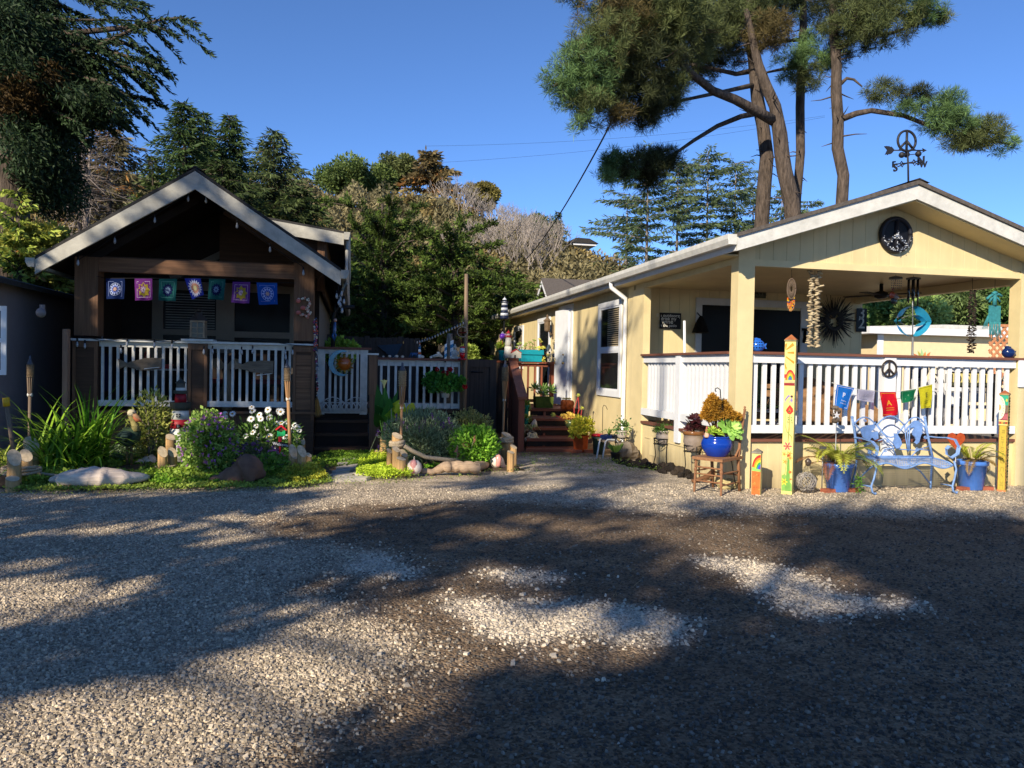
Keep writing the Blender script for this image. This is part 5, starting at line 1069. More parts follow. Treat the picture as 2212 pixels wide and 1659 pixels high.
# plants
def blades(name,label,cat,c,n,L,w_,cols,seed,spread=1.0,up=1.2,nseg=6,group=None,stiff=1.0):
    g = np.random.default_rng(seed); a = g.random(n)*6.283; el = np.clip(g.normal(up,.35,n),.25,1.5); ln = L*(.55+.55*g.random(n)); V = []; C = []
    base = np.array(c)+np.stack([g.normal(0,.09*spread,n),g.normal(0,.09*spread,n),np.zeros(n)],1)
    bend = (.9+.9*g.random(n))/stiff; pts = []; d = np.stack([np.cos(a),np.sin(a)],1); p = base.copy(); e = el.copy(); tw = np.stack([-np.sin(a),np.cos(a),0*a],1); pr = None
    cc = mixc(cols[0],cols[1],g.random(n))
    for s in range(nseg+1):
        ww = (w_*np.sin(np.pi*min(.98,.22+.78*s/nseg))**.7*.5+.0008)[...,None] if False else w_*.5*(1-(s/nseg)**2.2)*np.ones((n,1))+.0006
        cur = (p-tw*ww,p+tw*ww)
        if pr is not None: V.append(np.stack([pr[0],pr[1],cur[1],cur[0]],1)); C.append(cc*(.8+.35*s/nseg))
        pr = cur; st = (ln/nseg)[:,None]; p = p+st*np.concatenate([d*np.cos(e)[:,None],np.sin(e)[:,None]],1); e = e-bend/nseg*1.1
    o = quads(name,np.concatenate(V),np.concatenate(C),Lf,None,tuple(c)); return tag(o,label,cat,group)
ci = Wq(2,640,1240,12.0); blades('iris_clump','large clump of long arching green blades left of the pelican statue','plant',(ci.x,ci.y,.08),230,1.25,.034,('#2c5a12','#9fc23a'),401,2.2,1.05)
ci = Wq(2,840,1100,12.4); blades('tall_grass','upright green blades standing behind the arching iris clump','plant',(ci.x,ci.y,.08),60,1.35,.036,('#2f5f16','#7aa834'),402,1.2,1.35,stiff=1.8)
ci = Wq(2,60,1300,12.2); blades('tall_grass','thin yellowish blades behind the leftmost log bundle','plant',(ci.x,ci.y,.05),60,.75,.022,('#4a6a1c','#c2c860'),403,2,1.0)
def leafball(name,label,cat,c,rx,rz,n,ll,lw,cols,seed,stems=True,group=None,ry=None,flowers=None,hollow=.45,up=.3):
    g = np.random.default_rng(seed); c = np.array(c,float); t = th(name,label,cat,(c[0],c[1],max(0,c[2]-rz)),group)
    u = g.normal(size=(n,3)); u /= np.linalg.norm(u,axis=1)[:,None]; rad = g.random((n,1))**hollow; lump = 1+.4*(fbm(u[:,0]*2.5+seed,u[:,2]*2.5+u[:,1]*2,seed)-.5)[:,None]
    P = c+u*rad*lump*np.array([rx,ry or rx,rz]); P[:,2] = np.maximum(P[:,2],.04); D = u+g.normal(0,.6,(n,3))+np.array([0,0,up])
    quads('foliage',leafq(P,D,ll*(.6+.8*g.random(n)),lw*(.6+.8*g.random(n)),g),mixc(cols[0],cols[1],np.clip(g.random(n)*.7+.3*rad[:,0]*g.random(n),0,1)),Lf,t)
    if stems:
        m = MB(); 
        for i in range(14): p = P[g.integers(0,n)]; m.T([(c[0],c[1],max(0,c[2]-rz)),(c+(p-c)*.4),p],[.012,.008,.003],4,False)
        m.B('stems',GBARK,t)
    if flowers:
        nf,fr_,fc = flowers; k = 6; u = g.normal(size=(nf,3)); u[:,1] = -np.abs(u[:,1]); u /= np.linalg.norm(u,axis=1)[:,None]; C0 = c+u*np.array([rx,ry or rx,rz])*(.92+.12*g.random((nf,1)))
        d = g.normal(size=(nf*k,3)); V = leafq(np.repeat(C0,k,0),d,fr_,fr_*.7,g); tag(quads('flowers',V,mixc(fc[0],fc[1],g.random(nf*k)),Lf,t),kind='stuff')
    return t
c = Wq(3,645,1240,11.5); leafball('flowering_bush','round green bush dotted with purple flowers beside the lighthouse statue','bush',(c.x,c.y,.44),.39,.47,7500,.052,.036,('#2f5a1a','#b5cf6a'),411,flowers=(110,.032,('#8a4aa0','#c47ac8')))
c = Wq(2,1410,1080,12.6); leafball('tall_weed','tall loose leafy shrub between the pelican and the lighthouse','plant',(c.x,c.y,.55),.34,.62,1500,.075,.028,('#3a4f1c','#b0b25a'),412)
c = Wq(3,140,1010,12.9); leafball('tall_weed','yellow flecked shrub under the left porch railing','plant',(c.x,c.y,.5),.28,.55,900,.06,.03,('#3f551c','#c6c06a'),413)
c = Wq(3,1180,1100,12.7); leafball('leafy_shrub','dark leafy shrub among the daisies','plant',(c.x,c.y,.35),.55,.42,2200,.08,.028,('#23401a','#6f9340'),414)
c = Wq(3,1230,1390,11.4); leafball('leafy_shrub','low bright green plant behind the rope right of the brown driftwood','plant',(c.x,c.y,.15),.38,.17,1500,.05,.035,('#33561a','#8fb54a'),415)
c = Wq(3,1100,1290,11.9); leafball('purple_flower_clump','clump of dusky purple flowers below the daisies','plant',(c.x,c.y,.28),.33,.16,900,.05,.02,('#3d4f2a','#6d7c50'),416,flowers=(90,.035,('#6a4a7a','#a06aa8')))
c = Wq(3,1530,1430,11.25); leafball('moss_mound','yellow green creeping plant spilling over the torch log posts','plant',(c.x,c.y-.14,.11),.26,.13,3000,.028,.02,('#75801f','#d0c850'),417)
# daisies
dt = Wq(3,1200,1050,12.55); dp = th('daisy_plant','tall white daisies with yellow centres left of the orange torch','plant',(dt.x,dt.y,0)); st_ = MB()
g = Rd_(2)
for (x,y,s) in [(865,898,34),(1045,835,30),(1050,870,36),(1195,860,36),(1115,908,36),(1038,945,36),(1128,945,32),(1208,932,38),(1315,880,40),(1290,870,28),(1275,992,36),(1318,985,34),(1090,1010,28),(1185,1032,34),(1055,1070,32),(985,1105,32),(1112,1105,36),(1210,1112,38),(1060,1178,28),(1240,1215,36),(1360,1110,36),(1440,1005,32),(1470,1030,34),(1425,1045,30),(1490,1055,26),(1370,975,26),(1395,1070,26)]:
    p = Wq(3,x,y,12.55+g.uniform(-.2,.3)); r_ = s*.2314*12.7/F; m = MB(); d = V3(g.gauss(-.25,.25),-1,g.gauss(.55,.25)).normalized(); x_ = d.cross(V3(0,0,1)).normalized(); y_ = x_.cross(d)
    for k in range(15):
        a = 6.283*k/15+g.uniform(-.08,.08); u = x_*cos(a)+y_*sin(a); v = x_*-sin(a)+y_*cos(a); L = r_*g.uniform(.88,1.05)
        m.C((.82,.82,.80) if x > 1000 or y < 1150 else (.6,.5,.3)).add([p+u*r_*.2,p+u*L*.6+v*r_*.14-d*.004,p+u*L-d*.012,p+u*L*.6-v*r_*.14-d*.004],[(0,1,2,3)])
    m.C('#d9a520').O(p+d*.006,r_*.26,8,5,1,1,.6); m.B('flower',Lf,dp); st_.C('#4b6a2a').T([(p.x+g.uniform(-.1,.1),p.y+.1,.05),(p.x+.02,p.y+.05,p.z*.6),p-d*.01],.006,4,False)
st_.B('stems',Lf,dp)
pk_ = Wq(3,1260,1240,11.6); pp = th('pink_flower_plant','small pink thistle like flowers in front of the welcome sign','plant',(pk_.x,pk_.y,0)); st_ = MB()
for (x,y) in [(1203,1160),(1215,1250),(1258,1245),(1290,1275),(1325,1275),(1330,1335),(1350,1290)]:
    p = Wq(3,x,y,11.6+g.uniform(-.1,.1)); V = nr.normal(size=(40,3)); V[:,2] = np.abs(V[:,2])*.5; quads('flower',leafq(np.repeat([tuple(p)],40,0),V,.035,.014),mixc('#b860a0','#e8a0d8',nr.random(40)),Lf,pp); st_.C('#6a7a4a').T([(p.x+.03,p.y,.05),p],.005,4,False)
st_.B('stems',Lf,pp)
# statues
def lighthouse(label,base,h,bands,r0,r1,lantern,house=None,name='lighthouse_statue',group=None,gal='#5b5d55',windows=True,cat='lighthouse'):
    t = th(name,label,cat,base,group); b = Vr(base); z = 0; m = MB(); hb = h*.74; N = 16
    for fr_,colr in bands:
        z2 = z+fr_*hb; ra_ = r0+(r1-r0)*z/hb; rb_ = r0+(r1-r0)*z2/hb; m.C(colr).L([(ra_,z),(rb_,z2)],b,N); z = z2
    m.B('tower',Pn,t)
    gm = MB().C(gal).L([(r1*1.0,hb-.02*h),(r1*1.35,hb),(r1*1.35,hb+.015*h),(r1*.9,hb+.016*h)],b,N,False)
    for k in range(12): a = k/12*6.283; gm.T([(b.x+r1*1.3*cos(a),b.y+r1*1.3*sin(a),b.z+hb),(b.x+r1*1.3*cos(a),b.y+r1*1.3*sin(a),b.z+hb+.06*h)],r1*.05,4)
    gm.T([(b.x+r1*1.3*cos(k/16*6.283),b.y+r1*1.3*sin(k/16*6.283),b.z+hb+.06*h) for k in range(17)],r1*.05,4); gm.B('gallery',Pn,t)
    MB().C(lantern[0]).L([(r1*.72,hb+.016*h),(r1*.72,hb+.05*h)],b,10,False).C(lantern[1]).L([(r1*.6,hb+.05*h),(r1*.6,hb+.13*h)],b,10,False).B('lantern_room',Gz,t)
    MB().C(lantern[2]).L([(r1*.85,hb+.13*h),(r1*.8,hb+.15*h),(r1*.35,hb+.21*h),(r1*.12,hb+.22*h),(r1*.1,h),(.002,h*1.01)],b,12).B('cap',Pn,t)
    if windows:
        wmb = MB()
        for fz in (.42,.68): rr_ = r0+(r1-r0)*fz; s = r1*.28; y = b.y-rr_-.006; wmb.C('#1c2024').box(b.x-s*.5,b.x+s*.5,y-.012,y+.02,b.z+hb*fz,b.z+hb*fz+s*1.4).C('#d8d8d0').box(b.x-s*.06,b.x+s*.06,y-.016,y-.0125,b.z+hb*fz,b.z+hb*fz+s*1.4).box(b.x-s*.5,b.x+s*.5,y-.016,y-.0125,b.z+hb*fz+s*.6,b.z+hb*fz+s*.75)
        wmb.B('window',Pn,t)
    if house:
        w_,col1,col2 = house; x0 = b.x+r0*.5; MB().C(col1).X([(x0,b.z),(x0+w_,b.z),(x0+w_,b.z+w_*.5),(x0+w_*.5,b.z+w_*.8),(x0,b.z+w_*.5)],1,b.y-r0*1.3,b.y+r0*.3).C('#222222').box(x0+w_*.3,x0+w_*.45,b.y-r0*1.3-.004,b.y-r0*1.3+.001,b.z,b.z+w_*.3).B('keeper_house',Pn,t)
        MB().C(col2).X([(x0-.01,b.z+w_*.48),(x0+w_*.5,b.z+w_*.82),(x0+w_+.01,b.z+w_*.48),(x0+w_+.01,b.z+w_*.55),(x0+w_*.5,b.z+w_*.9),(x0-.01,b.z+w_*.55)],1,b.y-r0*1.4,b.y+r0*.35).B('house_roof',Pn,t)
    return t
lb = Wq(3,378,1180,12.6); zt = Wq(3,390,575,12.6).z; Wt,Rd = '#c8c8c2','#8f1c28'
s_ = 12.8/F*.2314
lt = th('lighthouse_statue','large red and white striped lighthouse statue under the porch rail','lighthouse',(lb.x,lb.y,.05)); B = V3(lb.x,lb.y,0)
zz = lambda y: Wq(3,380,y,12.6).z
MB().C(Wt).L([(100*s_,.05),(88*s_,zz(1100)),(82*s_,zz(1035))],B,20).C(Rd).L([(82*s_,zz(1035)),(74*s_,zz(950))],B,20).C(Wt).L([(74*s_,zz(950)),(66*s_,zz(868))],B,20).C(Rd).L([(50*s_,zz(795)),(44*s_,zz(712))],B,20).B('tower',Pn,lt)
MB().C('#3d4038').L([(66*s_,zz(868)),(84*s_,zz(845)),(88*s_,zz(792)),(80*s_,zz(790)),(76*s_,zz(830)),(50*s_,zz(832))],B,20,False).L([(44*s_,zz(714)),(58*s_,zz(708)),(58*s_,zz(682)),(40*s_,zz(680))],B,20,False).B('gallery',Pn,lt)
MB().C(Wt).L([(40*s_,zz(682)),(40*s_,zz(655))],B,8,False).C('#4a4a45').L([(36*s_,zz(655)),(36*s_,zz(612))],B,8,False).C('#35352f').L([(48*s_,zz(614)),(20*s_,zz(585)),(5*s_,zz(575)),(4*s_,zz(560))],B,8,False).B('lantern_room',Pn,lt)
wm_ = MB()
for y,sz in ((910,16),(1005,13)): r_ = (74-(y-950)*-.1)*s_; wm_.C('#202020').box(B.x-sz*s_*1.1,B.x+sz*s_*.9,B.y-r_-.03,B.y-r_+.05,zz(y+sz),zz(y-sz)).C('#b8b8b0').box(B.x-.006,B.x+.004,B.y-r_-.034,B.y-r_-.0305,zz(y+sz),zz(y-sz)).box(B.x-sz*s_,B.x+sz*s_*.9,B.y-r_-.034,B.y-r_-.0305,zz(y+2),zz(y-2))
wm_.B('window',Pn,lt)
def bird_pelican():
    Y = 12.1; c = Wq(2,1190,1120,Y); t = th('pelican_statue','pelican statue with pale neck and long bill among the green blades','statue',(c.x,Y,0)); P = lambda x,y,dy=0: Wq(2,x,y,Y+dy)
    MB().C('#3a4a38').T([P(1085,1110),P(1130,1120),P(1190,1115),P(1245,1090),P(1275,1040)],[.03,.11,.15,.13,.07],12).C('#8a8050').T([P(1265,1060,-.02),P(1262,1010,-.02),P(1240,960,-.02),P(1225,920,-.02),P(1232,890,-.02)],[.075,.05,.042,.045,.05],12).C('#b0a58a').O(P(1230,893,-.03),.062,10,7,1,.9,.9).B('body',Mt,t)
    MB().C('#8a6a50').T([P(1245,900,-.04),P(1285,935,-.06),P(1330,970,-.07)],[.035,.03,.006],8).C('#9a5a40').T([P(1255,925,-.04),P(1285,955,-.05),P(1320,970,-.06)],[.03,.04,.008],8).B('bill',Mt,t)
    MB().C('#2a3a36').T([P(1100,1100,-.12),P(1160,1110,-.15),P(1230,1085,-.13)],[.02,.09,.03],8).B('wing',Mt,t)
    MB().C('#6a5a3a').T([P(1185,1180),P(1190,1400)],.02,6).T([P(1225,1180),P(1228,1400)],.02,6).B('legs',Mt,t); m = MB().C('#101010').O(P(1243,890,-.08),.01,6,5); m.B('eye',Gz,t)
bird_pelican()
def small_owl():
    Y = 12.9; P = lambda x,y,dy=0: Wq(3,x,y,Y+dy); c = P(790,990); t = th('bird_statue','small white and brown seabird figure standing behind the purple bush','statue',(c.x,Y,c.z-.4)); MB().C('#8a7a68').T([P(772,990),P(785,955),P(798,920),P(798,905)],[.02,.06,.055,.035],10).C('#c8c4bc').O(P(797,900,-.01),.042,10,7).T([P(800,915,-.02),P(805,950,-.03)],[.04,.03],8).B('body',Mt,t); MB().C('#c09040').T([P(808,900,-.04),P(826,906,-.06)],[.012,.002],6).B('beak',Mt,t); MB().C('#5a4a38').T([(c.x,Y,.05),P(790,985)],.025,6).B('stand',Mt,t)
small_owl()
def welcome():
    Y = 11.9; P = lambda x,y,dy=0: Wq(3,x,y,Y+dy); c = P(1305,1240); t = th('welcome_sign','little red and green birdhouse stake with a black Welcome board','sign',(c.x,Y,0)); s = 12.1/F*.2314
    a = P(1280,1110); b = P(1360,1050); MB().C('#1d9a5a').X([(P(1282,1110).x,P(1282,1110).z),(P(1358,1105).x,P(1358,1105).z),(P(1360,1048).x,P(1360,1048).z),(P(1322,1072).x,P(1322,1072).z),(P(1284,1058).x,P(1284,1058).z)],1,Y-.02,Y+.03).B('green_front',Pn,t)
    MB().C('#3a2c22').X([(P(1288,1062).x,P(1288,1062).z),(P(1356,1052).x,P(1356,1052).z),(P(1320,1012).x,P(1320,1012).z)],1,Y-.01,Y+.025).B('birdhouse',Pn,t)
    MB().C('#c4202c').beam(P(1270,1048),P(1322,1008),.07,.02).beam(P(1320,1006),P(1372,1052),.07,.02).B('roof',Pn,t); MB().C('#c4202c').X([(P(1295,1160).x,P(1295,1160).z),(P(1325,1160).x,P(1325,1160).z),(P(1325,1112).x,P(1325,1112).z),(P(1295,1112).x,P(1295,1112).z)],1,Y-.012,Y+.012).box(P(1300,1240).x,P(1318,1240).x,Y-.01,Y+.01,0,P(1300,1205).z).B('stake',Pn,t)
    A = P(1242,1175); Bp = P(1395,1195); bd = MB().C('#15161a').beam(A,Bp,.02,.062).B('board',Pn,t); u = (Bp-A).normalized(); m = MB().C('#e8e8e8'); cn = (A+Bp)/2; letter(m,'Welcome',lambda x,y: (cn.x+u.x*x,Y-.014,cn.z+u.z*x+y-.018),.058,.01); m.B('lettering',Pn,bd)
welcome()
# tiki torches
BAM = wood('bamboo_pole',(.36,.20,.09),'z'); BAMD = wood('weathered_bamboo',(.17,.12,.08),'z'); WEAV = mat('woven_bamboo',(.26,.18,.10),.85,.5,6,1.0,9,stretch=(5,5,60)); WEAVP = mat('pale_woven_bamboo',(.40,.29,.16),.85,.5,6,1.0,9,stretch=(5,5,60))
def torch(label,z,head0,head1,foot,Y,pole,weave,bamb):
    P = lambda a: Wq(z,*a,Y); h0,h1,f_ = P(head0),P(head1),P(foot); t = th('tiki_torch',label,'torch',(f_.x,Y,0),'bamboo torches in the garden'); ax = (h0-f_).normalized(); hl = (h1-h0).length; r_ = hl*.235
    f2 = f_ if foot[1] < 0 else Wq(z,*foot,Y); f3 = V3(f2.x-ax.x*max(0,f2.z),Y,-.05) if f2.z > 0 else f2
    lo = h0-ax*hl*1.35
    MB().T([f3,lo],[pole*.9,pole],8).B('pole',bamb,t)
    m = MB()
    for k in range(9): a = k/9*6.283; o_ = V3(cos(a),sin(a),0); m.T([lo-ax*.02+o_*pole*.9,h0+o_*r_*.8],.009,4,False)
    m.B('splints',bamb,t); MB().T([h0,h0+ax*hl*.5,h1],[r_*.82,r_,r_*1.02],14).B('basket',weave,t)
    w_ = MB()
    for i in range(9): 
        zc = h0+ax*hl*(i+.5)/9; w_.T([zc+V3(r_*(1.02+.05*(k % 2))*cos(k/14*6.283),r_*(1.02+.05*(k % 2))*sin(k/14*6.283),0) for k in range(15)],hl*.03,4)
    w_.B('weave',weave,t); MB().L([(r_*1.0,0),(r_*.85,.02),(r_*.5,.06),(r_*.35,.07),(r_*.32,.12),(.004,.125)],h1,12).B('oil_can',mat('grey_oil_can',(.10,.10,.11),.45,.2,9,metal=.5),t); MB().T([lo+ax*.0+V3(-pole*1.25,0,0),lo+V3(pole*1.25,0,0)],pole*1.2,8).B('binding',WHW,t)
torch('weathered bamboo torch at the far left of the garden',2,(282,560),(280,440),(272,1240),11.9,.022,WEAV,BAMD)
torch('orange stemmed bamboo torch in front of the right porch column',3,(1380,595),(1374,472),(1405,1245),11.8,.024,WEAV,BAM)
torch('pale bamboo torch standing in the lavender',4,(1028,645),(1030,498),(1018,1090),12.0,.02,WEAVP,BAM)
torch('bamboo torch leaning against the redwood step balustrade',5,(390,935),(393,822),(374,1360),13.9,.022,WEAV,BAM)
t = th('garden_stake','grey leaning stake with bright yellow tip at the left log bundle','stake',(*WG(q(2,150,1500))[:2],0)); Y = WG(q(2,130,1560)).y+.1; MB().T([Wq(2,152,1410,Y),Wq(2,62,830,Y)],.028,8).B('handle',BAMD,t); MB().C('#c9a020').T([Wq(2,62,830,Y),Wq(2,54,748,Y)],.040,10).B('yellow_tip',Pn,t)
# right bed
c = Wq(4,1230,1190,12.5); leafball('lavender','large silvery lavender bush with purple spikes in the right bed','bush',(c.x,c.y,.44),.62,.46,11000,.085,.012,('#3d4f30','#a3b48a'),421,ry=.5,up=.7)
def spikes(name,label,pts,Y,cols,r=.016,L=.09,group=None,seed=1,cat='plant',stemto=.35):
    g = np.random.default_rng(seed); p0 = Wq(4,*pts[0],Y); t = th(name,label,cat,(p0.x,Y,0),group); m = MB()
    for i,(x,y) in enumerate(pts):
        p = np.array(Wq(4,x,y,Y+g.normal(0,.1))); n = 34; tt = g.random(n)[:,None]; d = g.normal(size=(n,3)); d[:,2] = np.abs(d[:,2]); quads('flower_spike',leafq(p+np.array([g.normal(0,.015),0,-L])*tt,d,r*2,r,g),mixc(cols[0],cols[1],g.random(n)),Lf,t); m.C('#7d8a6a').T([p+np.array([0,0,-.02]),p+np.array([g.normal(0,.05),.03,-stemto])],.004,4,False)
    m.B('stems',Lf,t)
spikes('lavender_spikes','purple lavender flower spikes rising from the silvery bush',[(865,995),(970,905),(1050,940),(1075,1010),(1245,925),(1215,960),(1240,960),(1305,900),(1300,970),(1370,935),(1380,960),(1465,940),(1465,990),(1490,985),(1330,950),(1150,985),(1185,1020),(810,1195),(805,1050),(1210,990),(1440,990),(1410,975)],12.35,('#54286a','#9060a8'),.015,.10,seed=3)
c = Wq(4,1640,1010,12.9); leafball('pale_shrub','dry pale green shrub behind the lavender on the right','bush',(c.x,c.y,.52),.42,.38,4500,.05,.02,('#4b5a22','#b3ad6a'),423)
c = Wq(4,1700,1240,12.2); leafball('leafy_shrub','bright green leafy plant behind the thick rope on the right','bush',(c.x,c.y,.34),.40,.34,4200,.065,.028,('#2f6a14','#a0cf4a'),424,up=.5)
spikes('pink_succulent_spikes','coral pink succulent flower stalks near the thick rope',[(1550,1200),(1555,1250),(1600,1150),(1612,1165),(1640,1185),(1700,1110),(1705,1140)],11.9,('#b06a58','#e0a090'),.018,.10,seed=4)
c = Wq(4,1495,1180,12.8); tag(MB().C('#1c1714').rock((c.x,c.y,.3),.28,.25,.42,5).B('dark_boulder',Mt,None,(c.x,c.y,0)),'dark stump like boulder between the lavender and the green plant','rock')
def rosette(m,c,r,n,cols,g,tilt=(0,0,1),rise=.5,w_=.5,layers=1.0):
    d = Vr(tilt).normalized(); x = d.orthogonal().normalized(); y = d.cross(x)
    for i in range(n):
        t = (i+.5)/n; a = i*2.39996; u = x*cos(a)+y*sin(a); v = -x*sin(a)+y*cos(a); L = r*(.35+.65*t); h = r*rise*(1-t)
        m.C(mixc(cols[0],cols[1],[min(1,max(0,.3+.5*(1-t)+g.gauss(0,.15)))])[0]); c_ = Vr(c); e = c_+u*L+d*h*1.3; k = c_+u*L*.62+d*h*.85; W2 = L*w_*.5
        m.add([c_+u*L*.08,k+v*W2-d*.0*r,e+v*W2*.45,e+u*L*.06,e-v*W2*.45,k-v*W2,k+d*.06*r],[(0,1,6),(0,6,5),(1,2,6),(2,3,6),(3,4,6),(4,5,6)],True)
    return m
g = Rd_(21)
for i,(x,y,s) in enumerate([(1515,1380,46),(1600,1340,40),(1640,1385,34)]):
    c = WG(q(4,x,y+25)); m = MB(); rosette(m,(c.x,c.y,.05),s*.2314*11.6/F,26,('#4f7a68','#b8d0b8'),g,(0,-.35,1)); tag(m.B('succulent_rosette',Lf,None,(c.x,c.y,0)),['largest blue green rosette, left of three under the thick rope','middle blue green rosette behind the thick rope','smallest blue green rosette by the pink stalks'][i],'succulent','blue green rosettes in the right bed')
# arum with yellowing leaves
c = Wq(4,880,900,13.2); t = th('arum_lily','arum lily with dark green and large yellowing leaves right of the steps','plant',(c.x,13.2,0))
def broad(m,a,tip,wid,nrm=(0,-1,.3)):
    a = Vr(a); tip = Vr(tip); d = tip-a; L = d.length; d.normalize(); s = d.cross(Vr(nrm)).normalized(); up_ = s.cross(d)
    pts = []; 
    for i in range(6):
        tt = i/5; w2 = wid*sin(math.pi*(.12+.88*tt)**.8)*(1 if i < 5 else .02); p = a+d*L*tt-up_*(L*.16*tt*tt); pts.append((p-s*w2+up_*w2*.25,p,p+s*w2+up_*w2*.25))
    o_ = [p for tr_ in pts for p in tr_]; fs = []
    for i in range(5): fs += [(3*i,3*i+1,3*i+4,3*i+3),(3*i+1,3*i+2,3*i+5,3*i+4)]
    return m.add(o_,fs,True)
m = MB()
for (x0,y0,x1,y1,wd,colr) in [(840,1000,800,640,.10,'#2c5a22'),(860,1000,870,660,.10,'#356a28'),(880,1000,985,690,.07,'#2f5f24'),(850,950,790,830,.10,'#24501c'),(890,1000,915,760,.11,'#3a702a'),(900,900,1000,770,.06,'#a8b02a'),(930,950,960,840,.10,'#8fa028'),(900,960,930,880,.09,'#6f9a30'),(820,1010,780,900,.09,'#234a1a')]:
    broad(m.C(colr),Wq(4,x0,y0,13.2),Wq(4,x1,y1,13.0),wd)
m.B('leaves',Lf,t); m = MB()
for (x0,y0,x1,y1,wd,colr) in [(1000,960,1045,818,.10,'#c9c02a'),(960,850,1040,850,.08,'#b8b828'),(1060,850,1140,900,.14,'#d0c430'),(1085,880,1145,980,.10,'#c2bc2c'),(1110,940,1130,1010,.06,'#aab430'),(1130,840,1150,960,.04,'#a05a1c')]:
    broad(m.C(colr),Wq(4,x0,y0,12.9),Wq(4,x1,y1,12.75),wd)
m.B('yellow_leaves',Lf,t); m = MB().C('#4f7a34')
for (x0,x1,y1) in [(840,862,660),(880,1000,960),(900,940,900),(860,800,820),(870,912,800)]: m.T([Wq(4,x0,1180,13.2),Wq(4,x1,y1,13.1)],.014,5,False)
m.B('stems',Lf,t); m = MB().C('#e6dfa0'); p = Wq(4,860,605,13.1); m.L([(.008,-.10),(.02,-.04),(.05,.02),(.07,.035)],p,10).C('#d8b030').T([p,p+V3(0,0,.05)],.01,5); m.B('bloom',Lf,t)
m = MB(); g = Rd_(9); m.C('#9aa890')
for (x,y) in [(925,850),(1065,770),(1110,775),(1220,850),(1250,870),(1160,850),(1240,930)]: m.T([Wq(4,x-60 if x > 1100 else x+10,1060,12.7),Wq(4,x,y,12.6)],[.008,.004],4); 
for i in range(60): pass
tag(m.B('dry_stalks',Lf,None,tuple(Wq(4,1100,1060,12.7))),'pale bare stalks standing up from the lavender','plant')
# hanging geranium
def geranium():
    Y = 14.7; P = lambda x,y,dy=0: Wq(4,x,y,Y+dy); c = P(1430,700); t = th('hanging_basket','white pot of trailing red geraniums hanging on the white railing','plant',(c.x,Y,c.z)); s = 14.9/F*.2314; M_ = MB().L([(34*s,-48*s),(48*s,30*s),(52*s,34*s),(52*s,42*s),(44*s,42*s)],c,16); M_.B('pot',WHW,t)
    MB().T([P(1385,660),P(1430,420),P(1475,660)],.006,4).T([P(1430,420),P(1437,405,.15),P(1420,415,.25)],.008,4).B('hanger',BLK,t)
    g = np.random.default_rng(3); n = 1700; cc = np.array([tuple(P(x,y,d)) for (x,y,d) in [(1300,570,0),(1350,560,-.1),(1400,590,-.2),(1450,570,-.1),(1500,590,0),(1550,630,0),(1560,600,-.1),(1340,640,-.1),(1420,630,-.25),(1290,600,0),(1480,640,-.15)]]); k = g.integers(0,len(cc),n); u = g.normal(size=(n,3)); u /= np.linalg.norm(u,axis=1)[:,None]; Pp = cc[k]+u*np.array([.13,.11,.10])*g.random((n,1))**.5
    quads('foliage',leafq(Pp,u+g.normal(0,.5,(n,3)),.07*(.6+.7*g.random(n)),.06,g),mixc('#1c4416','#5f9a3a',g.random(n)),Lf,t)
    for (x,y,r_) in [(1355,485,18),(1432,520,26),(1477,485,20),(1612,645,22),(1405,515,12)]:
        p = np.array(P(x,y,-.15)); V = g.normal(size=(90,3)); V /= np.linalg.norm(V,axis=1)[:,None]; quads('bloom',leafq(p+V*r_*s*.6,V+g.normal(0,.5,(90,3)),r_*s*.7,r_*s*.55,g),mixc('#8a0c1c','#d01c34',g.random(90)),Lf,t)
    p = np.array(P(1340,650,-.15)); V = g.normal(size=(60,3)); quads('pale_bloom',leafq(p+V*.03,V,.04,.03,g),mixc('#6f9a6a','#a8d0a0',g.random(60)),Lf,t)
geranium()
# things along the white railing
Yr = 15.0
def onrail(x,y=None,Y=Yr): p = Wq(4,x,380,Y); return V3(p.x,Y,RAILZ)
SHELLC = '#d8d0c4'
for i,(x,r_,lab) in enumerate([(852,10,'first small white shell on the rail cap, next to the stair post'),(910,14,'second round white shell along the rail cap'),(975,16,'largest round white shell on the rail cap'),(1030,14,'broken white shell right of the largest one on the rail cap'),(1215,17,'white shell alone in the middle of the rail cap'),(1297,14,'small white shell beside the long pale bone on the rail cap')]):
    p = onrail(x); s = 15.2/F*.2314*r_; m = MB().C(SHELLC).O(p+V3(0,0,s*.75),s,10,7,1.1,.9,.8); 
    for k in range(5): m.C('#b8a898').T([p+V3(s*1.1*cos(a),-s*.92*sin(.4+k*.5),s*.75+s*.8*sin(a)) for a in [j/8*3.14 for j in range(9)]],s*.07,4)
    tag(m.B('seashell',Mt,None,tuple(p)),lab,'shell','seashells on the white rail cap')
p = onrail(1355); m = MB().C('#cfc8b8').T([p+V3(-.11,0,.03),p+V3(-.03,0,.05),p+V3(.03,-.02,.07),p+V3(.10,0,.03)],[.02,.03,.045,.02],8); m.O(p+V3(.02,-.02,.09),.04,8,6); tag(m.B('driftwood_bone',Mt,None,tuple(p)),'long pale bone shaped shell lying on the white railing','shell')
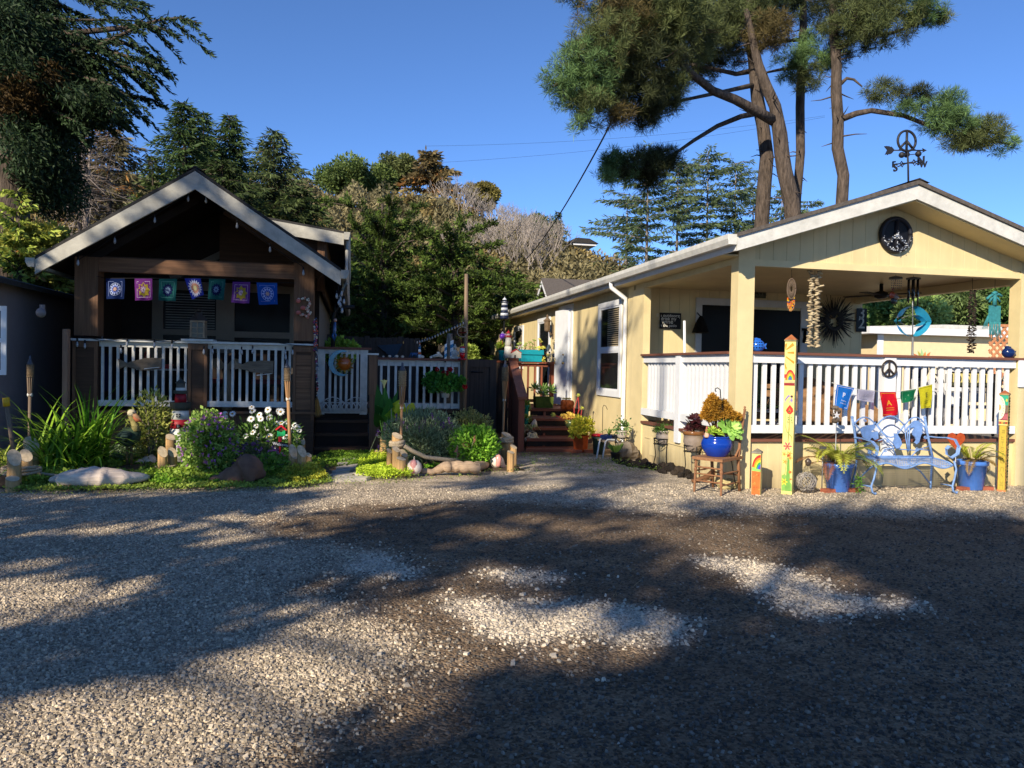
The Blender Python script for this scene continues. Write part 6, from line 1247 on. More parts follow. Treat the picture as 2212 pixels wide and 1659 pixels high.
def buddha():
    p = onrail(1520); t = th('seated_statue','small white seated figure statue on the white railing','statue',p); s = 15.2/F*.2314; m = MB().C('#b9b6ae')
    m.L([(36*s,0),(40*s,8*s),(30*s,22*s),(24*s,40*s),(26*s,62*s),(22*s,76*s),(9*s,84*s),(8*s,88*s)],p,16,sy=.75).O(p+V3(0,0,106*s),17*s,12,8,1,1,1.15).O(p+V3(0,0,130*s),7*s,8,6)
    for sx in (-1,1): m.T([p+V3(sx*24*s,0,70*s),p+V3(sx*32*s,-8*s,45*s),p+V3(sx*6*s,-26*s,28*s)],[8*s,8*s,6*s],8).T([p+V3(sx*10*s,-6*s,10*s),p+V3(sx*38*s,-12*s,8*s),p+V3(0,-30*s,8*s)],[12*s,11*s,7*s],8).O(p+V3(sx*17*s,0,104*s),4*s,6,5,.5,1,1.6)
    m.O(p+V3(0,-17*s,103*s),3*s,6,5); m.B('figure',Mt,t)
buddha()
def feeder():
    Y = 14.78; P = lambda x,y: Wq(4,x,y,Y); c = P(1588,395); t = th('hummingbird_feeder','red hummingbird feeder with clear bottle beside the tall pole','bird feeder',c); s = 15/F*.2314
    MB().C('#b00c1c').L([(44*s,0),(46*s,6*s),(28*s,14*s),(10*s,18*s)],c,16).B('base',Gz,t); MB().C('#c40e20').L([(8*s,18*s),(22*s,35*s),(24*s,65*s)],c,14).B('nectar',Gz,t); MB().C('#b8c0c4').L([(24*s,65.2*s),(24*s,105*s),(20*s,110*s)],c,14).B('bottle',Gz,t); MB().C('#b00c1c').L([(24*s,110.2*s),(24*s,122*s),(8*s,126*s)],c,14).B('lid',Gz,t); MB().T([c+V3(0,0,126*s),c+V3(0,0,200*s),c+V3(.03,0,230*s)],.005,4).B('hook',BLK,t)
feeder()
def ringfeeder():
    Y = 14.75; c = Wq(4,1590,135,Y); t = th('hanging_dish','round wire ring with a rusty red dish hanging on the tall pole','bird feeder',c); m = MB(); r_ = .095
    m.T([c+V3(r_*cos(a),0,r_*sin(a)) for a in [k/20*6.283 for k in range(21)]],.008,5).T([c+V3(0,0,r_),c+V3(0,0,.25)],.005,4); m.B('ring',mat('pale_wire',(.30,.25,.2),.6),t); MB().C('#5a2018').L([(.005,-.01),(.07,0),(.07,.02),(.005,.022)],c+V3(0,0,-.02),16,False).B('dish',Mt,t)
ringfeeder()
for i,(x0,x1,y0,y1,lab) in enumerate([(1422,1446,255,380,'short blue and white striped board left of the carved post'),(1476,1508,222,345,'taller blue and white striped board right of the carved post')]):
    Y = 15.2; a = Wq(4,x0,y1,Y); b = Wq(4,x1,y0,Y); m = MB(); n = 9
    for k in range(n): z0_ = RAILZ-.3+(b.z-RAILZ+.3)*k/n; m.C('#2f7aa8' if k % 2 else '#dfe6ea').X([(a.x,z0_),(b.x,z0_+.03),(b.x,z0_+.03+(b.z-RAILZ+.3)/n),(a.x,z0_+(b.z-RAILZ+.3)/n)],1,Y,Y+.03)
    tag(m.B('striped_board',Pn,None,(a.x,Y,RAILZ-.3)),lab,'ornament','striped boards behind the railing')
a = Wq(4,1462,380,15.3); b = Wq(4,1475,150,15.3); tag(MB().T([V3(a.x,15.3,.78),a,a.lerp(b,.6),b],[.08,.075,.07,.05],9).B('carved_post',mat('weathered_post',(.20,.165,.13),.9,.5,9,.8,14,stretch=(3,3,1)),None,(a.x,15.3,.78)),'rough weathered driftwood post standing between the striped boards','post')
p = onrail(1190); lighthouse('tiny orange and white lighthouse figure on the white railing',tuple(p),.30,[(.3,'#c8ccd0'),(.2,'#b8582c'),(.25,'#d0d4d8'),(.25,'#3a78a8')],.035,.02,('#304a60','#8aa0a8','#b8582c'),windows=False)
p = onrail(1140); m = MB().C('#1c4a78'); 
for k in range(6): a = k/6*6.28; m.T([p+V3(0,0,.06),p+V3(.06*cos(a),.03*sin(a),.09),p+V3(.10*cos(a),.05*sin(a),.01)],[.02,.014,.006],5)
m.O(p+V3(0,0,.07),.045,9,6,1.3,.9,.7); tag(m.B('crab_ornament',Gz,None,tuple(p)),'dark blue crab ornament on the white railing','ornament')
# moon and sun on the gate
def moonsun():
    Y = Ygt-.07; P = lambda x,y: Wq(4,x,y,Y); c = P(490,430); t = th('moon_and_sun_plaque','turquoise crescent moon with an orange sun face hung on the white gate','plaque',c); s = 15/F*.2314
    oc = disc(24,118*s,None,(P(465,425).x,P(465,425).z),math.radians(75),math.radians(285)); ic = disc(24,100*s,None,(P(492,425).x,P(492,425).z),math.radians(285),math.radians(75)) 
    M_ = MB().C('#0a86a8'); n = len(oc); v = [(p[0],Y-.02,p[1]) for p in oc]+[(p[0],Y-.02,p[1]) for p in ic[::-1]]; v2 = [(a,Y,b) for a,_,b in v]
    fs = []
    for i in range(n-1): fs += [(i,i+1,n+i+1,n+i),(2*n+i,3*n+i,3*n+i+1,2*n+i+1),(i,2*n+i,2*n+i+1,i+1),(n+i,n+i+1,3*n+i+1,3*n+i)]
    M_.add(v+v2,fs).B('moon',Gz,t); cs = P(490,432); m = MB().C('#a0742a')
    for k in range(12):
        a = k/12*6.283; L = (95 if k % 2 else 82)*s; u = V3(cos(a),0,sin(a)); v = V3(-sin(a),0,cos(a)); m.add([cs+u*52*s+v*16*s,cs+u*L+v*6*s,cs+u*52*s-v*16*s,cs+u*58*s+V3(0,-.02,0)],[(0,1,3),(1,2,3),(0,3,2)])
    m.B('sun_rays',Gz,t); MB().C('#b85a1a').O(cs,58*s,18,10,1,.35,1).B('sun_disc',Gz,t); m = MB().C('#6a7a2a')
    for k in range(40): a = rng.uniform(0,6.28); r2 = rng.uniform(60,105)*s; m.O(cs+V3(r2*cos(a),-.01,r2*sin(a)),7*s,5,4)
    m.B('bead_trim',Gz,t)
moonsun()
# broom and bead strings by the right porch column
t = th('straw_broom','straw broom hanging beside the right porch column','broom',Wq(3,1665,900,13.85)); Y = 13.85; MB().T([Wq(3,1645,300,Y),Wq(3,1655,770,Y)],.012,6).B('handle',BAMD,t)
g = np.random.default_rng(4); n = 160; a = np.array(Wq(3,1655,760,Y)); b0 = np.array(Wq(3,1640,922,Y)); b1 = np.array(Wq(3,1690,915,Y)); tt = g.random((n,1)); E_ = b0+(b1-b0)*tt+g.normal(0,.012,(n,3)); quads('bristles',leafq(np.repeat([a],n,0)+g.normal(0,.012,(n,3)),E_-a,np.linalg.norm(E_-a,axis=1),.012,g),mixc('#7a5a34','#b8904f',g.random(n)),Lf,t)
m = MB(); Y = 13.8; g = Rd_(3)
for (x,y0,y1) in [(1632,20,330),(1650,10,420),(1655,430,740),(1640,120,250)]:
    y = y0
    while y < y1: m.C(g.choice(['#b04a3a','#8a8a90','#2a3a5a','#c8b8a0','#7a2a5a','#3a2a22'])).O(WY(q(3,x+g.uniform(-6,6),y),Y),g.uniform(.012,.022),6,5); y += 13
tag(m.B('bead_strings',Gz,None,tuple(Wq(3,1645,20,Y))),'strings of coloured beads and shells hanging by the right porch column','ornament')
p = Wq(4,395,100,14.8); m = MB().C('#4a6a9a').T([Wq(4,400,40,14.8),Wq(4,396,120,14.8),Wq(4,395,165,14.8)],[.02,.035,.02],8).C('#1f5a98').T([Wq(4,395,140,14.8),Wq(4,378,170,14.8),Wq(4,396,215,14.8)],[.02,.03,.008],6).T([Wq(4,398,140,14.8),Wq(4,410,170,14.8),Wq(4,400,200,14.8)],[.02,.02,.005],6).C('#c89a8a').O(Wq(4,402,25,14.8),.035,8,6).C('#202020').T([Wq(4,402,15,14.8),Wq(4,402,-140,14.8)],.004,4); tag(m.B('hanging_ornament',Gz,None,tuple(p)),'small blue figure hanging in the gap right of the cabin','ornament')
# ------------------------------------------------------------------ things on the cabin porch
def flag2(name,P4,mat_,colr,parent,wave=.02,nu=9,nv=9,ph=0.0):
    A,Bq,C_,D_ = [Vr(p) for p in P4]
    def f(u,v,off=0.0):
        p = (A*(1-u)+Bq*u)*(1-v)+(D_*(1-u)+C_*u)*v; return p+V3(0,-off+wave*v*sin(u*7+ph+v*2)+wave*.5*sin(v*5+ph*2),0)
    m = MB().C(colr); m.smooth = True; m.add([f(i/nu,j/nv) for j in range(nv+1) for i in range(nu+1)],[(j*(nu+1)+i,j*(nu+1)+i+1,(j+1)*(nu+1)+i+1,(j+1)*(nu+1)+i) for j in range(nv) for i in range(nu)],True)
    return f,m.B(name,mat_,parent)
def motif(f,kind,parent):
    m = MB(); ln = lambda u,v: f(u,v,.004); l2 = lambda u,v: f(u,v,.006)
    def ring(c,r0,r1,colr,n=26,fn=ln):
        m.C(colr); 
        for k in range(n): a,b = 6.283*k/n,6.283*(k+1)/n; m.add([fn(c[0]+r0*cos(a),c[1]+r0*sin(a)),fn(c[0]+r1*cos(a),c[1]+r1*sin(a)),fn(c[0]+r1*cos(b),c[1]+r1*sin(b)),fn(c[0]+r0*cos(b),c[1]+r0*sin(b))],[(0,1,2,3)])
    def petals(c,r0,r1,n,wd,colr,fn=ln,rot=0):
        m.C(colr)
        for k in range(n): a = 6.283*k/n+rot; x,y = cos(a),sin(a); rm = (r0+r1)/2; m.add([fn(c[0]+r0*x,c[1]+r0*y),fn(c[0]+rm*x-wd*y,c[1]+rm*y+wd*x),fn(c[0]+r1*x,c[1]+r1*y),fn(c[0]+rm*x+wd*y,c[1]+rm*y-wd*x)],[(0,1,2,3)])
    def frame(a,w_,colr):
        m.C(colr); b = 1-a
        for (u0,u1,v0,v1) in ((a,b,a,a+w_),(a,b,b-w_,b),(a,a+w_,a+w_,b-w_),(b-w_,b,a+w_,b-w_)): m.add([ln(u0,v0),ln(u1,v0),ln(u1,v1),ln(u0,v1)],[(0,1,2,3)])
    c = (.5,.52)
    if kind == 0: frame(.13,.02,'#8a9ad0'); ring(c,.30,.32,'#c0ccf0'); petals(c,.12,.30,12,.05,'#b8c4ea'); petals(c,.1,.22,12,.03,'#3a5ac0',l2,.26); petals(c,0,.13,6,.04,'#d8b0a0',l2)
    if kind == 1: frame(.13,.02,'#c8b0d0'); petals(c,.02,.36,8,.13,'#b8a440'); ring(c,.0,.17,'#a06a90',20,l2); petals(c,.02,.16,8,.04,'#e8d0e0',lambda u,v: f(u,v,.008))
    if kind == 2: frame(.13,.015,'#5f9a98'); petals(c,.1,.33,12,.075,'#141c4a'); ring(c,0,.2,'#1c2858',20,l2); petals(c,.03,.18,10,.03,'#7f9ab8',lambda u,v: f(u,v,.008))
    if kind == 3: petals(c,.2,.48,18,.06,'#d8dcf0'); petals(c,.1,.34,16,.04,'#d8987a',l2); ring(c,0,.12,'#5a9ab8',20,lambda u,v: f(u,v,.008)); petals(c,0,.2,14,.02,'#e8d8a0',lambda u,v: f(u,v,.01))
    m.B('mandala_print',CLOTH,parent)
Yfl = YC-.10
fl = [(657,785,775,785,772,912,660,912,'#182a5a',0),(838,785,948,785,950,918,840,922,'#6a2f7a',1),(988,785,1100,785,1095,925,990,922,'#1f5a5a',2),(1150,785,1250,785,1265,885,1192,915,'#2a3aa0',3),(1300,785,1402,788,1392,920,1292,912,'#1f5a5a',2),(1448,805,1558,808,1552,940,1440,935,'#6a3a88',1),(1595,805,1724,812,1727,945,1612,948,'#1f55b0',0)]
FL_ = ['navy prayer flag, first from the left on the cabin porch','purple flag with yellow star flower, second from the left on the cabin','teal flag with dark blue flower, third from the left on the cabin','folded blue flag with white and orange sunburst in the middle of the cabin bunting','teal flag with dark blue flower hanging above the lantern','purple flag with yellow star flower near the right end of the cabin bunting','bright blue flag with white medallion, last at the right on the cabin']
for i,r_ in enumerate(fl):
    P4 = [Wq(1,r_[2*k],r_[2*k+1],Yfl) for k in range(4)]; t = th('prayer_flag',FL_[i],'flag',P4[0],'mandala flags across the cabin porch'); f,o = flag2('cloth',P4,CLOTH,r_[8],t,.036,ph=i*1.7); motif(f,r_[9],t)
L = [Wq(1,600,770,Yfl)]+[Wq(1,x,y,Yfl) for x,y in [(657,783),(775,783),(948,783),(1100,783),(1250,783),(1402,786),(1558,806),(1724,810),(1840,812)]]
tag(MB().T(L,.005,4).B('bunting_cord',CABLE,None,tuple(L[0])),'thin cord carrying the seven mandala flags','cord')
# lantern on the middle column
def lantern():
    Y = YC+.10; s = 14/F*.3472; c = V3(Wq(1,1235,1138,Y).x,Y,1.966); t = th('wooden_lantern','weathered wooden lantern with glass panes on the middle porch column','lantern',c); hw = 36*s; h = 98*s; m = MB()
    WDL = mat('weathered_lantern_wood',(.30,.21,.13),.8,.3,9)
    for sx in (-1,1):
        for sy in (-1,1): m.box(c.x+sx*hw-.014,c.x+sx*hw+.014,c.y+sy*hw-.014,c.y+sy*hw+.014,c.z+.03,c.z+h)
    m.box(c.x-hw-.02,c.x+hw+.02,c.y-hw-.02,c.y+hw+.02,c.z,c.z+.03).box(c.x-hw-.016,c.x+hw+.016,c.y-hw-.016,c.y+hw+.016,c.z+h+.001,c.z+h+.03)
    for (zz_,) in ((.33,),(.66,)): m.box(c.x-hw,c.x+hw,c.y-hw-.006,c.y-hw+.004,c.z+h*zz_,c.z+h*zz_+.012)
    m.box(c.x-.006,c.x+.006,c.y-hw-.0062,c.y-hw+.004,c.z+.03,c.z+h); m.B('frame',WDL,t); MB().box(c.x-hw+.015,c.x+hw-.015,c.y-hw+.006,c.y+hw-.006,c.z+.031,c.z+h-.002).B('glass',mat('amber_lantern_glass',(.05,.035,.02),.15,.3),t)
    MB().L([(hw*1.5,h+.031),(hw*1.45,h+.04),(hw*1.0,h+.10),(hw*.55,h+.14),(hw*.5,h+.16),(.004,h+.18)],c,4,False).T([c+V3(.05*cos(a),0,h+.17+.05*sin(a)) for a in [k/10*3.14 for k in range(11)]],.006,4).B('cap',mat('dark_tin',(.07,.06,.055),.5,.2,metal=.5),t)
lantern()
# carved whales on the rails
WHL = mat('grey_brown_carved_wood',(.15,.115,.08),.8,.35,5,.4,12,stretch=(1,5,5))
def whale(label,pts):
    Y = YC+.03; P = [Wq(1,x,y,Y) for x,y in pts]; t = th('carved_whale',label,'ornament',P[0],'carved whales on the porch railing'); m = MB(); n = 15
    def body(o): 
        a = [V3(p.x,Y-.03,p.z) for p in o]; return a
    MB().X([(p.x,p.z) for p in P],1,Y-.035,Y+.02).B('body',WHL,t)
    c = P[0]; e = MB().O((P[4].x+.1,Y-.037,P[4].z-.14),.008,6,5).B('eye',BLK,t)
    MB().X([(P[15].x-.26,P[15].z-.02),(P[15].x-.03,P[15].z+.008),(P[15].x,P[15].z+.005),(P[15].x-.26,P[15].z-.035)],1,Y-.042,Y-.0355).B('jaw',WHW,t)
    return t
whale('carved wooden whale on the left porch railing',[(1005,1280),(960,1278),(905,1280),(855,1292),(820,1300),(790,1312),(770,1300),(735,1283),(752,1315),(748,1345),(785,1330),(830,1345),(880,1355),(925,1356),(985,1345),(1005,1338)][::1])
whale('carved wooden whale on the right porch railing',[(1703,1298),(1660,1296),(1620,1294),(1590,1300),(1545,1300),(1510,1318),(1480,1308),(1455,1290),(1462,1330),(1455,1350),(1490,1345),(1530,1355),(1570,1368),(1620,1372),(1680,1380),(1698,1378)])
# shell number three
def three():
    Y = YC-.02; t = th('shell_number','number three made of pink and white seashells on the right porch column','number',Wq(1,1895,1020,Y)); g = Rd_(5); P = lambda x,y: Wq(1,x,y,Y)
    path = [(1860,915),(1890,905),(1915,912),(1930,932),(1925,955),(1905,968),(1885,972),(1905,970),(1928,985),(1932,1005),(1915,1018),(1885,1018),(1862,1008),(1852,995)]; m = MB(); k = 0
    for i in range(len(path)-1):
        for j in range(4):
            tt = j/4; x = path[i][0]*(1-tt)+path[i+1][0]*tt; y = path[i][1]*(1-tt)+path[i+1][1]*tt; p = P(x+g.gauss(0,3.5),y+g.gauss(0,3.5)); m.C(g.choice(['#c8b8a8','#d8ccb8','#b07868','#a89c8c','#c89080'])).O(p+V3(0,-.02,0),g.uniform(.014,.026),7,5,1,.8,1)
    for (x,y) in [(1856,925),(1885,968),(1856,998)]: m.C('#b86a60').O(P(x,y)+V3(0,-.03,0),.042,9,6,1,.8,.9)
    m.B('shells',Mt,t); MB().C('#3a2a1e').T([P(*a)+V3(0,.0,0) for a in path],.018,5).B('backing',Mt,t)
three()
# string lights
def lights(label,cord,bulbs,Y,drop=.0,r=.022):
    L = [Wq(1,x,y,Y) for x,y in cord]; t = th('string_lights',label,'string lights',L[0]); MB().T(L,.006,4).B('cord',CABLE,t)
    for (x,y) in bulbs: p = Wq(1,x,y,Y); MB().T([p+V3(0,0,.10),p+V3(0,0,.05)],.014,6).B('socket',CABLE,t); MB().L([(.003,-.045),(r*.8,-.03),(r,-.005),(r*.75,.025),(r*.5,.05)],p,10).B('bulb',BULB,t)
lights('string of clear bulbs hanging under the cabin gable trim',[(485,670),(714,525),(962,390),(1170,262),(1225,235),(1282,262),(1475,420),(1680,575),(1885,710)],[(485,688),(714,552),(962,422),(1170,290),(1282,300),(1475,458),(1680,605),(1887,750)],13.55)
lights('black string of bulbs looped along the porch rail',[(465,1140),(540,1150),(640,1172),(760,1160),(900,1165),(1070,1178),(1180,1152),(1320,1162),(1490,1180),(1590,1162),(1700,1180),(1840,1200),(1960,1205)],[(480,1195),(528,1205),(752,1235),(790,1195),(960,1200),(1070,1208),(1268,1242),(1322,1240),(1503,1245),(1572,1238),(1775,1245),(1778,1275),(1820,1245),(1970,1255)],YC-.05)
lights('cluster of bulbs drooping under the cabin right gutter',[(2110,800),(2105,860),(2130,900),(2120,950)],[(2095,895),(2125,880),(2118,915),(2140,930),(2108,935),(2128,985),(2118,950)],13.6)
# dim things behind the porch rail
def deep(z,x,y,Y): return Wq(z,x,y,Y)
c = deep(3,250,640,15.2); t = th('patio_table','small dark patio table with a red tray behind the left porch rail','table',(c.x,15.2,CF)); MB().box(c.x-.45,c.x+.45,14.95,15.5,1.42,1.45).B('top',WHW,t)
for sx in (-.4,.4): 
    for yy_ in (15.0,15.45): MB().box(c.x+sx-.02,c.x+sx+.02,yy_-.02,yy_+.02,CF,1.419).B('leg',BLK,t)
c2 = deep(3,190,565,14.96); tag(MB().C('#b83a3a').box(c2.x-.12,c2.x+.14,15.0,15.3,1.452,1.51).box(c2.x-.13,c2.x+.15,14.99,15.31,1.511,1.53).B('red_tray',Pn,None,(c2.x,15.1,1.45)),'red tray lying on the patio table','tray')
c2 = deep(3,95,330,15.2); tag(MB().C('#8a7a60').box(c2.x-.14,c2.x+.24,15.3,15.33,1.6,1.98).C('#b04a3a').O((c2.x-.06,15.27,1.68),.06,8,6,1,.5,1.5).B('small_painting',Mt,None,(c2.x,15.3,1.6)),'tan picture board with a red shape behind the left railing','picture')
c2 = deep(2,950,580,14.5); m = MB().C('#16305a'); m.L([(.09,0),(.10,.05),(.095,.62),(.07,.66)],(c2.x,14.5,1.05),10).C('#8a8a90').L([(.03,-.29),(.03,0)],(c2.x,14.5,1.05),8).L([(.012,.66),(.012,1.15)],(c2.x,14.5,1.05),6); tag(m.B('closed_parasol',CLOTH,None,(c2.x,14.5,CF)),'rolled dark blue parasol behind the left end of the porch rail','parasol')
c2 = deep(3,800,560,14.4); m = MB(); m.T([(c2.x+.02,14.4,CF),(c2.x+.03,14.4,1.35),(c2.x+.01,14.4,1.55)],[.09,.075,.04],9)
for sx in (-1,1): m.X([(c2.x+.01,1.52),(c2.x+.01+sx*.12,1.66),(c2.x+.01+sx*.26,1.64),(c2.x+.01+sx*.2,1.5),(c2.x+.01+sx*.1,1.45)],1,14.38,14.42)
tag(m.B('carved_whale_tail',mat('pale_carved_wood',(.33,.24,.15),.7,.3,6),None,(c2.x,14.4,CF)),'pale carved wooden whale tail standing behind the right rail','statue')
c2 = deep(3,430,290,15.0); 
for i,(x,lab) in enumerate([(660,'left of two dim red cushioned chairs on the cabin porch'),(1130,'right of two dim red cushioned chairs on the cabin porch')]):
    c2 = deep(3,x+60,700,15.4); t = th('porch_chair',lab,'chair',(c2.x,15.4,CF),'chairs on the cabin porch'); MB().box(c2.x-.28,c2.x+.28,15.15,15.65,CF+.38,CF+.44).B('seat',DKW,t); MB().C('#5a1018').box(c2.x-.26,c2.x+.26,15.16,15.6,CF+.441,CF+.52).B('cushion',Pn,t); MB().box(c2.x-.28,c2.x+.28,15.62,15.68,CF+.44,CF+1.0).B('backrest',DKW,t)
    for sx in (-.25,.25):
        for y_ in (15.18,15.6): MB().box(c2.x+sx-.02,c2.x+sx+.02,y_-.02,y_+.02,CF,CF+.379).B('leg',DKW,t)
c = Wq(4,1380,270,21.2); t = th('painted_boat_board','dim blue and white boat shaped board on the plank fence','plaque',Wq(4,900,270,21.4)); a = Wq(4,795,260,21.4); b = Wq(4,1030,245,21.4)
MB().C('#1c3448').X([(a.x,a.z),(b.x,b.z),(b.x-.2,b.z-.42),(a.x+.5,a.z-.42)],1,21.40,21.43).B('hull',Pn,t); MB().C('#8a9a98').X([(a.x+.2,a.z-.38),(b.x-.2,b.z-.36),(b.x-.3,b.z-.48),(a.x+.5,a.z-.48)],1,21.37,21.398).B('stripe',Pn,t)
c = Wq(4,1700,340,16); 
m = MB(); L = [Wq(4,1170,220,17),Wq(4,1300,180,16.5),Wq(4,1450,110,16),Wq(4,1600,40,15)]; t = th('bulb_garland','sagging garland of bulbs strung from the tall pole over the back deck','string lights',L[-1]); MB().T(L,.005,4).B('cord',CABLE,t)
for k in range(18):
    tt = k/17*2.99; i = int(tt); p = L[i].lerp(L[i+1],tt-i); MB().L([(.003,-.06),(.016,-.05),(.017,-.03),(.008,-.0)],p,7).B('bulb',BULB,t)
# ------------------------------------------------------------------ pots and plants along the yellow home
def pot(m,c,h,rb,rt,rim=.0,n=20,soil=True,sq=False,band=None,mid=None):
    n = 4 if sq else n; c = Vr(c); pr = [(rb*.9,0),(rb,.01)]
    if mid: pr += [(mid,h*.45),(mid*.98,h*.62)]
    pr += [(rt,h-rim) if rim else (rt,h)]
    if rim: pr += [(rt*1.08,h-rim+.002),(rt*1.10,h)]
    pr += [(pr[-1][0]*.9,h),(pr[-1][0]*.86,h-.03)]
    m.L(pr,c,n,not sq)
    if soil: o = m.col; m.C((.05,.035,.025)).L([(.001,h-.032),(pr[-1][0]*.99,h-.03)],c,n,False); m.col = o
    return m
def potted(name,label,z,xl,xr_,ytop,ybot,colr,Y=None,matm=Gz,taper=.72,rim=.03,sq=False,mid=None,cat='flower pot',group=None,zb=None,soil=True):
    xm_ = (xl+xr_)/2; kz = ZT[z][2]*K
    b = WG(q(z,xm_,ybot)) if Y is None else Wq(z,xm_,ybot,Y); d = b.y*1.03/F
    if zb is not None: b.z = zb
    h = Wq(z,xm_,ytop,b.y).z-b.z; rt = (xr_-xl)/2*kz*d
    if sq: rt *= 1.30
    t = th(name,label,cat,b,group); m = MB().C(colr); pot(m,b,h,rt*taper,rt/(1.10 if rim else 1),rim,sq=sq,mid=(rt*mid if mid else None),soil=soil); m.B('pot',matm,t); return t,b,h,rt
def frond_fern(t,c,n,L,cols,seed,name='fronds',up=.9,dead=0,ww=.30):
    g = np.random.default_rng(seed); V = []; C = []; st = MB().C('#6a5a2a')
    for i in range(n):
        a = 6.283*i/n+g.normal(0,.3); e = np.clip(g.normal(up,.3),.2,1.45); ln = L*(.7+.5*g.random()); p = np.array(c)+np.array([cos(a),sin(a),0])*.05; d2 = np.array([cos(a),sin(a)]); S = 16; tone = g.random(); cl = mixc(cols[0],cols[1],[tone])[0] if i >= dead else mixc('#5a3420','#8a5a34',[tone])[0]; P = [p.copy()]; bend = .9+.7*g.random()+(.8 if i < dead else 0)
        for s in range(S):
            p = p+ln/S*np.array([d2[0]*cos(e),d2[1]*cos(e),sin(e)]); e -= bend/S*(1+s/S); P.append(p.copy())
        P = np.array(P); st.T(P[::3],[.004]*len(P[::3]),3,False); tg = np.gradient(P,axis=0); tg /= np.linalg.norm(tg,axis=1)[:,None]; sd = np.cross(tg,[0,0,1]); sd /= np.maximum(np.linalg.norm(sd,axis=1)[:,None],1e-6)
        for s in range(2,S+1):
            w_ = ln*ww*sin(math.pi*(.12+.86*s/S))**.9*.62
            for f_ in (0,.5):
                p0 = P[s]*(1-f_)+P[s-1]*f_
                for sg in (-1,1):
                    dr = sd[s]*sg+tg[s]*.45+np.array([0,0,-.12]); tip = p0+dr*w_*(.85+.3*g.random()); md = (p0+tip)/2; hw = tg[s]*ln*.014; V.append([p0,md-hw,tip,md+hw]); C.append(cl*(.8+.4*g.random()))
    quads(name,np.array(V),np.array(C),Lf,t); st.B('frond_stems',Lf,t)
BLU = '#2a5ab4'
BRK = '#9a5a44'
# two blue pots with ferns, on bricks
for i,(xl,xr_,yt,yb,lab,fl_) in enumerate([(490,785,905,1145,'blue glazed pot holding a big fern left of the blue bench',0),(1605,1920,885,1128,'blue glazed pot holding an upright fern right of the blue bench',1)]):
    b0 = WG(q(9,(xl+xr_)/2,yb+20)); t,b,h,rt = potted('blue_fern_pot',lab,9,xl+8,xr_-8,yt,yb,'#4a7acb',taper=.68,rim=.06,cat='potted plant',group='blue pots with ferns')
    if i == 0: frond_fern(t,b+V3(0,0,h),17,.66,('#5f7a1e','#b4b446'),31,up=1.15); frond_fern(t,b+V3(-.15,-.05,h),9,.48,('#7a4a30','#a07850'),32,'dry_fronds',.75,5)
    else: frond_fern(t,b+V3(0,0,h),9,.48,('#8a9a20','#d0d050'),33,up=1.4,ww=.26); frond_fern(t,b+V3(.05,0,h),12,.40,('#7a5a2a','#b09a5a'),34,'dry_fronds',.6,5)
    bx_ = [(b.x-.16,'flat red brick under the left side of the left blue pot' if not i else 'flat red brick under the left side of the right blue pot'),(b.x+.16,'broken red brick under the right side of the left blue pot' if not i else 'broken red brick under the right side of the right blue pot')]
    for j,(x,lb_) in enumerate(bx_): tag(MB().C(BRK).obox((x,b.y-.06,.022),(.22,.11,.05),Matrix.Rotation(.2-.5*j,3,'Z')).B('brick',Mt,None,(x,b.y-.06,0)),lb_,'brick')
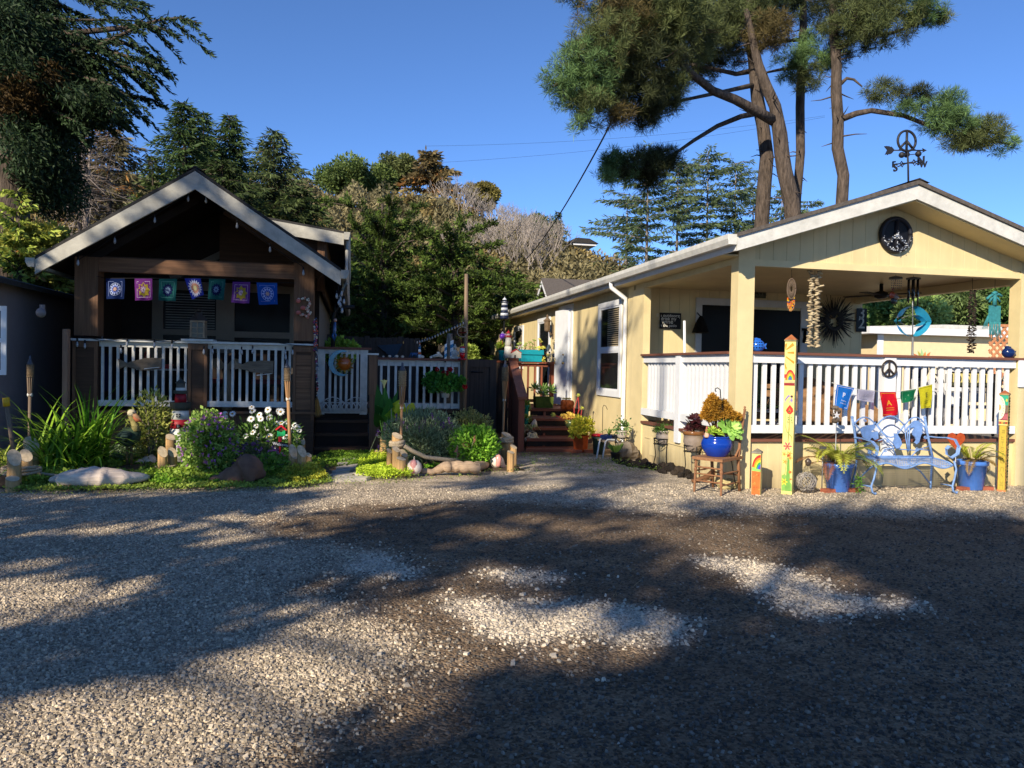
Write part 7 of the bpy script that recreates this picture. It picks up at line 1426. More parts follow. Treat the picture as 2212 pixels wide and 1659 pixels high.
# blue iron bench
def bench():
    YFr,YBk = 9.20,9.62; P = lambda x,y,f=0.0: Wq(9,x,y,YFr+(YBk-YFr)*f); t = th('garden_bench','blue iron garden bench with fish and seahorse back in front of the porch','bench',(7.4,9.4,0)); BB = mat('worn_blue_paint',(.17,.29,.55),.5,.35,14,.2,40); BB2 = mat('blue_sheet_metal',(.16,.28,.56),.45,.25,9)
    T = lambda L,r=.011,f=0.0: [P(x,y,f) for x,y in L]
    # seat as pierced sheet
    A,B_,C_,D_ = P(965,880,0),P(1612,880,0),P(1440,862,1),P(800,862,1); zs = .445; m = MB(); nu,nv = 44,12
    def S(u,v): p = (A*(1-u)+B_*u)*(1-v)+(D_*(1-u)+C_*u)*v; z = zs-.02+.02*v; fr_ = .035*sin(u*6.283*2)*(1-v)**3; return V3(p.x,p.y,z+fr_-(.035*(1-v)**6))
    for i in range(nu):
        for j in range(nv):
            u0,u1,v0,v1 = i/nu,(i+1)/nu,j/nv,(j+1)/nv; a,b = .26,.74; q4 = [S(u0,v0),S(u1,v0),S(u1,v1),S(u0,v1)]; f_ = lambda s,w_: S(u0+(u1-u0)*s,v0+(v1-v0)*w_); i4 = [f_(a,a),f_(b,a),f_(b,b),f_(a,b)]
            m.add(q4+i4,[(0,1,5,4),(1,2,6,5),(2,3,7,6),(3,0,4,7)],False)
    m.T([S(i/30,0) for i in range(31)],.013,6).T([S(i/30,1) for i in range(31)],.012,6).T([S(0,i/6) for i in range(7)],.012,6).T([S(1,i/6) for i in range(7)],.012,6); m.B('seat',BB,t)
    m = MB(); m.T(T([(762,528),(775,600),(790,700),(800,860)],f=1),.017,7).T(T([(1376,530),(1392,640),(1415,740),(1440,862)],f=1),.017,7).T(T([(800,850),(1440,850)],f=1),.012,6).O(P(762,522,1),.022,8,6).O(P(1376,524,1),.022,8,6)
    arc = lambda x0,x1,yb,yt,n=12: [(x0+(x1-x0)*k/n,yb+(yt-yb)*sin(math.pi*k/n)) for k in range(n+1)]
    for L in (arc(768,965,585,520),arc(965,1205,590,510),arc(1205,1385,585,520),arc(775,960,560,640)[:],arc(965,1210,575,690),arc(1205,1400,640,560)): m.T(T(L,f=1),.010,6)
    for L in ([(965,590),(1060,700),(1160,790),(1300,800),(1420,760)],[(1205,590),(1215,700),(1235,810)],[(1225,600),(1232,700),(1238,805)],[(1245,600),(1245,800)],[(980,720),(1040,700),(1100,760),(1130,850)],[(800,700),(880,770),(960,850)],[(1260,850),(1320,790),(1410,800)],[(1000,850),(1040,790),(1120,780)]): m.T(T(L,f=1),.008,5)
    for (cx,cy_,r_,s) in [(1010,660,20,1),(1060,720,16,-1),(1380,690,16,1),(1310,790,18,-1),(1040,800,16,1),(870,545,14,1),(1290,560,12,-1),(1150,640,14,1)]: m.T(T([(cx+r_*(1-k/16)*cos(s*k*.7),cy_+r_*(1-k/16)*sin(k*.7)) for k in range(14)],f=1),.006,4)
    m.B('back_frame',BB,t)
    def plate(name,pts,d=.016,f=1.0): Q = [P(x,y,f) for x,y in pts]; MB().X([(p.x,p.z) for p in Q],1,Q[0].y-d,Q[0].y+d*.3).B(name,BB2,t)
    plate('fish',[(830,635),(850,605),(890,588),(940,582),(955,600),(935,625),(915,640),(935,645),(975,640),(978,700),(950,712),(925,690),(905,712),(880,715),(850,690)])
    plate('fish',[(1100,735),(1118,700),(1112,655),(1140,665),(1165,705),(1178,745),(1160,775),(1130,785),(1118,765)])
    plate('seahorse',[(1248,598),(1262,590),(1262,565),(1285,548),(1312,548),(1335,570),(1348,600),(1345,650),(1332,690),(1322,730),(1300,748),(1285,735),(1298,715),(1290,690),(1270,670),(1268,640),(1285,610),(1270,605),(1252,610)])
    plate('fish_tail',[(850,735),(900,725),(915,745),(880,755)])
    m = MB()
    for k in range(8): a = P(1322+k*3,548+k*16,1); m.T([a,P(1350+k*2,535+k*17,1)],.006,4)
    m.B('seahorse_fins',BB2,t)
    for nm,L in (('armrest',[((1415,682),1),((1480,690),.7),((1560,692),.35),((1630,710),.1),((1662,770),0),((1650,830),0),((1600,862),0),((1560,835),.0),((1555,790),0),((1580,765),0)]),('armrest',[((785,690),1),((850,700),.7),((930,725),.3),((972,770),0),((970,830),0),((940,850),0),((905,830),0),((910,800),0)])):
        Q = [P(x,y,f) for (x,y),f in L]; mm = MB()
        for a,b in zip(Q,Q[1:]): mm.beam(a,b+(b-a)*.08,.045,.011,(0,-.3,1))
        mm.B(nm,BB,t)
    for L,f in (([(950,885),(965,960),(945,1040),(922,1110),(930,1160),(955,1182),(962,1165)],0),([(1622,890),(1640,960),(1625,1040),(1607,1110),(1612,1150),(1640,1172),(1648,1158)],0),([(800,870),(790,960),(765,1060),(765,1120)],1),([(1438,870),(1430,960),(1424,1060),(1424,1115)],1)):
        Q = [P(x,y,f) for x,y in L]; dz = min(p.z for p in Q)-.012; MB().T([V3(p.x,p.y,p.z-(dz if k >= len(Q)//2 else 0)*1.0) for k,p in enumerate(Q)],.014,7).B('leg',BB,t)
    for L in ([P(820,1088,.6),P(920,1105,0)],[P(1512,1083,.6),P(1608,1100,0)],[P(985,895,.1),P(900,960,.5),P(780,1075,1)],[P(1230,895,.5),P(1340,980,.8),P(1424,1090,1)]): MB().T(L,.011,6).B('brace',BB,t)
bench()
# peace prayer flags along the porch rail
pf_ = [((635,245),(780,275),(720,460),(615,430),'#1f6ac0','P','Practicing','Compassion','blue flag with the white letter P hanging on the porch balusters'),((805,285),(952,300),(940,398),(800,375),'#a8a4b8','E','','','folded lilac white flag beside the blue P flag'),((998,308),(1132,308),(1148,500),(1015,515),'#c8182c','A','','','red flag with a gold letter A hanging under the peace sign'),((1170,303),(1298,283),(1290,375),(1185,402),'#146a44','C','','','short green flag right of the red A flag'),((1322,272),(1440,243),(1425,440),(1345,448),'#c0b82a','E','','','yellow flag with the letter E at the right end of the row')]
for i,(a,b,c,d,colr,L,s1,s2,lab) in enumerate(pf_):
    P4 = [Wq(9,*p,9.74) for p in (a,b,c,d)]; t = th('prayer_flag',lab,'flag',P4[0],'prayer flags on the porch railing'); f,o = flag2('cloth',P4,CLOTH,lin(colr),t,.02,ph=i*1.9); m = MB(); fl2 = lambda u,v: f(u,v,.004)
    m.C('#e8e8f0' if i in (0,1) else ('#d8a83a' if i == 2 else ('#9ac0a0' if i == 3 else '#5a5a30'))); ar = (P4[1]-P4[0]).length/((P4[3]-P4[0]).length)
    letter(m,L,lambda x,y: fl2(.5+x/ar,(.50 if i != 2 else .56)-y),.30 if i in (0,2,4) else .18,.015)
    if s1: letter(m,s1,lambda x,y: fl2(.55+x/ar,.68-y),.085,.0); letter(m,s2,lambda x,y: fl2(.55+x/ar,.80-y),.085,.0)
    else:
        for k in range(2): m.add([fl2(.28,.66+.09*k),fl2(.72,.66+.09*k),fl2(.72,.68+.09*k),fl2(.28,.68+.09*k)],[(0,1,2,3)])
    for (u0,u1,v0,v1) in ((.06,.94,.05,.065),(.06,.94,.93,.945),(.06,.075,.065,.93),(.925,.94,.065,.93)): m.add([fl2(u0,v0),fl2(u1,v0),fl2(u1,v1),fl2(u0,v1)],[(0,1,2,3)])
    m.B('print',CLOTH,t)
L = [Wq(9,x,y,9.745) for x,y in [(590,228),(635,243),(780,273),(805,283),(952,298),(998,306),(1132,306),(1170,301),(1298,281),(1322,270),(1440,241),(1490,232)]]; tag(MB().T(L,.004,4).B('flag_cord',WHW,None,tuple(L[0])),'thin pale cord carrying the five peace flags','cord')
# peace signs
def peace(name,label,c,r,tube,m_,back=None,cat='peace sign'):
    c = Vr(c); t = th(name,label,cat,c); m = MB()
    m.T([c+V3(r*cos(k/32*6.2832),0,r*sin(k/32*6.2832)) for k in range(33)],tube,8); m.T([c+V3(0,0,r),c+V3(0,0,-r)],tube*.95,8)
    for s in (-1,1): m.T([c,c+V3(s*r*.71,0,-r*.71)],tube*.95,8)
    m.B('symbol',m_,t); return t,c
c = Wq(9,1075,110,YF-.04); peace('peace_sign','dark round wooden peace sign on the white middle rail post',c,.112,.0135,mat('dark_brown_metal',(.03,.022,.018),.5,.2))
c = Wq(19,955,770,YF-.03); t,c = peace('peace_medallion','large dark peace sign studded with pale shells on the yellow gable',c,.225,.032,mat('navy_black',(.014,.015,.022),.5,.2)); MB().L([(.001,-.001),(.26,0)],(0,0,0),32,False)
m = MB().C('#0c0d14'); n = 30; v = [(c.x,c.y+.03,c.z)]+[(c.x+.26*cos(k/n*6.283),c.y+.03,c.z+.26*sin(k/n*6.283)) for k in range(n)]; v2 = [(a,b-.028,d) for a,b,d in v]; m.add(v+v2,[(0,1+k,1+(k+1) % n) for k in range(n)]+[(n+1,n+2+(k+1) % n,n+2+k) for k in range(n)]+[(1+k,n+2+k,n+2+(k+1) % n,1+(k+1) % n) for k in range(n)]); m.B('disc',Pn,t)
g = Rd_(2); m = MB()
for k in range(110):
    w_ = g.choice([0,0,1,2,3]); a = g.uniform(3.3,6.1)
    x,z = (.22*cos(a),.22*sin(a)) if w_ == 0 else ((0,g.uniform(-.21,.03)) if w_ == 1 else ((g.uniform(0,.155)*(1 if w_ == 2 else -1),)*1+(0,)))
    if w_ in (2,3): z = -abs(x)*.9
    m.C(g.choice(['#8a94a8','#c8ccd4','#6a7488'])).O((c.x+x+g.gauss(0,.012),c.y-.035,c.z+z+g.gauss(0,.012)),g.uniform(.005,.011),5,4)
m.B('shell_studs',Gz,t)
# weathervane on the ridge
def vane():
    Y = 9.75; P = lambda x,y: Wq(18,x,y,Y); b = P(885,1620); t = th('weathervane','black weathervane with peace sign and compass letters on the porch roof ridge','weathervane',(b.x,Y,rd)); NV = mat('dark_iron',(.018,.018,.022),.55,.2)
    MB().T([V3(b.x,Y,rd-.03),P(870,1200),P(850,760)],.013,6).L([(.05,0),(.05,.02),(.015,.05)],(b.x,Y,rd-.01),10).B('rod',NV,t)
    c = P(832,520); r_ = (P(1075,520)-P(590,520)).length/2; m = MB().T([c+V3(r_*cos(k/32*6.283),0,r_*sin(k/32*6.283)) for k in range(33)],.017,6).T([c+V3(0,0,r_),c+V3(0,0,-r_)],.017,6)
    for s in (-1,1): m.T([c,c+V3(s*r_*.71,0,-r_*.71)],.017,6)
    m.X([(P(a,b_).x,P(a,b_).z) for a,b_ in [(620,770),(625,735),(680,720),(740,748),(840,770)]],1,Y-.008,Y+.008).X([(P(a,b_).x,P(a,b_).z) for a,b_ in [(860,770),(960,735),(1020,735),(1060,745),(1060,770)]],1,Y-.008,Y+.008); m.B('peace_symbol',NV,t)
    m = MB().T([P(480,772),P(1270,775)],.009,6).X([(P(a,b_).x,P(a,b_).z) for a,b_ in [(1370,778),(1255,720),(1290,775),(1255,838)]],1,Y-.008,Y+.008); ft = [(495,770),(440,700),(400,670),(370,685),(350,655),(315,665),(280,655),(215,665),(300,765),(235,900),(285,880),(310,905),(340,875),(380,880),(420,860)]; m.X([(P(a,b_).x,P(a,b_).z) for a,b_ in ft],1,Y-.006,Y+.006); m.B('arrow',NV,t)
    hub = P(858,900); m = MB()
    for (x,y,dy) in [(630,925,-.05),(990,830,.12),(955,940,-.14)]: e = P(x,y)+V3(0,dy,0); m.T([hub,e],.006,5).O(e,.042,10,7)
    m.B('wind_cups',NV,t); m = MB(); h2 = P(862,1115)
    for (ch,x,y,sz,dy) in [('S',525,1240,.115,0),('N',1220,1050,.125,0),('E',690,1075,.09,.16),('W',1060,1230,.09,-.16)]:
        e = P(x,y)+V3(0,dy,0); vs,fs = text2d(ch,.03); sl_2 = .25 if ch in 'SN' else .1
        for off in (-.007,.007): m.add([(e.x+a*sz*1.25,e.y+off,e.z+(b_-.35)*sz*1.3+a*sz*sl_2) for a,b_ in vs],fs)
        a_ = h2.lerp(e,.35); b_ = h2.lerp(e,.55); pz_ = V3(0,0,.03); m.T([h2,a_,a_.lerp(b_,.5)+pz_,b_,h2.lerp(e,.82)],.009,5).T([a_,a_.lerp(b_,.5)-pz_,b_],.007,5)
    m.B('compass_letters',NV,t)
vane()
# painted totem poles
def totem(name,label,z,xl,xr_,ytop,ycap,ybase,cap_c,base_c,cat='post',depth=None,body='#dcc878'):
    b = WG(q(z,(xl+xr_)/2,ybase)); kz = ZT[z][2]*K; hw = (xr_-xl)/2*kz*b.y*1.04/F; tz = WY(q(z,(xl+xr_)/2,ycap),b.y).z; pz_ = WY(q(z,(xl+xr_)/2,ytop),b.y).z; t = th(name,label,cat,b)
    t.rotation_euler = (0,0,-math.atan2(b.x,b.y)-R(9)); MB().C(body).box(b.x-hw,b.x+hw,b.y,b.y+2*hw,-.02,tz).B('post',Pn,t); hc = hw*1.12
    MB().C(cap_c[0]).add([(b.x-hc,b.y-.012,tz+.02),(b.x+hc,b.y-.012,tz+.02),(b.x+hc,b.y+2*hw+.012,tz+.02),(b.x-hc,b.y+2*hw+.012,tz+.02),(b.x,b.y+hw,pz_)],[(0,1,4),(1,2,4),(2,3,4),(3,0,4)]).C(cap_c[1]).box(b.x-hc,b.x+hc,b.y-.012,b.y+2*hw+.012,tz+.001,tz+.0195).B('cap',Mt,t)
    return t,b,hw,tz,(lambda u,v,off=.003: V3(b.x-hw+2*hw*u,b.y-off,v*tz))
def pl(m,colr,pts,f,off=.003): m.C(colr).add([f(u,v,off) for u,v in pts],[tuple(range(len(pts)))])
t,b,hw,tz,f = totem('painted_totem','tall yellow totem post painted with sun rays, rainbow and flowers',20,188,296,38,108,1628,('#a0603c','#8a7a58'),None)
m = MB(); V_ = lambda y: 1-(y-108)/(1628-108); U_ = lambda x,y: (x-(192-(y-108)*.0075))/108
def E20(L,colr,off=.003): pl(m,colr,[(min(.99,max(.01,U_(x,y))),V_(y)) for x,y in L],f,off)
for L in ([(205,188),(270,120),(285,150),(210,195)],[(218,215),(286,210),(286,232),(218,228)],[(205,255),(290,310),(284,332),(203,268)],[(196,320),(214,370),(208,400),(194,360)],[(192,140),(215,125),(200,210)]): E20(L,'#c9861c')
def arc20(cx,cy_,r0,r1,ry,colr): E20([(cx+r0*cos(k/12*math.pi),cy_-r0*ry*sin(k/12*math.pi)) for k in range(13)]+[(cx+r1*cos(k/12*math.pi),cy_-r1*ry*sin(k/12*math.pi)) for k in range(12,-1,-1)],colr)
E20([(190,435),(300,435),(300,470),(190,470)],'#b03020',.0028)
for r0,r1,cl in ((48,38,'#c42820'),(38,30,'#d8781c'),(30,22,'#d8b028'),(22,15,'#3a9a3a'),(15,8,'#2a5ab8'),(8,0.5,'#6a3a9a')): arc20(250,490,r0,r1,2.1,cl)
E20([(190,490),(300,500),(300,520),(190,515)],'#b8b07a',.0032); E20([(188,520),(299,520),(299,546),(188,546)],'#8a1c20',.0034)
def fl20(cx,cy_,r_,n,colr,cen,ry=1.0,ph=0): 
    for k in range(n): a = 6.283*k/n+ph; E20([(cx,cy_),(cx+r_*.6*cos(a-.3),cy_+r_*.6*ry*sin(a-.3)),(cx+r_*cos(a),cy_+r_*ry*sin(a)),(cx+r_*.6*cos(a+.3),cy_+r_*.6*ry*sin(a+.3))],colr,.0034+.0003*k)
    E20([(cx+r_*.25*cos(k),cy_+r_*.25*ry*sin(k)) for k in [j/10*6.283 for j in range(10)]],cen,.007)
for L in ([(270,650),(235,640),(205,680),(196,730),(212,690),(240,655)],[(265,660),(250,700),(240,730),(258,700)],[(272,660),(285,700),(290,745),(280,690)],[(270,660),(262,690),(270,720),(278,690)]): E20(L,'#7a6ab8')
E20([(270+12*cos(k),652+12*sin(k)) for k in [j/10*6.283 for j in range(10)]],'#3a2a2a',.004)
E20([(252,735),(282,770),(288,800),(262,828),(235,825),(212,795),(222,775)],'#d0281c'); E20([(250,765),(265,795),(255,815),(235,800)],'#e0702c',.0036); E20([(248+12*cos(k),800+12*sin(k)) for k in [j/10*6.283 for j in range(10)]],'#6a5a2a',.0042)
E20([(249,828),(254,828),(252,1000),(244,1110),(239,1110)],'#7a8a3a'); E20([(208,820),(212,820),(212,940),(232,1000),(280,1050),(284,1100),(278,1100),(272,1055),(226,1005),(207,945)],'#8a9a4a',.0026)
for (x,y) in [(238,860),(242,880),(236,905),(268,860),(272,885),(278,910)]: E20([(x-8,y-8),(x+8,y),(x-2,y+12)],'#5a8a4a')
fl20(236,1145,48,6,'#c8385a','#a0503a'); E20([(238,1190),(246,1190),(212,1480),(206,1480)],'#8a9a5a')
for (x,y) in [(208,1225),(268,1260),(215,1300),(262,1215)]: fl20(x,y,26,5,'#d8902a','#c8782a')
fl20(250,1238,20,8,'#b04a28','#a03a20'); E20([(240,1260),(258,1260),(272,1590),(218,1590)],'#6a9a44',.0024); E20([(184,1440),(215,1420),(286,1520),(288,1590),(184,1590)],'#7aa84e',.0022)
fl20(268,1400,20,7,'#d86a2c','#c05020'); fl20(275,1470,14,6,'#d05a2c','#b04a20'); fl20(210,1500,40,6,'#d8c83a','#a08a20')
m.B('painting',Pn,t); MB().C('#6a5a44').box(b.x+hw+.001,b.x+hw+.012,b.y+.02,b.y+2*hw-.02,tz*.86,tz*.97).B('side_plaque',Mt,t)
t,b,hw,tz,f = totem('rainbow_post','knee high post with rainbow and orange paint beside the old wooden chair',8,912,1002,1062,1112,1530,('#7a7468','#8a8478'),None)
m = MB(); pl(m,'#d8682c',[(.02,.0),(.98,.0),(.98,.56),(.02,.58)],f)
for r0,r1,cl in ((.98,.80,'#d02820'),(.80,.64,'#e08a20'),(.64,.5,'#e0c828'),(.5,.34,'#2a9a4a'),(.34,.18,'#2a5ab8'),(.18,.01,'#6a2a9a')): pl(m,cl,[(.98-r0*sin(k/10*1.57),.62+r0*.36*cos(k/10*1.57)) for k in range(11)]+[(.98-r1*sin(k/10*1.57),.62+r1*.36*cos(k/10*1.57)) for k in range(10,-1,-1)],f,.004)
pl(m,'#8ac060',[(.02,.58),(.98,.57),(.98,.62),(.5,.64),(.02,.68)],f,.0045)
for k in range(14): u,v = .15+.7*rng.random(),.05+.48*rng.random(); pl(m,'#e0984a' if k % 2 else '#c04a20',[(u,v),(u+.1,v+.01),(u+.12,v+.035),(u+.03,v+.03)],f,.0045+.0002*k)
m.B('painting',Pn,t)
t,b,hw,tz,f = totem('mosaic_totem','yellow totem post with mosaic top and carved letters at the right edge',21,520,645,130,200,1570,('#9a5a3c','#a88a60'),None,body='#b8a03c')
m = MB(); VV = lambda y: 1-(y-200)/(1570-200); UU = lambda x: (x-515)/130; PP = lambda L,cl,off=.003: pl(m,cl,[(min(.99,max(.01,UU(x))),VV(y)) for x,y in L],f,off)
PP([(515,202),(645,202),(645,345),(515,345)],'#2a9a7a'); PP([(515,345),(645,345),(645,558),(515,558)],'#7a3a40'); PP([(590,350),(645,350),(645,440),(600,460)],'#6a5a4a',.0035); PP([(600,470),(645,470),(645,545),(560,545)],'#a85a60',.0035)
PP([(515,215)]+[(515+88*sin(k/14*math.pi),382-168*cos(k/14*math.pi)) for k in range(1,14)]+[(515,550)],'#e0d8b8',.0045); PP([(515,330),(535,345),(542,375),(535,410),(515,420)],'#d88a2a',.006)
for k in range(8): a = .45+k*.29; x,y = 515+66*sin(a),382-135*cos(a); PP([(x-5,y-9),(x+5,y-7),(x+4,y+8),(x-4,y+6)],'#a86a4a' if k % 2 else '#7a5a3a',.006)
PP([(612,250),(635,262),(630,295),(605,285)],'#c8b83a',.005); PP([(515,558),(648,558),(648,575),(515,575)],'#d8c87a',.012); PP([(515,612),(648,612),(648,630),(515,630)],'#d8c87a',.012); PP([(515,576),(648,576),(648,611),(515,611)],'#b06a3a',.008)
for k,cl in enumerate(['#a02a2a','#c8a03a','#3a7a5a','#a02a2a']): PP([(530+k*28,580),(550+k*28,585),(545+k*28,608),(528+k*28,604)],cl,.010)
PP([(515,632),(528,632),(528,1545),(515,1545)],'#5a2a2a',.004); PP([(632,632),(646,632),(646,1545),(632,1545)],'#5a2a2a',.004); PP([(513,1545),(648,1545),(648,1570),(513,1570)],'#c87a4a',.006)
for k in range(40): PP([(634,640+k*22),(644,642+k*22),(644,652+k*22),(634,650+k*22)],'#a05040' if k % 2 else '#3a1a1a',.006)
glyph = [[(0,0,1,0),(1,0,1,1),(0,.5,1,.5),(.5,0,.5,1)],[(0,1,1,1),(0,0,0,1),(0,.4,.6,.4)],[(.5,0,.5,1),(0,0,1,0)],[(0,0,1,0),(1,0,1,1),(1,1,0,1),(0,1,0,0),(.5,.3,.5,.7)],[(0,0,1,0),(.5,0,.5,1)],[(0,0,1,0),(1,0,1,1),(0,0,0,1),(0,1,1,1)],[(0,0,1,0),(1,0,1,1),(0,.2,0,1)],[(0,0,1,1),(.6,0,.3,.6)],[(0,1,1,1),(0,0,0,1),(1,.2,1,1)],[(0,0,0,1),(0,0,1,0),(1,0,1,1)]]
for k,gl in enumerate(glyph):
    y0 = 700+k*82+(40 if k > 5 else 0)
    for (x0,a0,x1,a1) in gl:
        X0,X1,Y0,Y1 = 562+x0*42,562+x1*42,y0+a0*52,y0+a1*52; dx,dy = X1-X0,Y1-Y0; L_ = math.hypot(dx,dy) or 1; nx,ny = -dy/L_*2.2,dx/L_*2.2; PP([(X0+nx,Y0+ny),(X1+nx,Y1+ny),(X1-nx,Y1-ny),(X0-nx,Y0-ny)],'#7a6a2a',.004+.0003*(k % 3))
m.B('mosaic',Pn,t); m = MB()
for k in range(34): z = tz*(.03+.028*k); m.C(['#3a3428','#6a5a3a','#2a3a2a','#8a7a4a'][k % 4]).box(b.x+hw+.001,b.x+hw+.008,b.y+.015,b.y+2*hw-.015,z,z+tz*.022)
m.B('side_mosaic',Mt,t)
# old wooden chair with the blue pot
def old_chair():
    t = th('wooden_chair','old turned leg wooden chair used as a plant stand at the porch corner','chair',(4.75,9.6,0)); OAK = wood('worn_oak',(.26,.12,.055),'z'); fl = WG(q(8,340,1498)); frr = WG(q(8,610,1540)); rr_ = WG(q(8,795,1495)); rl = fl+(rr_-frr); zs = .455
    def turned(a,h,lean=V3(0,0,0),r=.021):
        L = []; R_ = []
        for i in range(25): f_ = i/24; L.append(a+V3(0,0,h*f_)+lean*f_); R_.append(r*(.72+.3*f_)*(1+(.25 if i in (7,8,16,17) else (-.2 if i in (6,9,15,18) else 0))))
        return MB().T(L,R_,9).B('leg',OAK,t)
    ins = ((fl+frr+rr_+rl)/4)
    for a in (fl,frr): turned(a,zs-.02,(ins-a)*.06)
    bl_,br_ = [],[]
    for a,nm in ((rr_,1),(rl,0)):
        bk_ = (rr_-frr).normalized(); MB().T([a,a-bk_*.06+V3(0,0,.42),a-bk_*.02+V3(0,0,.7),a+bk_*.10+V3(0,0,1.08)],[.020,.022,.019,.016],9).L([(.012,0),(.022,.02),(.010,.035),(.018,.055),(.002,.07)],a+bk_*.10+V3(0,0,1.07),8).B('back_post',OAK,t)
    def rail(a,b,za,zb,r=.012): 
        A = a+V3(0,0,za); B_ = b+V3(0,0,zb); MB().T([A,A.lerp(B_,.1),A.lerp(B_,.3),A.lerp(B_,.5),A.lerp(B_,.7),A.lerp(B_,.9),B_],[r*.6,r,r*.8,r*1.25,r*.8,r,r*.6],8).B('stretcher',OAK,t)
    for z in (.34,.25,.16): rail(fl,frr,z,z)
    for z in (.28,.13): rail(frr,rr_,z,z); rail(fl,rl,z,z)
    rail(rl,rr_,.22,.22)
    c = [fl,frr,rr_,rl]; ce = ins; m = MB(); pts = [ce+(p-ce)*1.12 for p in c]; m.X([(p.x,p.y) for p in pts],2,zs-.02,zs+.018).B('seat',wood('worn_oak_seat',(.27,.13,.06),'x'),t)
    for z,h_ in ((.70,.06),(.98,.10)): 
        bk_ = (rr_-frr).normalized(); off = bk_*(-.02+.12*(z-.7)/.38); MB().beam(rl+off+V3(0,0,z),rr_+off+V3(0,0,z),.022,h_).B('back_slat',OAK,t)
    for s,(a,b) in enumerate(((rr_,frr),(rl,fl))): MB().T([a+V3(0,0,.68),a.lerp(b,.08)+V3(0,0,.58),a.lerp(b,.28)+V3(0,0,.48)],.015,7).B('back_brace',OAK,t)
    return ce,zs+.018
cc,zs = old_chair()
t = th('blue_pot','cobalt blue glazed pot standing on the seat of the old chair','flower pot',(cc.x,cc.y,zs)); s = 10.0/F*.21492; MB().C('#123a9a').L([(95*s,0),(105*s,8*s),(150*s,80*s),(162*s,130*s),(150*s,175*s),(135*s,190*s),(140*s,196*s),(143*s,204*s),(138*s,212*s),(120*s,212*s),(112*s,195*s)],(cc.x-.02,cc.y,zs),32).B('pot',Gz,t)
top = V3(cc.x-.02,cc.y,zs+200*s); MB().C('#6a6250').L([(.001,0),(118*s,.002)],top,20,False).B('gravel_topping',Mt,t)
g = Rd_(4); p = Wq(8,705,850,top.y-.05); t = th('green_succulent','large pale green rosette succulent on a stalk in the cobalt pot','plant',top); m = MB(); rosette(m,(p.x,p.y,p.z),.215,34,('#5f9a34','#b8d878'),g,(.25,-.9,.55),.35,.62); m.B('rosette',Lf,t); MB().C('#7a8a4a').T([top+V3(.02,0,0),top+V3(.06,0,.1),p+V3(0,.05,0)],.016,6).B('stem',Lf,t); m = MB()
for (x,y,r_) in [(520,880,.085),(575,905,.075),(500,905,.07),(610,915,.06)]: pp_ = Wq(8,x,y,top.y-.08); rosette(m,pp_,r_,16,('#7aa82a','#c8d860'),g,(g.uniform(-.3,.3),-.5,1),.6,.6)
m.B('small_rosettes',Lf,t)
p = Wq(8,466,935,top.y-.06); tag(MB().C('#d0a890').L([(.03,0),(.034,.02),(.028,.05),(.016,.07)],p+V3(0,0,-.02),10).C('#b06a58').L([(.017,.07),(.020,.085),(.012,.13),(.002,.15)],p+V3(0,0,-.02),10).B('gnome_figure',Mt,None,tuple(p)),'tiny pale pink pointed figure at the left rim of the cobalt pot','ornament')
def bronze(name,label,blobs,z,Y,cols,seed,n,stem_to,ll=.05,lw=.022,cat='plant'):
    g = np.random.default_rng(seed); p0 = Vr(stem_to); t = th(name,label,cat,p0); V = []; C = []; m = MB().C('#6a4a30')
    for (x,y,r_) in blobs:
        c = np.array(Wq(z,x,y,Y+g.normal(0,.04))); k = int(n*r_*r_/900); u = g.normal(size=(k,3)); u /= np.linalg.norm(u,axis=1)[:,None]; rr_ = r_*ZT[z][2]*K*Y*1.03/F; V.append(leafq(c+u*rr_*(g.random((k,1))**.5),u+g.normal(0,.5,(k,3))+[0,0,.3],ll*(.6+.8*g.random(k)),lw,g)); C.append(mixc(cols[0],cols[1],g.random(k))); m.T([p0,p0.lerp(Vr(c),.5)+V3(0,0,.02),c],[.012,.009,.005],5,False)
    quads('foliage',np.concatenate(V),np.concatenate(C),Lf,t); m.B('stems',Lf,t)
bronze('bronze_plant','bushy golden bronze plant behind the cobalt pot and chair back',[(1600,220,50),(1560,290,60),(1640,280,60),(1540,370,60),(1620,370,60),(1500,430,45),(1570,450,50),(1650,430,45),(1740,290,45),(1780,350,45),(1810,410,45),(1850,440,50),(1900,450,50),(1750,420,40),(1700,330,35)],15,9.95-.35,('#7a5214','#d0a040'),5,210,(cc.x,cc.y+.05,zs+.2),.038,.016)
# plant stands, bowls, stool by the side wall
def stand(label,z,xl,xr_,ytop,ybot,Y,group='wire plant stands along the side wall'):
    a = Wq(z,xl,ytop,Y); b = Wq(z,xr_,ytop,Y); c = (a+b)/2; r_ = (b-a).length/2; t = th('plant_stand',label,'plant stand',(c.x,Y,0),group); m = MB()
    for zz_ in (0,-.09): m.T([(c.x+r_*cos(k/18*6.283),Y+r_*.8*sin(k/18*6.283),c.z+zz_) for k in range(19)],.008,5)
    for k in range(6): a_ = k/6*6.283; m.T([(c.x+r_*cos(a_+.3*sin(j)),Y+r_*.8*sin(a_),c.z-.09*j/5) for j in range(6)],.006,4)
    m.B('ring',BLK,t)
    for k in range(3): a_ = k/3*6.283+.5; MB().T([(c.x+r_*cos(a_),Y+r_*.8*sin(a_),c.z),(c.x+r_*.8*cos(a_),Y+r_*.65*sin(a_),c.z*.4),(c.x+r_*1.02*cos(a_),Y+r_*.85*sin(a_),0)],.008,5).B('leg',BLK,t)
    MB().box(c.x-r_*.7,c.x+r_*.7,Y-.01,Y+.01,c.z-.095,c.z-.085).box(c.x-.01,c.x+.01,Y-r_*.7,Y+r_*.7,c.z-.0845,c.z-.078).B('cross_bars',BLK,t); return c,r_
c,r_ = stand('middle wire stand holding the wide speckled bowl',15,872,1115,715,1040,12.3); 
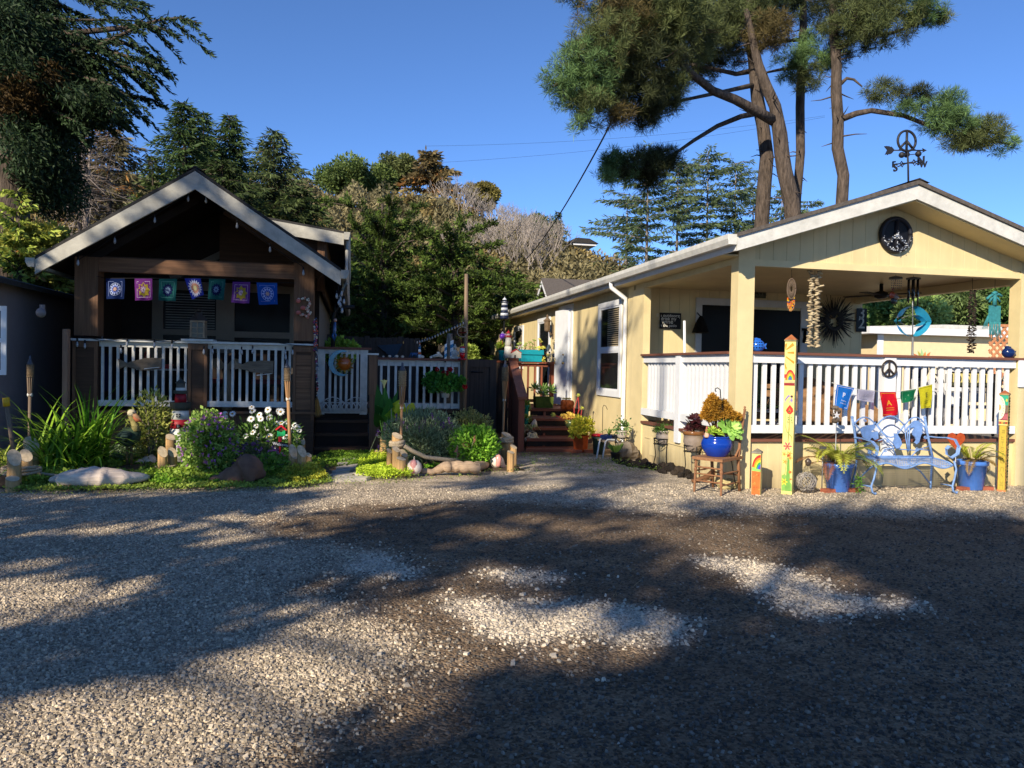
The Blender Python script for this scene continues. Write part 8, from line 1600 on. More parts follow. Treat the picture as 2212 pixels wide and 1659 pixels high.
t,b,h,rt = potted('planter_bowl','wide speckled grey bowl of low green plants on the middle wire stand',15,885,1118,615,745,'#8f8680',12.3,mid=.98,taper=.65,cat='potted plant',zb=c.z-.085); g = np.random.default_rng(6); n = 900; u = g.normal(size=(n,3)); P = np.array(b)+[0,0,h]+u*np.array([rt*.5,rt*.5,.03]); quads('foliage',leafq(P,np.abs(u)*[0,0,1]+g.normal(0,.6,(n,3)),.05,.02,g),mixc('#24401a','#5f8034',g.random(n)),Lf,t)
c,r_ = stand('near wire stand holding the bowl with the dark purple succulent',15,1248,1478,800,1040,10.9)
t,b,h,rt = potted('planter_bowl','tan and grey glazed bowl with a dark purple succulent left of the chair',15,1225,1490,628,800,'#8a7d74',10.9,mid=.97,taper=.6,cat='potted plant',zb=c.z-.085); MB().C('#7a5230').L([(rt*.98,h-.05),(rt*1.04,h-.02),(rt*1.02,h+.006),(rt*.9,h+.006)],b,22).B('brown_rim',Gz,t)
m = MB(); g = Rd_(8)
for (x,y,r2) in [(1380,470,.20),(1330,540,.16),(1430,530,.16),(1385,560,.14),(1300,590,.12),(1460,580,.12)]: rosette(m,Wq(15,x,y,10.9),r2*.72,22,('#1c0a0e','#4a1c22'),g,(g.uniform(-.4,.4),-.5,.8),.3,.45)
m.B('dark_rosettes',Lf,t); MB().C('#4a3024').T([b+V3(0,0,h),Wq(15,1380,540,10.9)],.016,6).B('stem',Lf,t)
c,r_ = stand('far wire stand under the small white pot beside the downspout',15,385,555,705,1000,13.5)
t,b,h,rt = potted('white_pot','small ribbed white pot with a jade plant on the far wire stand',15,402,540,615,705,'#a89e94',13.5,mid=1.0,taper=.7,cat='potted plant',zb=c.z-.02); g = np.random.default_rng(6); n = 240; u = g.normal(size=(n,3)); P = np.array(b)+[0,0,h+.05]+u*np.array([rt*.6,rt*.4,.06]); quads('foliage',leafq(P,u,.05,.035,g),mixc('#2f4a24','#7a9a5a',g.random(n)),Lf,t)
def stool():
    Y = 13.75; P = lambda x,y,d=0: Wq(15,x,y,Y+d); t = th('white_stool','white tube legged stool carrying the square blue pot by the house wall','stool',(P(300,750).x,Y,0)); a,b = P(175,738),P(445,738); MB().box(a.x+.04,b.x-.02,Y-.16,Y+.16,a.z-.02,a.z+.01).B('seat',wood('stool_seat',(.45,.34,.22),'x'),t)
    WT = mat('white_tube',(.70,.70,.70),.35,.05)
    MB().T([P(150,990,-.25),P(185,790,-.2),P(200,725,-.17),P(215,722,.1)],.016,7).B('leg',WT,t); MB().T([P(222,1010,-.3),P(265,760,-.2),P(290,732,-.17),P(400,732,-.17),P(420,760,-.17),P(425,900,-.1)],.016,7).B('leg',WT,t); MB().T([P(440,960,.2),P(440,740,.17)],.016,7).B('leg',WT,t); return a.z+.01,(a+b)/2
sz_,sc_ = stool(); t,b,h,rt = potted('square_blue_pot','low square dark blue pot on the white stool',15,215,400,668,750,'#162a5a',13.75,sq=True,rim=0,taper=.9,cat='potted plant',zb=sz_); m = MB().C('#7a9a4a'); g = Rd_(4)
for k in range(9): a = g.uniform(0,6.28); m.T([b+V3(0,0,h-.02),b+V3(.06*cos(a),.06*sin(a),h+.10),b+V3(.2*cos(a),.1*sin(a),h+g.uniform(.0,.15))],[.008,.006,.003],4)
m.B('trailing_leaves',Lf,t)
t,b,h,rt = potted('green_tub','tapered grey green tub with a red lid piece beside the orange pot',15,92,265,692,882,'#33483a',14.1,matm=Pn,taper=.75,rim=.05,zb=0); MB().C('#c01c24').L([(.02,0),(.12,.01),(.13,.03),(.09,.055),(.01,.06)],b+V3(-.02,0,h),14).B('red_lid',Gz,t)
t,b,h,rt = potted('black_nursery_pot','black plastic nursery pot with a broad leaved plant in front of the stool',15,322,458,885,998,'#14171a',13.0,matm=Pn,taper=.7,cat='potted plant',zb=0); m = MB(); g = Rd_(3)
for k in range(12): a = k*.6; broad(m.C(g.choice(['#4a6a2a','#6f9034','#8aa84a'])),b+V3(0,0,h),b+V3(.15*cos(a),.12*sin(a),h+.10+g.uniform(0,.08)),.03)
m.B('leaves',Lf,t)
p = Wq(15,230,640,14.3); tag(MB().T([(p.x,14.3,0),Wq(15,232,330,14.3),Wq(15,245,300,14.3),Wq(15,268,310,14.3),Wq(15,290,355,14.3)],.006,5).B('shepherd_hook',BLK,None,(p.x,14.3,0)),'thin wire shepherd hook against the yellow side wall','hook'); p = Wq(15,1690,400,10.05)
tag(MB().T([(p.x,10.05-.5,.1),Wq(15,1700,200,9.55),Wq(15,1695,110,9.55),Wq(15,1660,85,9.55),Wq(15,1630,100,9.55),Wq(15,1632,125,9.55),Wq(15,1645,130,9.55)],.007,5).B('shepherd_hook',BLK,None,(p.x,9.55,.1)),'black shepherd hook rising through the golden bronze plant','hook')
# dark rocks along the wall foot
g = Rd_(12); RK = [(430,1010,40),(500,1020,50),(570,1040,60),(640,1050,60),(720,1060,65),(790,1060,60),(860,1075,55),(930,1090,55),(1000,1090,60),(1060,1105,60),(1120,1110,60),(1180,1090,75),(1230,1130,70),(1290,1160,65),(1330,1200,55),(1210,1180,50),(1130,1150,50),(960,1120,40),(760,1000,45),(680,1000,45),(1250,1060,55),(1000,1130,40)]
for i,(x,y,s_) in enumerate(RK):
    p = WG(q(15,x,y+20)); p.y = min(p.y,13.6); p.x = min(p.x,5.0); r_ = s_*.3165*K*p.y/F; tag(MB().C('#2a2522' if i % 4 else '#3a322c').rock((p.x,p.y,r_*.45),r_*1.15,r_*.8,r_*.85,40+i,9,6,.35).B('lava_rock',Mt,None,(p.x,p.y,0)),'dark lava rock in the heap along the foot of the yellow side wall','rock','dark rocks along the side wall')
p = WG(q(15,590,1000)); tag(MB().C('#7a6f62').rock((min(p.x,4.9),13.3,.14),.26,.16,.17,71,amp=.3).B('pale_rock',Mt,None,(p.x,13.3,0)),'pale driftwood coloured rock leaning at the downspout','rock')
p = WG(q(15,1840,1360)); tag(MB().C('#b8a878').rock((p.x,p.y+.1,.06),.16,.10,.08,72).B('pale_rock',Mt,None,(p.x,p.y,0)),'flat pale yellow rock behind the chair leg','rock')
p = WG(q(15,1640,1290)); tag(MB().C('#6a4a34').T([(p.x-.3,p.y+.15,.03),(p.x-.1,p.y+.1,.09),(p.x+.05,p.y+.2,.16),(p.x+.12,p.y+.15,.05)],[.02,.04,.05,.02],8).B('root_piece',Mt,None,(p.x,p.y,0)),'twisted root lying under the old chair','driftwood')
# little things in front of the porch skirting
def wire_ball():
    b = WG(q(9,370,1160)); t = th('wire_ornament','tangled wire ball ornament with a small lamp on a stem beside the tall totem','ornament',b); g = Rd_(3); m = MB()
    for k in range(26): 
        a,e = g.uniform(0,6.28),g.uniform(-1,1); ax = V3(cos(a),sin(a),e).normalized(); x = ax.orthogonal().normalized(); y = ax.cross(x); r_ = g.uniform(.10,.14); m.T([b+V3(0,0,.15)+(x*cos(j/12*6.283)+y*sin(j/12*6.283))*r_ for j in range(13)],.0045,4)
    m.B('wire_ball',mat('pale_vine',(.33,.30,.27),.8,.4),t); tp_ = Wq(9,390,890,b.y); m = MB()
    for k in range(7): a = k/7*6.28; m.T([b+V3(.06*cos(a),.06*sin(a),.24),V3(tp_.x+.01*cos(a),b.y+.01*sin(a),tp_.z-.06)],.004,4)
    m.B('stem',mat('yellowed_stem',(.42,.36,.22),.8),t); MB().C('#4a4038').L([(.03,-.06),(.035,-.03),(.045,.0),(.02,.03),(.004,.04)],tp_,10).B('lamp',Gz,t)
wire_ball()
p = Wq(9,515,785,9.55); t = th('solar_light','small square solar stake light behind the left fern','lamp',(p.x,9.55,0)); MB().C('#4a4a4c').box(p.x-.035,p.x+.035,9.52,9.58,p.z-.03,p.z+.03).B('head',Gz,t); MB().T([(p.x,9.55,0),(p.x,9.55,p.z-.03)],.008,5).B('stake',MET,t)
p = Wq(9,628,650,9.50); t = th('stone_stake','stacked grey stones with a white star on a thin rod before the balusters','ornament',(p.x,9.5,0)); m = MB(); g = Rd_(4)
for (x,y,r_) in [(620,440,.035),(640,470,.04),(615,500,.03),(638,530,.035),(620,550,.04)]: m.C(g.choice(['#6a6058','#54493f','#7a7066'])).rock(Wq(9,x,y,9.5),r_*1.3,r_,r_*.8,int(x+y))
m.B('stones',Mt,t); c = Wq(9,632,503,9.45); MB().C('#c8c8cc').X([(c.x+(.05 if k % 2 == 0 else .02)*sin(k/10*6.283),c.z+(.05 if k % 2 == 0 else .02)*cos(k/10*6.283)) for k in range(10)],1,9.445,9.455).B('star',Mt,t); MB().T([(p.x,9.5,0),Wq(9,628,545,9.5)],.006,5).B('rod',MET,t)
def heart():
    Y = 9.52; P = lambda x,y: Wq(9,x,y,Y); c = P(1640,715); t = th('rusty_heart','rusty orange metal heart on a stake behind the right fern pot','ornament',(c.x,Y,0)); pts = []
    for k in range(28): a = k/28*6.283; x = 16*sin(a)**3; y = 13*cos(a)-5*cos(2*a)-2*cos(3*a)-cos(4*a); pts.append((c.x+x*.0088,c.z+y*.0088+.0))
    MB().C('#a84a26').X(pts,1,Y-.006,Y+.006).B('heart',Mt,t); MB().T([(c.x,Y,0),(c.x,Y,c.z-.1)],.008,5).B('stake',MET,t)
heart()
b = WG(q(9,818,1160)); g = np.random.default_rng(3); n = 70; P = np.stack([b.x+g.normal(0,.02,n),b.y+g.normal(0,.02,n),.02+.22*g.random(n)],1); tag(quads('small_weed',leafq(P,g.normal(size=(n,3)),.06,.02,g),mixc('#3a6a1c','#8ab84a',g.random(n)),Lf,None,tuple(b)),'small green weed growing by the left front bench leg','plant')
# planters by the redwood steps
t,b,h,rt = potted('orange_pot','square orange terracotta pot with a yellow green jade plant at the redwood steps',5,952,1062,1378,1512,'#a84a22',matm=Mt,sq=True,rim=.04,taper=.82,cat='potted plant'); g = np.random.default_rng(3); n = 900; cs = np.array([tuple(Wq(5,x,y,b.y+d)) for (x,y,d) in [(960,1300,0),(1000,1280,-.1),(1040,1320,-.1),(1075,1290,0),(950,1350,-.1),(1010,1345,-.15),(1085,1350,0),(985,1262,0),(1060,1270,0)]]); k = g.integers(0,len(cs),n); u = g.normal(size=(n,3)); u /= np.linalg.norm(u,axis=1)[:,None]; quads('foliage',leafq(cs[k]+u*.10*g.random((n,1)),u+[0,-.2,.4],.06,.045,g),mixc('#7a8a1c','#dcd050',g.random(n)),Lf,t); tag(MB().C(BRK).box(b.x-.22,b.x-.02,b.y-.18,b.y-.08,0,.05).B('brick',Mt,None,(b.x-.1,b.y-.1,0)),'red brick lying at the foot of the square orange pot','brick'); tag(MB().C(BRK).box(b.x+.04,b.x+.24,b.y-.14,b.y-.04,0,.055).B('brick',Mt,None,(b.x+.1,b.y-.1,0)),'second red brick at the right foot of the square orange pot','brick')
p = Wq(5,920,1280,15.7); t = th('coral_succulent','leggy coral and yellow succulent leaning over the steps above the orange pot','plant',(p.x,15.7,.37)); m = MB(); st_ = MB().C('#b84a44'); g = Rd_(5)
for (x,y,r_) in [(915,1215,.11),(880,1225,.09),(945,1220,.08),(855,1215,.05),(785,1210,.07),(990,1050,.05),(1020,1155,.05),(905,1260,.07)]: e = Wq(5,x,y,15.65); rosette(m,e,r_,18,('#b8803a','#d8c860') if y > 1160 and x > 800 else ('#8a9a3a','#c8c860'),g,(g.uniform(-.3,.3),-.7,.7),.5,.4); st_.T([Wq(5,960,1290,15.7),WY(q(5,(x+960)/2+20,(y+1290)/2),15.7),e],.010,5,False)
st_.T([Wq(5,960,1290,15.7),Wq(5,955,1160,15.7),Wq(5,990,1060,15.65)],.010,5); m.B('rosettes',Lf,t); st_.B('stems',Lf,t); m = MB().C('#5a6a44'); pot(m,(Wq(5,930,1290,15.7).x,15.7,.372),.16,.10,.14); m.B('pot',Gz,t)
def frogpot():
    c = Wq(5,890,1150,17.0); c.z = .681; s = 17.4/F*.26454; t = th('terracotta_planter','lumpy terracotta figure planter at the edge of the deck by the door','flower pot',c); m = MB().C('#a85a30'); m.L([(40*s,0),(52*s,30*s),(48*s,60*s),(40*s,78*s),(34*s,78*s)],c,12)
    for x,z_,r_ in ((-32,52,28),(30,48,30),(-8,28,22),(38,20,18),(-40,20,18)): m.O(c+V3(x*s,-.10,z_*s),r_*s,8,6)
    m.B('pot',Mt,t); m = MB(); g = Rd_(3)
    for x in (-25,0,22): rosette(m,c+V3(x*s,-.02,84*s),.07,14,('#8a7a3a','#c8b860'),g,(0,-.4,1),.4,.5)
    m.B('succulents',Lf,t)
frogpot()
t = th('green_trough','mossy green rectangular trough of leafy succulents on the deck','planter',Wq(5,705,1128,17.6)); p0 = Wq(5,630,1128,17.6); p1 = Wq(5,780,1128,17.6); zt_ = Wq(5,700,1062,17.6).z; zb_ = .682; MB().C('#5a6a2a').X([(p0.x+.02,zb_),(p1.x-.02,zb_),(p1.x,zt_),(p0.x,zt_)],1,17.5,17.75).C('#3a3018').box(p0.x+.02,p1.x-.02,17.52,17.73,zt_+.001,zt_+.004).B('box',Mt,t); m = MB(); g = Rd_(9)
for (x,y,r_) in [(632,1000,.13),(700,1015,.14),(755,1020,.15),(670,1040,.09),(720,1045,.09)]: rosette(m,Wq(5,x,y,17.6),r_*1.25,20,('#3a5a24','#8fb060'),g,(g.uniform(-.3,.3),-.5,1),.9,.5)
m.B('rosettes',Lf,t)
for i,(x,yt,yb_,zb_,Y,lab) in enumerate([(567,1130,1205,.532,16.6,'upper teal glazed pot beside the redwood stair post'),(563,1238,1302,.372,16.0,'lower teal glazed pot beside the redwood stair post')]): t,b,h,rt = potted('teal_pot',lab,5,x-24,x+22,yt,yb_,'#2a9a88',Y,taper=.7,cat='potted plant',group='teal pots on the redwood steps',zb=zb_); g = np.random.default_rng(i); n = 120; quads('foliage',leafq(np.array(b)+[0,0,h]+g.normal(0,.04,(n,3)),g.normal(size=(n,3))+[0,0,.6],.08,.03,g),mixc('#4a6a24','#a0b854',g.random(n)),Lf,t)
c = Wq(5,610,1440,15.2); m = MB().C('#c8bc98'); g = Rd_(6); c.z = .17
for lay,(r_,n,el) in enumerate([(.11,6,.2),(.085,6,.6),(.055,5,.95),(.03,4,1.2)]):
    for k in range(n): a = k/n*6.283+lay*.5; d = V3(cos(a)*cos(el),-.45-.2*lay,sin(a)*cos(el)).normalized(); m.O(c+V3(cos(a)*r_,-.03*lay,sin(a)*r_),.055-.008*lay,7,5,1,.5,1)
tag(m.B('carved_rose',Mt,None,(c.x,c.y,.05)),'large cream carved rose ornament on the lowest redwood step','ornament')
c = Wq(5,625,1290,15.95); tag(MB().C('#d0c8b8').T([c+V3(-.02,0,-.06),c+V3(0,-.02,.0),c+V3(.02,0,.07),c+V3(.025,0,.12)],[.06,.075,.045,.005],9).B('seashell',Mt,None,tuple(c)),'pale upright seashell on the middle redwood step','shell')
t,b,h,rt = potted('grey_pot','small grey pot with drooping spider leaves on the redwood step',5,560,632,1338,1388,'#6a665e',15.4,taper=.8,cat='potted plant',zb=.212); m = MB(); g = Rd_(7)
for k in range(18): a = g.uniform(0,6.28); L_ = g.uniform(.12,.26); m.C(g.choice(['#8a9a5a','#c0c890','#6f8a44'])).T([b+V3(0,0,h),b+V3(L_*.5*cos(a),L_*.4*sin(a),h+.12),b+V3(L_*cos(a),L_*.7*sin(a),h+.0)],[.006,.008,.002],4)
m.B('leaves',Lf,t)
p = Wq(5,625,1270,16.28); m = MB()
for i in range(6):
    for j in range(4): x = p.x-.2+.075*i; z = .385+.035*j*1.0; m.C('#b8b8b0' if (i+j) % 2 else '#15161a').add([(x-.036,16.27,z),(x,16.27,z-.034),(x+.036,16.27,z),(x,16.27,z+.034)],[(0,1,2,3)])
m.C('#1a1a1c').box(p.x-.26,p.x+.22,16.272,16.29,.375,.52); tag(m.B('diamond_tile',Pn,None,(p.x,16.27,.38)),'black and white diamond patterned tile behind the shell on the steps','tile')
# on the deck rail: planters, lighthouses, flowers
RZ2 = 1.746
def dr(x,Y=19.47,y=790): p = Wq(16,x,y,Y); return V3(p.x,Y,RZ2)
s16 = 19.9/F*ZT[16][2]*K
Yt = 17.5; cpt = Wq(16,870,790,Yt)
t = th('teal_planter','round teal plastic planter of leafy lettuce green succulents on the deck corner','planter',(cpt.x,Yt,1.75)); s_ = 17.8/F*ZT[16][2]*K; cpt.z = 1.75; MB().C('#0c8a9a').L([(52*s_,0),(54*s_,5*s_),(72*s_,165*s_),(80*s_,167*s_),(82*s_,185*s_),(70*s_,185*s_)],(cpt.x,Yt,cpt.z),18).C((.05,.035,.025)).L([(.001,170*s_),(70*s_,171*s_)],(cpt.x,Yt,cpt.z),18,False).B('pot',Pn,t); m = MB(); g = Rd_(3)
for (x,y,r_) in [(820,540,.13),(880,560,.12),(800,580,.10),(1010,550,.09),(960,540,.11),(860,500,.09)]: rosette(m,Wq(16,x,y,Yt),r_,18,('#6f8a1e','#c0c84a'),g,(g.uniform(-.4,.3),-.5,1),.5,.7)
m.B('succulents',Lf,t)
t = th('teal_window_box','long teal window box with leggy succulents on the redwood deck rail','planter',dr(1420)); a = dr(1225); b = dr(1615); a2 = Wq(16,1185,630,19.47); b2 = Wq(16,1655,640,19.47); zt_ = Wq(16,1420,628,19.47).z
MB().C('#0c8a9a').X([(a.x,RZ2),(b.x,RZ2),(b2.x-.03,zt_-.12),(a2.x+.03,zt_-.12)],1,19.36,19.62).box(a2.x,b2.x,19.33,19.65,zt_-.119,zt_).C((.05,.035,.025)).box(a2.x+.03,b2.x-.03,19.36,19.62,zt_+.001,zt_+.004).B('box',Pn,t); m = MB(); st_ = MB().C('#8a4a3a'); g = Rd_(8)
for (x,y,r_) in [(1330,510,.06),(1405,490,.07),(1490,450,.07),(1590,430,.07),(1620,470,.06),(1460,520,.06),(1310,555,.08),(1580,600,.11),(1660,590,.09),(1420,580,.07),(1500,590,.06),(1250,590,.07),(1220,500,.07),(1180,520,.06),(1150,580,.06),(1650,800,.10),(1665,840,.08),(1755,730,.07)]:
    e = Wq(16,x,y,19.4); rosette(m,e,r_,14,('#5a7a3a','#b0b860') if x < 1570 else ('#a8b03a','#dcd068'),g,(g.uniform(-.4,.4),-.6,1),.45,.5); st_.T([WY(q(16,min(1640,max(1200,x-20)),640),19.45),WY(q(16,(x+min(1640,max(1200,x-20)))/2+15,(y+640)/2),19.42),e],.009,4,False)
m.B('rosettes',Lf,t); st_.B('stems',Lf,t)
Yk = 17.12; b_ = Wq(16,985,745,Yk); lighthouse('white toy lighthouse with red top and red roofed cottage on the deck post',(b_.x,Yk,1.801),.62,[(.55,'#d0ccc0'),(.45,'#c8c4b8')],.10,.062,('#a8282c','#c8b0a8','#a8282c'),house=(.22,'#cfc8b4','#a82a24'),gal='#b83a34',windows=False)
p = dr(1920); lighthouse('navy and cream striped toy lighthouse next to the white door',tuple(p),.62,[(.26,'#d0c8b0'),(.22,'#1c2438'),(.22,'#c8c0a8'),(.30,'#1c2438')],.10,.075,('#141a2a','#3a3f48','#141a2a'),gal='#141a2a',windows=False)
t = th('white_birdhouse','small white birdhouse with a round hole beside the teal window box','birdhouse',dr(1770)); p = dr(1770); s_ = s16; MB().C('#c8c4bc').X([(p.x-34*s_,RZ2+.12),(p.x+34*s_,RZ2+.12),(p.x+34*s_,RZ2+.3),(p.x,RZ2+.40),(p.x-34*s_,RZ2+.3)],1,19.4,19.55).box(p.x-.02,p.x+.02,19.45,19.5,RZ2,RZ2+.12).B('box',Pn,t); MB().C('#15161a').L([(.001,0),(.028,.004)],(0,0,0),12).B('hole',Pn,t) if False else None
m = MB().C('#15161a'); m.add([(p.x+.026*cos(k/12*6.283),19.397,RZ2+.24+.026*sin(k/12*6.283)) for k in range(12)],[tuple(range(12))]); m.B('entrance_hole',Pn,t); MB().C('#4a5a68').X([(p.x-44*s_,RZ2+.28),(p.x,RZ2+.42),(p.x+44*s_,RZ2+.28),(p.x+44*s_,RZ2+.30),(p.x,RZ2+.445),(p.x-44*s_,RZ2+.30)],1,19.36,19.58).B('roof',Pn,t)
def flower_spin():
    Y = 17.45; P = lambda x,y,d=0: Wq(16,x,y,Y+d); c = P(870,365); t = th('metal_flower','shiny purple metal flower spinner above the teal planter','ornament',c); m = MB(); g = Rd_(4)
    for (x,y,L_) in [(880,265,1),(955,320,1),(985,345,1),(930,410,1),(850,430,1),(830,420,1),(960,400,1),(820,350,1)]: e = P(x,y,-.05); d = (e-c); s_ = V3(-d.z,0,d.x).normalized()*.035; m.C(g.choice(['#a8a8b8','#8a70a0','#c8c8d0'])).add([c,c+d*.6+s_,e,c+d*.6-s_],[(0,1,2,3)])
    m.B('petals',Gz,t); MB().C('#5a2a9a').O(c+V3(0,-.05,0),.065,12,8).B('centre',Gz,t); MB().C('#8a2a2a').T([c,P(880,500),V3(P(880,600).x,Y,2.05)],.008,5).B('stem',Gz,t)
flower_spin()
Yl = 17.6; Pq = lambda x,y: Wq(5,x,y,Yl); b_ = Pq(385,428); zt_ = Pq(388,248).z; lighthouse('navy and white striped lighthouse lamp raised on a black pole by the deck',(b_.x,Yl,b_.z),zt_-b_.z,[(.2,'#1c2640'),(.16,'#ccd0d4'),(.17,'#1c2640'),(.16,'#ccd0d4'),(.16,'#1c2640'),(.15,'#ccd0d4')],.10,.062,('#ccd0d4','#2a3040','#ccd0d4'),gal='#1c2640',windows=False)
tag(MB().T([(b_.x,Yl,.68),(b_.x,Yl,b_.z)],.016,7).B('lamp_pole',BLK,None,(b_.x,Yl,.68)),'black pole carrying the striped lighthouse lamp','pole')
# ------------------------------------------------------------------ things on and in the porch
YW = 13.885
def board(name,label,z,x0,x1,y0,y1,Y,face,lines,cat='sign',edge='#15110d',text_c='#d8d4c8',size=.05,mats=Pn):
    a = Wq(z,x0,y1,Y); b = Wq(z,x1,y0,Y); t = th(name,label,cat,(a.x,Y,a.z)); bd = MB().C(face).box(a.x,b.x,Y-.02,Y-.001,a.z,b.z).B('board',mats,t); MB().C(edge).box(a.x-.012,b.x+.012,Y-.026,Y-.0205,b.z-.012,b.z+.012).box(a.x-.012,b.x+.012,Y-.026,Y-.0205,a.z-.012,a.z+.012).box(a.x-.012,a.x+.012,Y-.026,Y-.0205,a.z+.012,b.z-.012).box(b.x-.012,b.x+.012,Y-.026,Y-.0205,a.z+.012,b.z-.012).B('frame',mats,t)
    m = MB().C(text_c); cx = (a.x+b.x)/2
    for (txt,fz,sz,fx) in lines: letter(m,txt,lambda x,y: (a.x+(b.x-a.x)*fx+x,Y-.023,a.z+(b.z-a.z)*fz+y),sz,.012)
    m.B('lettering',mats,t); return t
board('wine_sign','black wall sign about drinking wine on the patio, left of the glass door',6,305,472,490,605,13.885,'#0e0d0d',[("I'm outdoorsy",.76,.085,.42),('I drink my',.55,.085,.36),('wine',.31,.12,.36),('on the patio',.1,.075,.36)])
board('street_sign','green grey AVE street sign above the porch glass door',6,985,1165,285,350,13.885,'#5a5c48',[('H AVE',.25,.15,.60)],edge='#4a4c3a',text_c='#1c1c18')
a = Wq(6,508,800,12.0); tag(MB().T([(a.x,11.9,.66),Wq(6,508,545,11.9)],.022,8).B('white_pipe',WH,None,(a.x,11.9,.66)),'upright white plastic pipe behind the side porch rail','pipe')
p = Wq(6,640,600,13.7); tag(MB().C('#15120f').L([(.16,-.10),(.10,.08),(.03,.2),(.01,.22)],p,12).T([p+V3(0,0,.2),p+V3(0,.16,.28)],.012,5).B('wall_lantern',Mt,None,tuple(p)),'dark cone shaped porch lantern left of the glass door','lamp')
def hang(name,label,c,cat='ornament'): return th(name,label,cat,c)
def dreamcatcher():
    Y = 10.0; P = lambda x,y: Wq(6,x,y,Y); c = P(1382,285); t = hang('dreamcatcher','oval brown dreamcatcher with orange and yellow tassels under the porch beam',c); rx = (P(1415,285)-P(1347,285)).length/2; rz = (P(1382,200)-P(1382,365)).length/2; BRT = mat('brown_twine',(.12,.085,.06),.9,.3); m = MB()
    E_ = lambda a,f=1: c+V3(rx*f*cos(a),0,rz*f*sin(a)); m.T([E_(k/30*6.283) for k in range(31)],.011,6)
    for k in range(14):
        for f in (.0,): a = k/14*6.283; m.T([E_(a),E_(a+.8,.62),E_(a+1.5,.3)],.005,4); m.T([E_(a),E_(a-.8,.62),E_(a-1.5,.3)],.005,4)
    m.T([E_(1.57),P(1383,150),P(1385,60)],.004,4); m.B('hoop_and_web',BRT,t); m = MB()
    for i,(x,y0,y1) in enumerate([(1352,355,420),(1358,375,440),(1368,380,460),(1378,385,462),(1390,380,455),(1398,375,440),(1405,350,410)]):
        n = 5
        for k in range(n): m.C(['#b8541c','#c8a020','#2a2a5a','#c86a28','#b07a4a'][(i+k) % 5] if k < 4 else '#b08050').L([(.004,.0),(.012,-.01),(.010,-.035),(.004,-.04)],P(x,y0+(y1-y0)*k/n),6)
    m.B('tassels',Mt,t)
dreamcatcher()
def driftmobile(name,label,z,xc,y0,y1,w_,Y,cols,seed,top,drift_=0,r=.016):
    g = Rd_(seed); P = lambda x,y: Wq(z,x,y,Y); t = hang(name,label,P(xc,y0)); m = MB(); n = int((y1-y0)/ (13 if z == 6 else 9)); 
    for i in range(n):
        y = y0+(y1-y0)*i/n
        for s in (-1,1):
            x = xc+drift_*i/n+s*w_*.27+g.gauss(0,w_*.10); p = P(x,y+g.uniform(-4,4)); L_ = w_*.26*ZT[z][2]*K*Y/F*g.uniform(.6,1.3); d = V3(cos(g.gauss(0,.25)),g.gauss(0,.5),g.gauss(.0,.25)).normalized(); m.C(mixc(cols[0],cols[1],[g.random()])[0]).T([p-d*L_,p,p+d*L_],[r*.6,r*g.uniform(.8,1.2),r*.6],6)
    m.B('sticks',Mt,t); MB().T([P(xc,y0-top),P(xc,y0),P(xc+drift_,y1)],.004,4).B('cord',CABLE,t)
driftmobile('driftwood_mobile','long pale driftwood stick mobile hanging from the porch beam',6,1575,115,770,95,10.0,('#7a6a54','#c0b090'),3,60,-20)
driftmobile('shell_mobile','dark shell mobile dangling before the cream neighbour wall',7,1305,300,810,68,10.1,('#15110f','#3a302a'),4,170,-10,.012)
def fishpot(label,z,xc,yc,w_,Y,colr,ribs=True):
    s = ZT[z][2]*K*Y*1.03/F; c = Wq(z,xc,yc,Y); rx = w_/2*s; c.z = 1.876+rx*.78; t = th('fish_planter',label,'planter',(c.x,Y,1.876)); m = MB().C(colr); m.O(c,rx,18,12,1,.85,.86); m.B('body',Gz,t)
    m = MB().C(colr); m.X([(c.x-rx*.5,c.z+rx*.68),(c.x-rx*.55,c.z+rx*1.0),(c.x-rx*.3,c.z+rx*1.08),(c.x+rx*.0,c.z+rx*1.0),(c.x+rx*.3,c.z+rx*.95),(c.x+rx*.35,c.z+rx*.66)],1,Y-.02,Y+.02); m.X([(c.x+rx*.85,c.z+rx*.2),(c.x+rx*1.25,c.z+rx*.35),(c.x+rx*1.1,c.z-rx*.05),(c.x+rx*1.28,c.z-rx*.4),(c.x+rx*.8,c.z-rx*.3)],1,Y-.02,Y+.02); m.B('fins',Gz,t); m = MB().C('#0a1230')
    if ribs:
        for i in range(4):
            for j in range(3): a = -.95+.38*i; e = -.3+.42*j; p = c+V3(rx*sin(a)*cos(e)*1.0,-.85*rx*cos(a)*cos(e)-.004,.86*rx*sin(e)); m.O(p,rx*.11,6,4,1.3,.3,.6)
        m.B('slots',Pn,t)
    MB().C('#101a40').O(c+V3(rx*.62,-.55*rx,rx*.25),rx*.09,8,6).B('eye',Gz,t)
fishpot('light blue fish shaped ceramic planter on the porch rail beside the corner post',6,1105,740,128,YF+.05,'#2a68c8'); fishpot('dark blue fish shaped ceramic planter at the right end of the porch rail',7,1598,800,118,YF+.05,'#14285a',False)
def wreath():
    c = Wq(7,165,545,YW); t = hang('twig_wreath','spiky dark twig wreath on the porch wall',c,'wreath'); g = Rd_(2); m = MB()
    for k in range(150): a = g.uniform(0,6.28); r0 = g.uniform(.05,.22); r1 = r0+g.uniform(.15,.36); a2 = a+g.gauss(0,.12); m.T([c+V3(r0*cos(a),-.03-.03*g.random(),r0*sin(a)),c+V3(r1*cos(a2),-.02-.08*g.random(),r1*sin(a2))],[.012,.004],4,False)
    m.T([c+V3(.17*cos(k/20*6.283),-.03,.17*sin(k/20*6.283)) for k in range(21)],.04,7); m.B('twigs',mat('dark_twigs',(.03,.028,.025),.9,.4),t)
wreath()
